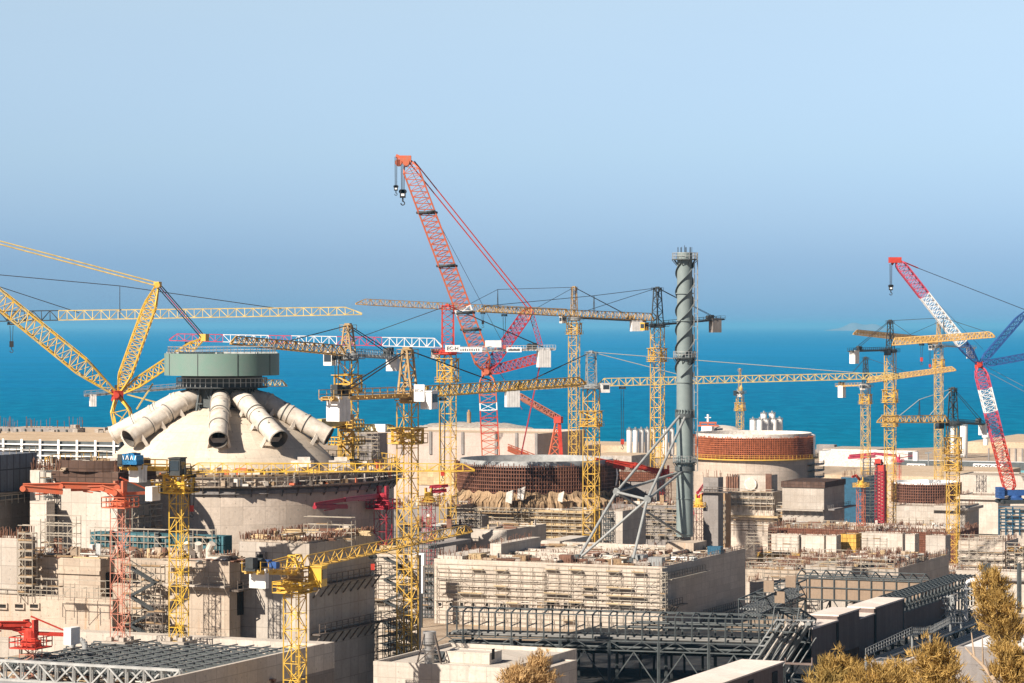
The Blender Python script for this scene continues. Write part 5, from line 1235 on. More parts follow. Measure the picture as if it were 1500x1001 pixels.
# tall hall behind with sand heap
b = block(533, 787, 857, 1000, 640, 0); r = build('machine_hall', 'long plain pale hall behind the second reactor', 'hall', b, 'conc_pink', roof='sand', par=1.0); MH = b
for px_ in (590, 631, 678, 727, 757, 786):
    a_, z_ = b.front(px_, 645); m = MB(); bbox(m, b, a_ - .5, a_ + .5, -.45, -.003, z_ - 5, b.z1 + 1.3); m.build('pilaster', M['conc_grey'], r)
a_, z_ = b.front(622, 690); m = MB(); bbox(m, b, a_ - 14, a_ + 3, -.3, -.003, z_ - 5, z_ + 2); m.build('formwork_panel', M['ply'], r)
rail_on('guard rail along the roof edge of the long pale hall', b, 'f', 1.2, 4)
b = block(505, 545, 560, 960, 637, 0, d=12); r = build('stair_tower', 'dark scaffold wrapped stair tower at the left of the long pale hall', 'tower', b, 'conc_grey', par=.3)
scaf_front('tall thin scaffold on the stair tower left of the long pale hall', b, 510, 556, 634, 672, bay=2.2, lift=2.0, boards=.4)
pk = MB(); n = 46; mm2 = 16; ctr = atz(692, 1250, 0); zb0 = at(692, 652, 1250).z
for j in range(mm2 + 1):
    for i in range(n + 1):
        fx, fy = i / n, j / mm2; x = (fx - .5) * 2
        hgt = 11.0 * max(0, 1 - abs(x) ** 3.2) ** .9 * math.sin(math.pi * min(1, fy * 1.05)) ** .6 if 0 < fy < 1 else 0
        hgt += (rnd(-.4, .4) if 0 < i < n and 0 < j < mm2 else 0)
        pk.v.append((ctr.x + x * 40, ctr.y + (fy - .5) * 60, zb0 - 1 + max(0, hgt)))
for j in range(mm2):
    for i in range(n): pk.face((j * (n + 1) + i, j * (n + 1) + i + 1, (j + 1) * (n + 1) + i + 1, (j + 1) * (n + 1) + i))
tag(pk.build('sand_heap', M['rock_pale'], smooth=True), 'pale rocky heap rising behind the long pale hall', 'rock heap')
b = block(560, 840, 880, 1200, 655, 0); r = build('storage_terrace', 'flat pale terrace carrying the rocky heap', 'terrace', b, 'conc_pink', roof='sand', par=0)
m = MB(); q = at(687, 622, 1245); m.tube(q - Z * 2, q + Z * 5.5, .9, 10); m.tube(q + Z * 5.5, q + Z * 6.4, .5, 8); tag(m.build('beacon', M['tarp']), 'short round beacon post on the rocky heap', 'post')
b = block(855, 925, 960, 1500, 668, -1); r = build('quay_wall', 'stony embankment by the sea left of the silos', 'embankment', b, 'rock_pale', roof='sand', par=0)
b = block(800, 1010, 1040, 1800, 655, -2, d=60); r = build('breakwater', 'brown rock breakwater along the sea behind the silos', 'breakwater', b, 'sand', roof='sand', par=0)

# ---------------------------------------------------------------- silos
def silo(px, Y, ytop, rpx, label, group):
    q = atz(px, Y, -.3); zt_ = at(px, ytop, Y).z; r_ = rpx * Y / F; root = thing('silo', label, 'silo', q, 0, group)
    m = MB(); m.lathe(q, [(r_ * .5, 1.2), (r_, 3.0), (r_, zt_ - q.z), (r_ * .95, zt_ - q.z + .3), (0, zt_ - q.z + .8)], 20); m.build('tank', M['silo'], root, smooth=True)
    m = MB()
    for i in range(4):
        t = math.pi / 4 + i * math.pi / 2; d = V((math.cos(t), math.sin(t), 0)) * r_ * .85; m.bar(q + d, q + d + Z * 3.2, .35)
    m.build('stand', M['grey_steel'], root); m = MB()
    pts = [V((q.x + r_ * math.cos(i * .6283), q.y + r_ * math.sin(i * .6283), zt_)) for i in range(11)]; m.rail(pts, 1.2, 2, .1); m.tube(V((q.x, q.y, zt_ + .6)), V((q.x, q.y, zt_ + 2.2)), .6, 8); m.build('top_rail', M['grey_steel'], root)
    return root
s0 = silo(922, 1770, 631, 4.0, 'white upright silo in the row behind the stack leg', 'white silos in a row')
for i, px_ in enumerate((931, 939.5, 948, 956.5, 975, 984)): o = copy_tree(s0); o.location = atz(px_, 1770 + i * 3, -.3)
s0 = silo(1103, 1850, 616, 4.6, 'white cement silo of the lower cluster behind the third reactor', 'lower cement silos')
for i, px_ in enumerate((1113, 1122, 1134, 1142)): o = copy_tree(s0); o.location = atz(px_, 1850 + 4 * i, -.3)
s0 = silo(1119, 1880, 607, 4.8, 'taller white cement silo standing above the cluster behind the third reactor', 'taller cement silos')
o = copy_tree(s0); o.location = atz(1131, 1884, -.3)
silo(1412, 1780, 625, 5.5, 'single white silo behind the shortest yellow crane', None); silo(1396, 1790, 628, 3.5, 'slim grey silo left of the single white silo', None)

# ---------------------------------------------------------------- third reactor
Y3 = 1053; c3 = atz(1104, Y3, 0); R3 = 22.5; z3 = lambda py: CZ - (py - HY) * (Y3 - R3) / F
root = thing('reactor_building', 'third reactor with rust red reinforcement ring and white rim', 'reactor building', c3, 0)
m = MB(); m.lathe(c3, [(R3, 0), (R3, z3(675)), (R3 - .5, z3(675))], 80); m.build('cylinder_wall', M['conc_cyl_far'], root, smooth=True)
m = MB(); m.lathe(c3, [(R3 - .5, z3(680)), (R3 - .5, z3(643)), (R3 - 1.2, z3(643))], 80); m.build('shell_wall', M['rebar_dark'], root, smooth=True)
rebar_ring(c3, R3 - .1, z3(674), z3(643), 210, 11, 'rust_bright', .26, root=root, over=.8)
m = MB(); m.lathe(c3, [(R3 - 1.1, z3(650)), (R3 - 1.1, z3(637)), (R3 - 1.4, z3(637)), (R3 - 1.4, z3(660)), (0, z3(660))], 72)
m.build('steel_liner', M['white_dirty'], root, smooth=True)
walkway_ring(root, V((c3.x, c3.y, 0)), R3 + .01, R3 + 1.4, z3(675), 'yellow', 80, 'yellow', h=1.4, name='yellow_walkway', th=.4)
m = MB(); m.lathe(c3, [(R3 + .1, z3(674)), (R3 + .9, z3(672)), (R3 + .9, z3(640)), (R3 - .2, z3(638))], 3, R(-26), R(-20)); m.build('white_strip', M['white'], root)
for k, z_ in enumerate((z3(684), z3(693), z3(703))):
    walkway_ring(root, V((c3.x, c3.y, 0)), R3 + .01, R3 + 3.6, z_, 'scaffold_dark', 12, 'scaffold_dark', a0=R(-35), a1=R(5), name='side_platform')
# sand dome behind
sd2 = MB(); q = at(1058, 642, 1330); sd2.lathe(q, [(14.3, -31), (14, -1), (12.5, 1.5), (9.5, 3.8), (5.5, 5.4), (1.5, 6.0), (0, 6.1)], 40); tag(sd2.build('domed_roof', M['conc_pale'], smooth=True), 'low pale dome behind the third reactor ring', 'dome')
root2 = thing('gantry', 'red and white gantry head on the low pale dome', 'gantry', at(1037, 634, 1320), 0)
m = MB(); q = at(1037, 634, 1320); m.cbox(q, 5, 4, 3); m.build('cabin', M['white'], root2); m = MB(); m.bar(q + V((-5, 0, 3.2)), q + V((5, 0, 3.2)), .8); m.bar(q + V((-4, 0, 4.6)), q + V((4, 0, 4.6)), .8)
for e in (-3.5, 0, 3.5): m.bar(q + V((e, 0, 3)), q + V((e, 0, 5)), .5)
m.build('frame', M['orange_red'], root2); m = MB(); m.tube(q + Z * 5, q + Z * 8.5, .5, 8); m.bar(q + V((-1.4, 0, 7)), q + V((1.4, 0, 7)), .4); m.build('mast', M['white'], root2)
# facade blocks of the third reactor
b = block(1062, 1133, 1146, 1005, 722, 0); r = build('reactor_annex', 'banded annex with round hatch before the third reactor', 'concrete block', b, 'conc_band', par=.3)
scaf_front('scaffold on the banded annex of the third reactor', b, 1063, 1134, 720, 752, bay=2.4, lift=2.4, boards=.9, r=.08, dep=1.6)
ledge(b, r, 1060, 1142, 754, 2.2, .6, mat='ply'); ledge(b, r, 1062, 1136, 735, 1.2, .4, mat='conc')
b = block(1072, 1126, 1132, 1012, 697, 20, d=10); r = build('reactor_annex', 'upper annex wall with round white hatch', 'concrete block', b, 'conc', par=0)
q = b.front(1100, 709); m = MB(); qq = b.pt(q[0], 0, q[1]); m.tube(qq - W * .8, qq - W * .003, 2.3, 28); ho_ = m.build('hatch', M['white_dirty'], r, smooth=True); m = MB(); m.tube(qq - W * .84, qq - W * .802, 1.7, 24); m.build('hatch_cover', M['conc_pale'], ho_)
for p0, p1 in ((1064, 1082), (1122, 1131)):
    a0, z1_ = b.front(p0, 698); a1, z0_ = b.front(p1, 720); m = MB(); bbox(m, b, a1, a0, -.5, -.003, z0_, z1_)
    for i in range(5): bbox(m, b, a1 + (a0 - a1) * i / 5, a1 + (a0 - a1) * i / 5 + .3, -.9, -.503, z0_, z1_ + 1)
    m.build('rebar_panel', M['rebar'], r)
b = block(1146, 1207, 1237, 985, 715, 0); r = build('reactor_annex', 'pale block with brown rim right of the banded annex', 'concrete block', b, 'conc', par=0); bars_top(b, r, 90, 1.5)
m = MB(); bbox(m, b, -.4, b.w + .4, -.4, b.d + .3, b.z1 - .01, b.z1 + 2.0); m.build('rebar_band', M['brown_form'], r)
ledge(b, r, 1140, 1208, 745, 2.2, .5, mat='conc')
m = MB(); a_, z_ = b.front(1207, 745); m.obox(b.pt(-2.2, -2.2, z_ - .5), U * 2.19, W * (b.d + 2), Z * .5); m.rail([b.pt(-2.1, -2, z_), b.pt(-2.1, b.d, z_)], 1.2, 2, .07); m.build('side_walkway', M['conc_grey'], r)
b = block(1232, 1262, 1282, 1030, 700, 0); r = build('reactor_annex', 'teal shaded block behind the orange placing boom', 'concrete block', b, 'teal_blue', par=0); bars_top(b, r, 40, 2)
scaffold('open grey scaffold tower between the orange boom and crimson hoist mast', atz(1286, 1000, 0), -U, 5, 14, 36, out=-W, bay=2, lift=2.2, boards=.3, r=.09, mat='slate_steel')
b = block(1140, 1164, 1172, 1004, 742, 0, d=6); r = build('link_wall', 'brown scaffolded gap between the two third reactor blocks', 'concrete block', b, 'tarp', par=0)
scaf_front('brown scaffold in the gap between the third reactor blocks', b, 1140, 1166, 740, 785, bay=2.0, lift=2.2, boards=.6, r=.08)
b = block(1040, 1062, 1072, 940, 722, 0, d=6); r = build('reactor_annex', 'scaffold clad block between vent stack and banded annex', 'concrete block', b, 'tarp', par=.2)
scaf_front('rusty scaffold left of the banded annex', b, 1040, 1063, 738, 796, bay=2.0, lift=2.2, boards=.7, r=.08)

# ---------------------------------------------------------------- fourth reactor and its blocks
Y4 = 1200; c4 = atz(1357, Y4, 0); R4 = 14.6; z4 = lambda py: CZ - (py - HY) * (Y4 - R4) / F
root = thing('reactor_building', 'fourth reactor just begun with low purple brown reinforcement ring', 'reactor building', c4, 0)
m = MB(); m.lathe(c4, [(R4 + 1, -1), (R4 + 1, z4(738)), (R4, z4(738))], 60); m.build('cylinder_wall', M['conc_cyl_far'], root, smooth=True)
m = MB(); m.lathe(c4, [(R4 - .3, z4(740)), (R4 - .3, z4(711)), (R4 - 1, z4(711))], 60); m.build('shell_wall', M['rebar_dark'], root, smooth=True)
rebar_ring(c4, R4, z4(739), z4(711), 90, 8, 'rebar_mid', .28, root=root)
m = MB(); m.lathe(c4, [(R4 - 1, z4(720)), (R4 - 1, z4(708)), (R4 - 1.3, z4(708)), (R4 - 1.3, z4(720)), (0, z4(716))], 60); m.build('steel_liner', M['white'], root, smooth=True)
b = block(1310, 1385, 1400, 1120, 744, 0); r = build('reactor_annex', 'low pale block under the fourth reactor ring', 'concrete block', b, 'conc', par=.3); bars_top(b, r, 70, 2); ledge(b, r, 1310, 1350, 770, 1.2)
b = block(1368, 1414, 1434, 1040, 742, 0); r = build('reactor_annex', 'corbelled pale block with grey right side behind the shortest yellow crane', 'concrete block', b, 'conc', par=0); bars_top(b, r, 70, 1.8)
m = MB(); bbox(m, b, -1.6, b.w + 1, -1.6, b.d + .5, b.z1 - 1.6, b.z1 - .6); m.build('corbel', M['conc'], r)
b = block(1405, 1462, 1480, 1130, 728, 0); r = build('reactor_annex', 'flat roofed pale block behind the corbelled block', 'concrete block', b, 'conc_pale', par=.4); bars_top(b, r, 70, 1.5)
m = MB(); bbox(m, b, -1.2, b.w + 1, -1.2, b.d + .5, b.z1 - 1.2, b.z1 - .3); m.build('corbel', M['conc_pale'], r)
b = block(1400, 1530, 1560, 1240, 700, 0, d=30); r = build('reactor_annex', 'long low pale wing at the far right', 'concrete block', b, 'conc_pale', par=.5)
b = block(1462, 1540, 1560, 985, 748, 0); r = build('crane_platform', 'concrete platform carrying the blue base of the red white and blue crane', 'platform', b, 'conc', par=0)
scaf_front('blue netted scaffold below the blue crane base', b, 1464, 1515, 746, 785, bay=2.4, lift=2.4, boards=.6, r=.1, mat='teal_blue')
b = block(1206, 1420, 1450, 1300, 700, -.5, d=100); r = build('yard_terrace', 'bare sandy terrace behind the fourth reactor', 'terrace', b, 'sand', roof='sand', par=0)

# shore buildings at right
b = block(1200, 1330, 1345, 1650, 664, -.5); r = build('shore_shed', 'white roofed shed on the shore behind the third reactor', 'shed', b, 'white_dirty', roof='white', par=.4)
b = block(1325, 1560, 1580, 1420, 693, -.5, d=10); r = build('shore_shed', 'low shed with turquoise roof band near the shore', 'shed', b, 'teal_roof', roof='teal_roof', par=.2)
m = MB(); a_, z_ = b.front(1400, 697)
for i in range(24): bbox(m, b, i * 3.3 + .1, i * 3.3 + .5, -.3, -.003, b.z0, b.z1)
m.build('post', M['white'], r)
b = block(1310, 1560, 1580, 1560, 679, -.5, d=8); r = build('shore_shed', 'dark sided long shed with white lattice trusses near the shore', 'shed', b, 'slate_steel', roof='white', par=0)
for p0, p1 in ((1330, 1356), (1427, 1470)):
    a0, z_ = b.front(p0, 681); a1, _ = b.front(p1, 681); m = MB(); m.lattice(b.pt(a1, -1, z_ - 1.0), b.pt(a0, -1, z_ - 1.0), .8, 2.8, n=6, c=.6, br=.45); m.build('truss', M['white'], r)
b = block(1205, 1285, 1300, 1750, 659, -2, d=40); r = build('quay', 'white concrete quay stepping into the sea', 'quay', b, 'conc_pale', par=0)
b = block(1196, 1222, 1228, 1800, 652, -9, d=6); r = build('quay_block', 'grey stepped caissons at the waterline right of the third reactor', 'caisson', b, 'conc_grey', par=0)
b = block(1416, 1580, 1600, 1810, 650, -2, d=140); r = build('shore_terrace', 'tan shore embankment at the far right', 'embankment', b, 'sand', roof='sand', par=0)
m = MB(); q = at(1444, 650, 1780); m.lathe(q, [(1.5, -1), (1.6, 3), (2.4, 4), (2.2, 6), (0, 7.4)], 16); tag(m.build('round_tank', M['white'], smooth=True), 'small white round tank by the red and white boom', 'tank')
b = block(1462, 1580, 1600, 1650, 659, -1, d=5); r = build('sea_wall', 'ribbed brown sea wall at the right edge', 'wall', b, 'conc_warm', par=0)
for i in range(14):
    m = MB(); bbox(m, b, i * 4 + .5, i * 4 + 1.4, -.6, -.003, b.z0, b.z1); m.build('rib', M['conc_grey'], r)
root2 = thing('lamp_mast', 'thin tall lamp mast between the two tall yellow cranes on the shore', 'lamp mast', at(1360, 700, 1500), 0)
m = MB(); m.tube(at(1360, 700, 1500), at(1360, 664, 1500), .3, 6); m.build('pole', M['grey_steel'], root2); m = MB(); m.bar(at(1355, 664, 1500), at(1365, 663, 1500), .8); m.build('lamp_head', M['grey_steel'], root2)
# ---------------------------------------------------------------- construction field right of the hall
def blk(label, pl, pc, pr, Y, ytop, mat='conc_pale', zb=-.5, d=None, par=.2, bars=0, clut=0, roof='deck', name='concrete_block', cat='concrete block', zs=.9):
    b = block(pl, pc, pr, Y, ytop, zb, d=d); r = build(name, label, cat, b, mat, roof=roof, par=par)
    if bars: bars_top(b, r, bars, 1.4, r=.06)
    if clut: clutter(b, clut, zs=zs); bar_field(b, r, 6 + clut // 8, 18, 1.6, r=.085)
    return b, r
blk('white wall block at the left of the row above the yellow formwork', 1130, 1170, 1180, 870, 785, d=5, bars=30)
blk('white wall block in the middle of the row above the yellow formwork', 1173, 1207, 1216, 868, 786, d=5, bars=30)
blk('narrow white wall block at the right of the row beside the yellow shutters', 1210, 1225, 1234, 866, 786, d=5, bars=16)
b, r = blk('yellow shuttered bay between the white wall blocks', 1231, 1254, 1262, 872, 784, 'formwork_yellow', d=6, bars=25)
blk('white wall with long dark notch under the crane masts', 1258, 1322, 1330, 880, 783, d=6, bars=60)
blk('white wall ending in a slim pillar left of the shortest crane', 1326, 1340, 1352, 870, 784, 'conc_pale', d=5, bars=20)
blk('scaffolded wall just left of the shortest crane mast', 1356, 1385, 1395, 860, 786, 'conc', d=6, bars=50)
blk('brown rebar field behind the white wall row', 1125, 1400, 1440, 930, 782, 'rebar_wall', d=30, bars=500, clut=200, zs=.8)
blk('working deck strewn with bars in front of the white wall row', 1086, 1392, 1400, 770, 862, 'conc_warm', d=76, bars=300, clut=420, zs=.7)
b, r = blk('yellow formwork wall right of the hall', 1109, 1171, 1178, 758, 813, 'formwork_yellow', d=4, bars=40)
blk('grey streaked formwork wall right of the yellow one', 1172, 1262, 1270, 752, 816, 'conc_band', d=5, bars=90)
blk('low scaffolded wall left of the shaded long block', 1262, 1316, 1325, 748, 814, 'conc_band', d=5, bars=60)
b, r = blk('long block with shaded right side behind the beige gallery', 1180, 1316, 1390, 690, 834, 'conc', bars=160, clut=160)
rail_on('guard rail along the shaded side of the long block', b, 's', 1.3, 1.6)
blk('rubble strewn deck between hall and beige gallery', 1086, 1186, 1200, 700, 838, 'conc_warm', d=40, clut=160, bars=80, zs=.6)
blk('dark pit wall right of the hall corner', 1092, 1116, 1130, 735, 826, 'void', d=4)
blk('pale stepped wall below the rubble deck', 1092, 1150, 1160, 665, 856, 'conc_band', d=10, bars=30)
b, r = blk('layered concrete block right of the shortest crane', 1404, 1472, 1480, 800, 795, 'conc_band', bars=80, d=16)
for py_ in (805, 816, 828): ledge(b, r, 1404, 1472, py_, 1.1, .3, mat='conc', rail=False)
b2, r2 = blk('layered concrete block at the right edge with orange clutter', 1474, 1560, 1570, 790, 812, 'conc_band', bars=80, clut=90, d=18)
m = MB(); q = b2.pt(b2.w * .62, 1.2, b2.z1 + .06)
for i in range(14): m.cbox(q + U * rnd(-6, 6) + W * rnd(-.5, 1.5), rnd(.8, 2.2), 1, rnd(.6, 1.6))
stuff(tag(m.build('debris', M['orange_brown']), 'orange formwork pieces heaped on the block at the right edge'))
b, r = blk('lower pale wall behind the pines at right', 1400, 1560, 1570, 760, 842, 'conc_pale', d=8, bars=50)
ledge(b, r, 1404, 1556, 846, 1.2, .35, mat='conc_grey'); 
for px_ in (1441, 1448, 1493):
    m = MB(); q = at(px_, 848, 742); m.bar(V((q.x, q.y, 8)), q + Z * 4, .9); tag(m.build('steel_post', M['slate_steel']), {1441: 'shorter dark steel post beside the white expansion pipes', 1448: 'taller dark steel post beside the white expansion pipes', 1493: 'dark steel post behind the pine at the right edge'}[px_], 'post')
scaf_front('tall scaffold on the layered block at the right edge', b2, 1476, 1500, 800, 840, bay=2, lift=2, boards=.4, r=.07)

# scaffolds over the construction field
for lab, Yf, p0, p1, y0, y1, kw in (
    ('scaffold in front of the white wall row, left stretch', 862, 1095, 1170, 788, 808, dict(bay=2.4, lift=1.8, boards=.3)),
    ('scaffold at the notch in the white wall under the cranes', 872, 1262, 1300, 790, 806, dict(bay=2.0, lift=1.6, boards=.5)),
    ('scaffold on the yellow formwork wall right of the hall', 752, 1110, 1168, 808, 832, dict(bay=2.2, lift=1.8, boards=.35)),
    ('long scaffold on the grey streaked formwork wall', 746, 1176, 1258, 812, 836, dict(bay=2.2, lift=1.7, boards=.5)),
    ('scaffold on the low wall left of the shaded long block', 742, 1264, 1312, 808, 836, dict(bay=2.0, lift=1.6, boards=.5)),
    ('scaffold bays standing in the rubble deck by the hall corner', 695, 1096, 1180, 826, 846, dict(bay=2.2, lift=1.8, boards=.4)),
    ('scaffold along the top of the long block', 686, 1190, 1312, 826, 842, dict(bay=2.2, lift=1.6, boards=.35)),
    ('scaffold on the layered block right of the shortest crane', 792, 1408, 1470, 790, 840, dict(bay=2.4, lift=1.9, boards=.35)),
    ('brown scaffold between white walls and banded annex', 950, 1066, 1140, 764, 786, dict(bay=2.4, lift=2.0, boards=.5, mat='scaffold_dark')),
    ('rusty scaffold below the brown rimmed annex', 950, 1150, 1240, 768, 786, dict(bay=2.4, lift=2.0, boards=.4)),
    ('scaffold under the low pale block of the fourth reactor', 1090, 1312, 1384, 764, 782, dict(bay=2.6, lift=2.2, boards=.4, r=.07)),
):
    qa, qb = at(p1, y1, Yf), at(p0, y1, Yf); k_ = (p0 - CX) / F; L_ = (qa.x - k_ * Yf) / (U.x - k_ * U.y)
    kw = dict(r=.05) | kw; scaffold(lab, V((qa.x, Yf, 0)), -U, L_, 0 if Yf in (752, 746, 742, 792, 695) else qa.z, at(p1, y0, Yf).z, out=-W, **kw)

# ---------------------------------------------------------------- beige panelled pipe gallery
b = block(1168, 1350, 1360, 612, 850, 26, d=6); zg0 = b.front(1250, 880)[1]; b.z0 = zg0
root = house('pipe_gallery', 'beige panelled pipe gallery on braced legs behind the dark conveyor', 'gallery', b)
m = MB(); bbox(m, b, 0, b.w, 0, .2, b.z0, b.z1 - .5); bbox(m, b, 0, .2, .201, b.d, b.z0, b.z1 - .5); m.build('panel', M['panel_tan'], root)
m = MB(); nb = 10
for i in range(nb + 1):
    a_ = b.w * i / nb
    for d_ in (-.15, b.d): m.bar(b.pt(a_, d_, b.z0 - .4), b.pt(a_, d_, b.z1), .25)
    m.bar(b.pt(a_, -.15, b.z1), b.pt(a_, b.d / 2, b.z1 + 1.1), .2); m.bar(b.pt(a_, b.d, b.z1), b.pt(a_, b.d / 2, b.z1 + 1.1), .2)
for z_ in (b.z0, (b.z0 + b.z1) / 2 + .1, b.z1 - .4, b.z1):
    for d_ in (-.17, b.d + .02): m.bar(b.pt(0, d_, z_), b.pt(b.w, d_, z_), .2)
m.bar(b.pt(0, b.d / 2, b.z1 + 1.1), b.pt(b.w, b.d / 2, b.z1 + 1.1), .18); m.build('frame', M['slate_steel'], root)
m = MB(); bbox(m, b, 0, b.w, .3, b.d, b.z0 - .3, b.z0 - .05)
for i in range(7): m.tube(b.pt(0, .8 + i * .7, b.z0 + 1.0), b.pt(b.w, .8 + i * .7, b.z0 + 1.0), .25, 8)
m.build('pipes', M['strut_grey'], root)
for i in range(0, nb + 1, 2):
    a_ = b.w * i / nb; m = MB()
    for d_ in (0, b.d): m.bar(b.pt(a_, d_, 10), b.pt(a_, d_, b.z0 - .3), .4)
    for z_ in range(11, int(b.z0) - 2, 4): m.bar(b.pt(a_, 0, z_), b.pt(a_, b.d, z_ + 3.5), .18); m.bar(b.pt(a_, 0, z_ + 3.5), b.pt(a_, b.d, z_ + 3.5), .18)
    if i < nb:
        a2 = b.w * (i + 1) / nb; m.bar(b.pt(a_, 0, b.z0 - 4.5), b.pt(a2, 0, b.z0 - .4), .18)
    m.build('leg', M['dark_steel'], root)
# short diagonal rack joining it to the hall corner
G = at(1160, 872, 608); root = thing('pipe_rack', 'short open rack with tan end panels left of the beige gallery', 'pipe rack', at(1140, 890, 600), SITE)
p0, p1 = at(1096, 893, 585), at(1168, 862, 612); m = MB()
ax = (p1 - p0); nrm_ = V((ax.y, -ax.x, 0)).normalized()
m.lattice(p0, p1, 4.2, 4.0, n=6, c=.28, br=.16); m.build('frame', M['slate_steel'], root)
for i in range(6):
    m = MB(); o_ = nrm_ * (-1.7 + .65 * i); m.tube(p0 + o_ - Z * 1.2, p1 + o_ - Z * 1.2, .24, 8); m.tube(p0 + o_ + Z * .1, p1 + o_ + Z * .1, .16, 8); m.build('pipe', M['strut_grey'], root)
for px_, py_ in ((1126, 860), (1142, 876), (1158, 853)):
    m = MB(); q = at(px_, py_, 590); m.obox(q - U * 1.1 - Z * 1.1, U * 2.2, W * .15, Z * 2.4); m.build('panel', M['panel_tan'], root)
for px_ in (1100, 1120, 1140, 1160):
    m = MB(); q = at(px_, 888, 596); m.bar(V((q.x, q.y, 12)), q, .35); m.bar(V((q.x + 3, q.y + 1, 12)), q, .16); m.build('leg', M['dark_steel'], root)

# ---------------------------------------------------------------- open pipe rack in front of the hall
Yq = 505; A_ = atz(1112, Yq, 0); Lr = 57.6; zt_ = at(1112, 905, Yq).z; zd_ = at(1112, 946, Yq).z
_u = V((55.7, -14.6, 0)).normalized(); RK = Blk(A_, Lr, 6.5, zd_, zt_, _u, V((-_u.y, _u.x, 0)))
root = thing('pipe_rack', 'long open steel pipe rack with portal frames before the hall', 'pipe rack', RK.pt(Lr / 2, 3, 12), SITE)
nf = 19
for i in range(nf + 1):
    a_ = Lr * i / nf; m = MB()
    for d_ in (0, RK.d): m.bar(RK.pt(a_, d_, zd_), RK.pt(a_, d_, zt_ - .3), .24)
    m.bar(RK.pt(a_, 0, zt_ - .3), RK.pt(a_, RK.d / 2, zt_ + .25), .22); m.bar(RK.pt(a_, RK.d, zt_ - .3), RK.pt(a_, RK.d / 2, zt_ + .25), .22)
    m.bar(RK.pt(a_, 0, zd_ + 2.3), RK.pt(a_, RK.d, zd_ + 2.3), .16); m.build('portal_frame', M['slate_steel'], root)
m = MB()
for d_ in (0, RK.d):
    for z_ in (zt_ - .3, zd_ + .1, zd_ - 1.6): m.bar(RK.pt(-3, d_, z_), RK.pt(Lr, d_, z_), .22)
for i in range(0, nf, 2): m.bar(RK.pt(Lr * i / nf, 0, zd_ - 1.6), RK.pt(Lr * (i + 1) / nf, 0, zd_ + .1), .14); m.bar(RK.pt(Lr * (i + 1) / nf, 0, zd_ + .1), RK.pt(Lr * (i + 2) / nf, 0, zd_ - 1.6), .14)
m.bar(RK.pt(-3, RK.d / 2, zt_ + .25), RK.pt(Lr, RK.d / 2, zt_ + .25), .15); m.build('longitudinal_beam', M['slate_steel'], root)
for k, (d_, z_, r_, l0, l1, mt_) in enumerate(((.8, zd_ + .5, .28, 0, Lr, 'pipe_grey'), (1.5, zd_ + .45, .22, 0, Lr, 'slate_steel'), (2.2, zd_ + .6, .35, 0, Lr * .97, 'pipe_grey'), (3.1, zd_ + .5, .25, -2, Lr, 'slate_steel'), (3.9, zd_ + .5, .3, -2, Lr, 'pipe_grey'), (4.8, zd_ + .6, .35, -2, Lr * .98, 'slate_steel'), (5.6, zd_ + .5, .24, -2, Lr, 'pipe_grey'), (.9, zd_ + 2.6, .2, -2, Lr * .45, 'slate_steel'), (1.6, zd_ + 2.6, .18, -2, Lr * .44, 'pipe_grey'), (2.3, zd_ + 2.6, .2, -2, Lr * .42, 'pipe_grey'), (3.2, zd_ + 3.4, .16, -2, Lr * .4, 'slate_steel'), (4.2, zd_ + 3.0, .18, -2, Lr * .42, 'slate_steel'), (1.2, zd_ - 1.1, .3, 0, Lr, 'slate_steel'), (2.4, zd_ - 1.1, .3, 0, Lr, 'pipe_grey'), (3.8, zd_ - 1.1, .35, 0, Lr, 'slate_steel'))):
    m = MB(); m.tube(RK.pt(l0, d_, z_), RK.pt(l1, d_, z_), r_, 8); m.build('pipe', M[mt_], root)
for i in range(0, nf + 1, 3):
    a_ = Lr * i / nf; m = MB()
    for d_ in (0, RK.d): m.bar(RK.pt(a_, d_, 8), RK.pt(a_, d_, zd_), .45)
    for z_ in (zd_ - 2.4, zd_ - 8): m.bar(RK.pt(a_, 0, z_), RK.pt(a_, RK.d, z_), .25)
    if i + 3 <= nf:
        a2 = Lr * (i + 3) / nf; m.bar(RK.pt(a_, 0, zd_ - 8.2), RK.pt((a_ + a2) / 2, 0, zd_ - 1.8), .2); m.bar(RK.pt(a2, 0, zd_ - 8.2), RK.pt((a_ + a2) / 2, 0, zd_ - 1.8), .2); m.bar(RK.pt(a_, 0, zd_ - 8.2), RK.pt(a2, 0, zd_ - 8.2), .22)
    m.build('leg', M['slate_steel'], root)
# added tier of dark pipes, filling in for the shade under the rack
root = thing('pipe_rack', 'added lower tier of dark pipes standing in for shade under the long rack', 'pipe rack', RK.pt(Lr / 2, 14, 10), SITE)
for k in range(10):
    m = MB(); m.tube(RK.pt(-4, 8 + k * 1.1, 24.5 - .25 * k), RK.pt(Lr, 8 + k * 1.1, 24.5 - .25 * k), rnd(.22, .42), 8); m.build('pipe', M['dark_steel' if k % 2 else 'pipe_grey'], root)
for i in range(11):
    m = MB(); a_ = Lr * i / 10; m.bar(RK.pt(a_, 7, 24), RK.pt(a_, 19, 21.6), .3); m.bar(RK.pt(a_, 7, 6), RK.pt(a_, 7, 24.2), .35); m.bar(RK.pt(a_, 19, 6), RK.pt(a_, 19, 21.8), .35); m.build('trestle', M['dark_steel'], root)

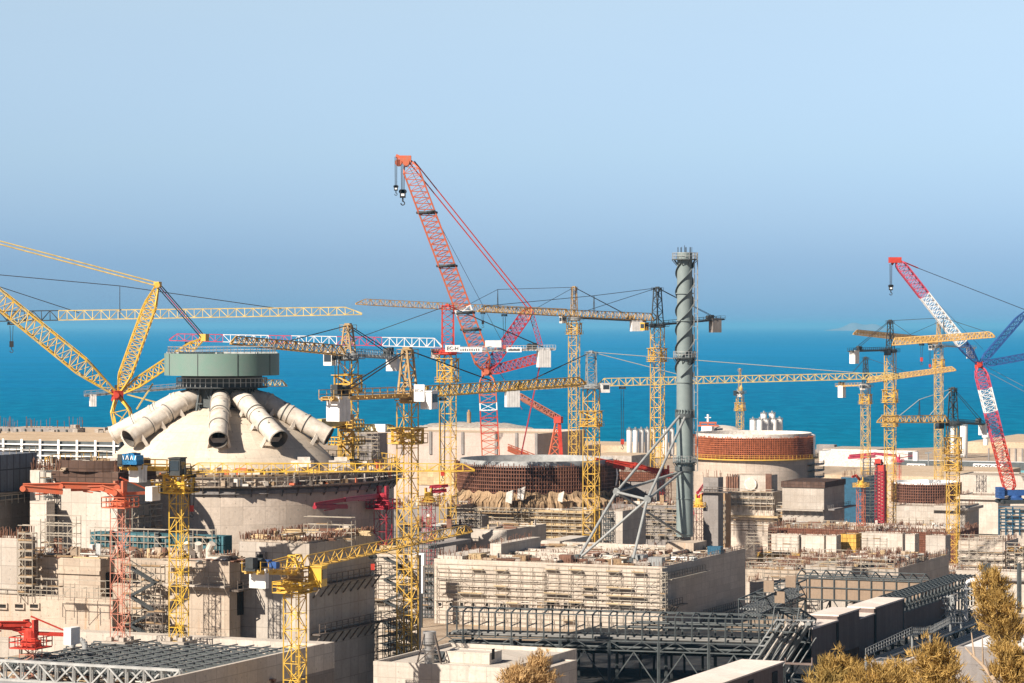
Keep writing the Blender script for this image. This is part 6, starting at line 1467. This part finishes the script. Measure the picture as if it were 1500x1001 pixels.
# ---------------------------------------------------------------- covered conveyor gallery running back to the right
Cn = atz(1190, 470, 0); zt_ = at(1190, 922, 470).z
CV = Blk(Cn, 4.8, 110, zt_ - 6.6, zt_)
root = thing('conveyor_gallery', 'dark sided conveyor gallery with pale stepped roof running away to the right', 'conveyor', CV.pt(3.5, 50, 24), SITE)
segs = ((0, 14, 0, 'roof_pink', 6.0), (14.01, 27, .8, 'roof_pink', 6.4), (27.01, 36, -.9, 'roof_pink', 8.8), (36.01, 55, .1, 'roof_pink', 7.2))
for d0, d1, dz, mt_, hh in segs:
    m = MB()
    if d0 == 0:
        m.obox(CV.pt(0, 0, zt_ - hh), -U * .2, W * d1, Z * hh); m.obox(CV.pt(CV.w - .2, 0, zt_ - hh), -U * .2, W * d1, Z * hh); m.obox(CV.pt(.2, 0, zt_ - hh), -U * (CV.w - .4), W * d1, Z * .3)
    else: m.obox(CV.pt(0, d0, zt_ + dz - hh), -U * CV.w, W * (d1 - d0), Z * hh)
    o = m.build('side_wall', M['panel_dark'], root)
    m = MB(); m.obox(CV.pt(-.25, d0 - (.2 if d0 == 0 else 0), zt_ + dz + .003), -U * (CV.w + .4), W * (d1 - d0 + .1), Z * .25); m.build('roof', M[mt_], o)
m = MB(); m.obox(CV.pt(-.02, 13.4, zt_ - 6.5), U * .02 + U * .06, W * 1.2, Z * 6.2); m.obox(CV.pt(-.1, 36.2, zt_ - 8), U * .09, W * .9, Z * 7.8); m.build('slot', M['void'], root)
# open roofed continuation
m = MB()
for i in range(22):
    d_ = 55 + i * 2.5; m.bar(CV.pt(0, d_, zt_ + .2), CV.pt(CV.w, d_, zt_ + .2), .22); m.bar(CV.pt(0, d_, zt_ - 5.5), CV.pt(0, d_, zt_ + .2), .26); m.bar(CV.pt(CV.w, d_, zt_ - 5.5), CV.pt(CV.w, d_, zt_ + .2), .26)
    if i < 21: m.bar(CV.pt(0, d_, zt_ - 2.2), CV.pt(0, d_ + 2.5, zt_ + .1), .16); m.bar(CV.pt(0, d_, zt_ + .1), CV.pt(0, d_ + 2.5, zt_ - 2.2), .16)
for a_ in (0, .96, 1.92, 2.88, 3.84, 4.8): m.bar(CV.pt(a_, 55, zt_ + .3), CV.pt(a_, 108, zt_ + .3), .2)
m.bar(CV.pt(0, 55, zt_ - 2.3), CV.pt(0, 108, zt_ - 2.3), .25); m.build('open_frame', M['slate_steel'], root)
m = MB(); m.obox(CV.pt(.02, 55.1, zt_ - 6.4), U * .2, W * 30, Z * 4.0); m.build('low_panel', M['panel_dark'], root)
for i in range(6):
    m = MB(); m.tube(CV.pt(.5 + i * .72, 55, zt_ - 3.4), CV.pt(.5 + i * .72, 108, zt_ - 3.4), .3, 8); m.build('pipe', M['strut_grey'], root)
for i in range(12):
    d_ = 3 + i * 9.2; m = MB()
    for a_ in (.3, 4.5): m.bar(CV.pt(a_, d_, 14), CV.pt(a_, d_, zt_ - 6.1), .45)
    for z_ in (17, 21): m.bar(CV.pt(.4, d_, z_), CV.pt(4.5, d_, z_ + 3), .2); m.bar(CV.pt(.4, d_, z_ + 3), CV.pt(4.5, d_, z_ + 3), .25)
    m.bar(CV.pt(.4, d_, 18), CV.pt(.4, d_ + 4.6, 26), .18); m.bar(CV.pt(.4, d_ + 9.2, 18), CV.pt(.4, d_ + 4.6, 26), .18)
    m.build('leg', M['dark_steel'], root)
# sloped open transfer rack between long rack and conveyor
root = thing('transfer_rack', 'sloping open rack of pipes joining long rack and conveyor', 'pipe rack', at(1140, 940, 480), SITE)
T0 = RK.pt(-1, 3, RK.z0 + 1.6); T1 = CV.pt(2.4, -.5, zt_ - 2.6); m = MB(); q0 = at(1096, 962, 476); q1 = at(1136, 908, 466)
for i in range(6):
    f = i / 5; a_ = q0 + U * (6.5 * f); c_ = q1 + U * (6.0 * f) + W * 1.0; m.bar(a_ - Z * 1, c_, .3)
    m.bar(a_ - Z * 4 + W * 2, c_ + W * 2 - Z * 3, .2)
for j in range(6):
    f = j / 5; c0 = q0 + (q1 - q0) * f - Z * (1 - f); m.bar(c0, c0 + U * 6.4 + W * f, .2)
m.build('frame', M['grey_steel'], root)
for i in range(5):
    m = MB(); o_ = U * (.9 + 1.15 * i) + W * .6 - Z * .5; m.tube(q0 + o_ - Z * .8, q1 + o_, .38, 8); m.build('pipe', M['white_dirty' if i % 2 else 'strut_grey'], root)
m = MB(); m.lattice(at(1150, 908, 467), CV.pt(2.4, 2, zt_ - .5), 4.4, 4.0, n=4, c=.26, br=.16); m.build('top_frame', M['slate_steel'], root)
for i in range(4):
    m = MB(); q = q0 + U * (1 + 1.7 * i); m.bar(V((q.x, q.y, 14)), q + Z * 1.5, .35); m.bar(V((q.x + 1.5, q.y, 14)), q, .16); m.build('leg', M['dark_steel'], root)

# foreground gallery with pale roof
b = block(960, 1090, 1147, 385, 985, 20); 
Cn = atz(1090, 385, 0); b = Blk(Cn, 6.0, 26, 22, at(1090, 991, 385).z)
k = (1147 - CX) / F; b.d = (k * Cn.y - Cn.x) / (W.x - k * W.y)
root = house('conveyor_gallery', 'near conveyor gallery with broad pale roof at the bottom edge', 'conveyor', b)
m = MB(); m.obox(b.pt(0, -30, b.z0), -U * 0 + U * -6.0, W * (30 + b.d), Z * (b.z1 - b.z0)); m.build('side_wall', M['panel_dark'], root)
m = MB(); m.obox(b.pt(-.2, -30.3, b.z1 + .003), U * -6.4, W * (30.6 + b.d), Z * .2); m.build('roof', M['roof_pink'], root)
for d0 in (-9, 1.5, 12):
    m = MB(); m.obox(b.pt(-.06, d0, b.z1 - 3.4), U * .055, W * 2.2, Z * 2.6); m.build('window', M['void'], root)

# ---------------------------------------------------------------- dark steel yard at right
YD = []
root = thing('pipe_rack', 'dark stepped steelwork filling the shaded yard right of the conveyor', 'pipe rack', atz(1300, 540, 20), SITE)
base = CV.pt(-3, 10, 0)
for k in range(5):
    o_ = base + U * (3 + 4.2 * k)
    for j in range(9):
        m = MB(); q = o_ + W * (j * 9 + 2)
        for e in (0, 3.2):
            m.bar(V((q.x, q.y, 12)) + U * e, V((q.x, q.y, 27.0 - .6 * k)) + U * e, .35)
        m.bar(V((q.x, q.y, 26.5 - .6 * k)), V((q.x, q.y, 26.5 - .6 * k)) + U * 3.2, .3); m.bar(V((q.x, q.y, 20)), V((q.x, q.y, 26 - .6 * k)) + W * 8, .18)
        m.build('trestle', M['dark_steel'], root)
    for e in (.5, 1.3, 2.1, 2.8):
        m = MB(); a_ = o_ + U * e; m.tube(V((a_.x, a_.y, 26.9 - .6 * k)), V((a_.x, a_.y, 26.9 - .6 * k)) + W * 84, rnd(.16, .34), 8); m.build('pipe', M['black' if (k + int(e * 10)) % 4 else 'pipe_grey'], root)
for lab, pts in (('pale handrailed stair descending across the dark yard', ((1268, 962, 470), (1336, 930, 490), (1362, 930, 500), (1392, 914, 520), (1408, 914, 525))),):
    root = thing('walkway', lab, 'walkway', at(1336, 960, 480), SITE); P_ = [at(*q) for q in pts]; m = MB()
    for a_, c_ in zip(P_, P_[1:]):
        m.obox(a_, c_ - a_, W * 1.3, Z * .2); m.rail([a_ + Z * .2, c_ + Z * .2], 1.1, 1.2, .06)
    m.build('tread', M['grey_steel'], root); m = MB()
    for q in P_: m.bar(V((q.x, q.y, 18)), q, .25)
    m.build('post', M['galv'], root)
root = thing('access_platform', 'pale steel stair tower and platforms at the end of the dark conveyor', 'platform', at(1385, 900, 545), SITE)
m = MB(); q = at(1386, 885, 545); m.lattice(V((q.x, q.y, 18)), q + Z * 1.5, 2.4, n=6, c=.25, br=.16, up=W); m.build('tower', M['galv'], root)
for p0, p1, py_ in ((1378, 1402, 886), (1358, 1388, 905), (1385, 1400, 905)):
    a_, c_ = at(p0, py_, 545), at(p1, py_ - 5, 548); m = MB(); m.obox(a_, c_ - a_, W * 1.4, Z * .25); m.rail([a_ + Z * .25, c_ + Z * .25], 1.2, .8, .09); m.bar(a_ - Z * 1.4, a_, .2); m.build('platform', M['white_dirty'], root)
root = thing('expansion_loop', 'white looped pipes standing beside the pines', 'pipework', at(1430, 900, 560), SITE)
for i in range(4):
    q = at(1414 + i * .6, 905, 560 + i * 1.4); m = MB(); zz = at(1420, 852, 560).z; w_ = 3.4
    pts = [V((q.x, q.y, 20)), V((q.x, q.y, zz - 1))] + [V((q.x + .8 - .8 * math.cos(t), q.y, zz - 1 + 1.0 * math.sin(t))) for t in (.4, .8, 1.2, 1.57)] + [V((q.x + w_, q.y, zz))] + [V((q.x + w_ + 1.0 * math.sin(t), q.y, zz - 1.0 + 1.0 * math.cos(t))) for t in (.4, .8, 1.2, 1.57)] + [V((q.x + w_ + 1, q.y, 20))]
    m.path(pts, .3, 8); m.build('pipe', M['white'], root)
m = MB(); q = at(1424, 905, 558); m.lattice(V((q.x, q.y, 20)), at(1424, 862, 558), 3.4, n=5, c=.22, br=.14, up=W); m.build('support', M['galv'], root)
m = MB(); 
b, r = blk('dark pump house in the shade below the conveyor end', 1300, 1400, 1425, 590, 905, 'dark_steel', zb=18, roof='yard_shade', par=.3, name='pump_house', cat='building')
# sheet on the shelf; its near-black colour paints in the yard's shade
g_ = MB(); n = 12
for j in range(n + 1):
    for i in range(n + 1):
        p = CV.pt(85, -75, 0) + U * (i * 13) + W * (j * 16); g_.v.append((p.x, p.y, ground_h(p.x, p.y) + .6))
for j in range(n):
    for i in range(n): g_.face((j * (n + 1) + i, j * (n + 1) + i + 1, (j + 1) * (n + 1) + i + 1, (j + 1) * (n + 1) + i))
tag(g_.build('yard_shade_sheet', M['yard_shade']), 'near-black ground sheet with the shade of the steel yard painted into its colour', kind='structure')

# ---------------------------------------------------------------- small roofs and the silver stack at the bottom
b, r = blk('white flat roof building at the bottom with silver stack on it', 547, 742, 790, 338, 985, 'conc_pale', zb=14, d=22, roof='conc_pale', par=.5, name='flat_building', cat='building'); FB = b
b, r = blk('small white roof hut with tiny square window', 652, 717, 735, 345, 959, 'conc_pale', zb=FB.z1 + .06, roof='conc_pale', par=.15, name='roof_hut', cat='hut'); window(b, r, 698, 705, 975, 981, glass='timber')
opening(b, r, .6, 1.4, FB.z1 + .6, FB.z1 + 1.9, side=True)
b, r = blk('white parapet wall behind the dry bushes', 742, 804, 814, 345, 981, 'conc_pale', zb=14, d=9, roof='conc_pale', par=.2, name='flat_building', cat='building')
q = at(629, 987, 347); q.z = FB.z1 + .06; root = thing('silver_stack', 'short silver stack in a braced frame on the white roof', 'chimney', q, SITE)
zt_ = at(629, 925, 347).z; m = MB(); m.lathe(q, [(.62, 0), (.62, 2.2), (.82, 2.6), (.82, zt_ - q.z - 1.6), (.82, zt_ - q.z), (.72, zt_ - q.z), (.72, zt_ - q.z - 1)], 28)
for zz in (.42, .62, .8): m.lathe(q, [(.823, (zt_ - q.z) * zz), (.87, (zt_ - q.z) * zz), (.87, (zt_ - q.z) * zz + .1), (.823, (zt_ - q.z) * zz + .1)], 28)
m.build('flue', M['steel_stack'], root, smooth=True)
for i in range(4):
    t = math.pi / 4 + i * math.pi / 2; d = V((math.cos(t), math.sin(t), 0)); m = MB(); m.bar(q + d * 2.1, q + d * .85 + Z * 3.6, .14); d2 = V((math.cos(t + math.pi / 2), math.sin(t + math.pi / 2), 0)); m.bar(q + d * 1.7 + Z * 1.2, q + d2 * 1.7 + Z * 1.2, .1); m.bar(q + d * 2.0 + Z * .2, q + d2 * 1.3 + Z * 2.2, .09); m.build('frame_leg', M['scaffold_dark'], root)
m = MB(); q = FB.pt(FB.w - 4, 8, FB.z1 + .06); m.obox(q, U * 7, W * 1.2, Z * .9); tag(m.build('roof_duct', M['slate_steel']), 'dark low duct on the white roof left of the silver stack', 'duct')
b, r = blk('grey flat roof among the pine tops at the bottom right', 1310, 1350, 1382, 300, 978, 'conc_pale', zb=30, roof='conc_pink', par=.2, name='flat_building', cat='building')
b, r = blk('dark hipped roof block left of the pine tops', 1275, 1325, 1338, 310, 972, 'conc_grey', zb=30, roof='slate_steel', par=.1, name='flat_building', cat='building')
b, r = blk('long white roof with grey wall behind the dead branch', 1400, 1560, 1580, 300, 957, 'conc_grey', zb=30, d=14, roof='white', par=.2, name='flat_building', cat='building')
# ---------------------------------------------------------------- pines and dry bushes on the camera's hillside
def foliage_mat(name, dark, mid, light):
    m, nt, b = _nt(name); tc = _n(nt, 'ShaderNodeTexCoord').outputs['Object']
    f = noise(nt, tc, 1.3, 4, .6); g = noise(nt, tc, 14, 2)
    c = ramp(nt, f, [(.3, dark), (.5, mid), (.7, light)]); c = mixc(nt, mth(nt, 'MULTIPLY', g, .5), c, mid)
    nt.links.new(c, b.inputs['Base Color']); b.inputs['Roughness'].default_value = .7; b.inputs['Specular IOR Level'].default_value = .2
    tr = _n(nt, 'ShaderNodeBsdfTranslucent'); nt.links.new(c, tr.inputs[0]); ad = _n(nt, 'ShaderNodeMixShader'); ad.inputs[0].default_value = .22
    nt.links.new(b.outputs[0], ad.inputs[1]); nt.links.new(tr.outputs[0], ad.inputs[2]); nt.links.new(ad.outputs[0], nt.nodes['Material Output'].inputs['Surface']); M[name] = m
foliage_mat('needles_gold', (.15, .095, .03), (.40, .26, .08), (.66, .44, .15))
foliage_mat('needles_olive', (.12, .09, .03), (.33, .23, .075), (.55, .38, .13))
foliage_mat('dry_twigs', (.28, .17, .07), (.50, .33, .15), (.66, .46, .24))
def pine(label, px, Y, ytop, rad, mat, n=60, name='pine_tree', cat='tree', group=None, hgt=None, nl=.42, dens=21, flat=1.0, trunkr=.28, seed=0):
    rs_ = random.Random(seed); top = at(px, ytop, Y); zg = ground_h(top.x, Y) - .1; H = top.z - zg if hgt is None else hgt; zg = top.z - H
    root = thing(name, label, cat, V((top.x, Y, zg)), 0, group); base = V((top.x, Y, zg))
    t = MB(); lean = V((rs_.uniform(-.6, .6), rs_.uniform(-.6, .6), 0)); pts = [base + lean * (i / 5) ** 2 * 2 + Z * H * .93 * i / 5 for i in range(6)]
    for i in range(5): t.tube(pts[i], pts[i + 1], trunkr * (1 - i * .17), 8, trunkr * (1 - (i + 1) * .17), caps=False)
    f = MB(); tips = []
    lo = H - rad * 2.1 * flat
    for k in range(n):
        u = (k + rs_.random()) / n; z = lo + (H - lo) * (u ** .85); a = rs_.uniform(0, 6.283)
        prof = math.sin(math.pi * min(1, .16 + .80 * (z - lo) / (H - lo))) ** .8
        rr = rad * prof * rs_.uniform(.3, 1.3); ax = base + lean * 2 * (z / H) ** 2
        p0 = ax + Z * (z - rr * .35 - .3); p1 = ax + V((math.cos(a) * rr, math.sin(a) * rr, z)); t.tube(p0, p1, .07, 5, .02, caps=False); tips.append((p0, p1, rr))
    t.build('trunk', M['bark'], root)
    for p0, p1, rr in tips:
        for c in range(6):
            s_ = rs_.uniform(.4, 1.0); cc = p0.lerp(p1, s_) + V((rs_.gauss(0, .30), rs_.gauss(0, .30), rs_.gauss(.1, .28))); dr = (p1 - p0).normalized() * .5 + Z * .75
            for q in range(dens):
                d = (V((rs_.gauss(0, 1), rs_.gauss(0, 1), rs_.gauss(0, 1))) * .6 + dr).normalized(); L = nl * rs_.uniform(.55, 1.2); o = cc + d * .03 + V((rs_.gauss(0, .11), rs_.gauss(0, .11), rs_.gauss(0, .09)))
                s2 = d.cross(V((rs_.gauss(0, 1), rs_.gauss(0, 1), rs_.gauss(0, 1)))).normalized() * (nl * .075); k = len(f.v)
                f.v += [tuple(o - s2), tuple(o + s2), tuple(o + d * L)]; f.f.append((k, k + 1, k + 2)); f.m.append(0)
    f.build('crown', M[mat], root); return root
G1 = 'pines on the near hillside'
pine('tallest olive gold pine at the right edge of the picture', 1486, 150, 850, 1.05, 'needles_gold', 36, flat=1.25, seed=1)
pine('spreading pine crown left of the tallest pine', 1453, 165, 905, .8, 'needles_gold', 34, flat=.9, seed=2)
pine('dense pine crown low at the right edge', 1502, 140, 955, 1.2, 'needles_gold', 40, flat=.8, seed=3)
pine('rounded golden pine top left of the yard stairs', 1243, 150, 970, 1.3, 'needles_gold', 50, flat=.85, seed=4)
pine('small golden pine top beside the rounded one', 1205, 148, 990, .8, 'needles_olive', 34, flat=.9, seed=5)
pine('golden pine top in front of the dark hipped roof', 1300, 140, 988, 1.2, 'needles_gold', 55, flat=.8, seed=6)
pine('bushy pine top in front of the dead branch', 1390, 135, 962, 1.05, 'needles_gold', 48, flat=1.0, seed=8)
pine('lowest pine top at the bottom of the picture', 1270, 132, 990, 1.5, 'needles_gold', 44, flat=.7, seed=10)
pine('tall dry bush with feathery tip before the white hut', 790, 210, 968, 1.0, 'dry_twigs', 40, name='dry_bush', cat='bush', flat=.9, dens=13, nl=.5, seed=11, trunkr=.1)
pine('wide low dry bush left of the feathery one', 757, 208, 986, 1.0, 'dry_twigs', 34, name='dry_bush', cat='bush', flat=.7, dens=12, nl=.5, seed=12, trunkr=.1)
root = thing('dead_branch', 'bare pale dead branch leaning left above the pine tops', 'branch', atz(1470, 120, 60), 0)
m = MB(); P_ = [at(1478, 1040, 120), at(1456, 996, 120), at(1440, 975, 120.3), at(1424, 960, 120.5), at(1414, 949, 120.8)]
for i, (a_, c_) in enumerate(zip(P_, P_[1:])): m.tube(a_, c_, .12 - .022 * i, 7, .098 - .022 * i)
for a_, c_ in ((at(1427, 962, 120.5), at(1423, 927, 121)), (at(1440, 975, 120.3), at(1439, 934, 120)), (at(1450, 988, 120), at(1443, 965, 119.6))): m.tube(a_, c_, .05, 6, .02)
m.build('limb', M['deadwood'], root)
m = MB(); m.tube(atz(1480, 120, ground_h(21, 120) - .2), at(1478, 1040, 120), .2, 8, .13); m.build('stem', M['deadwood'], root)
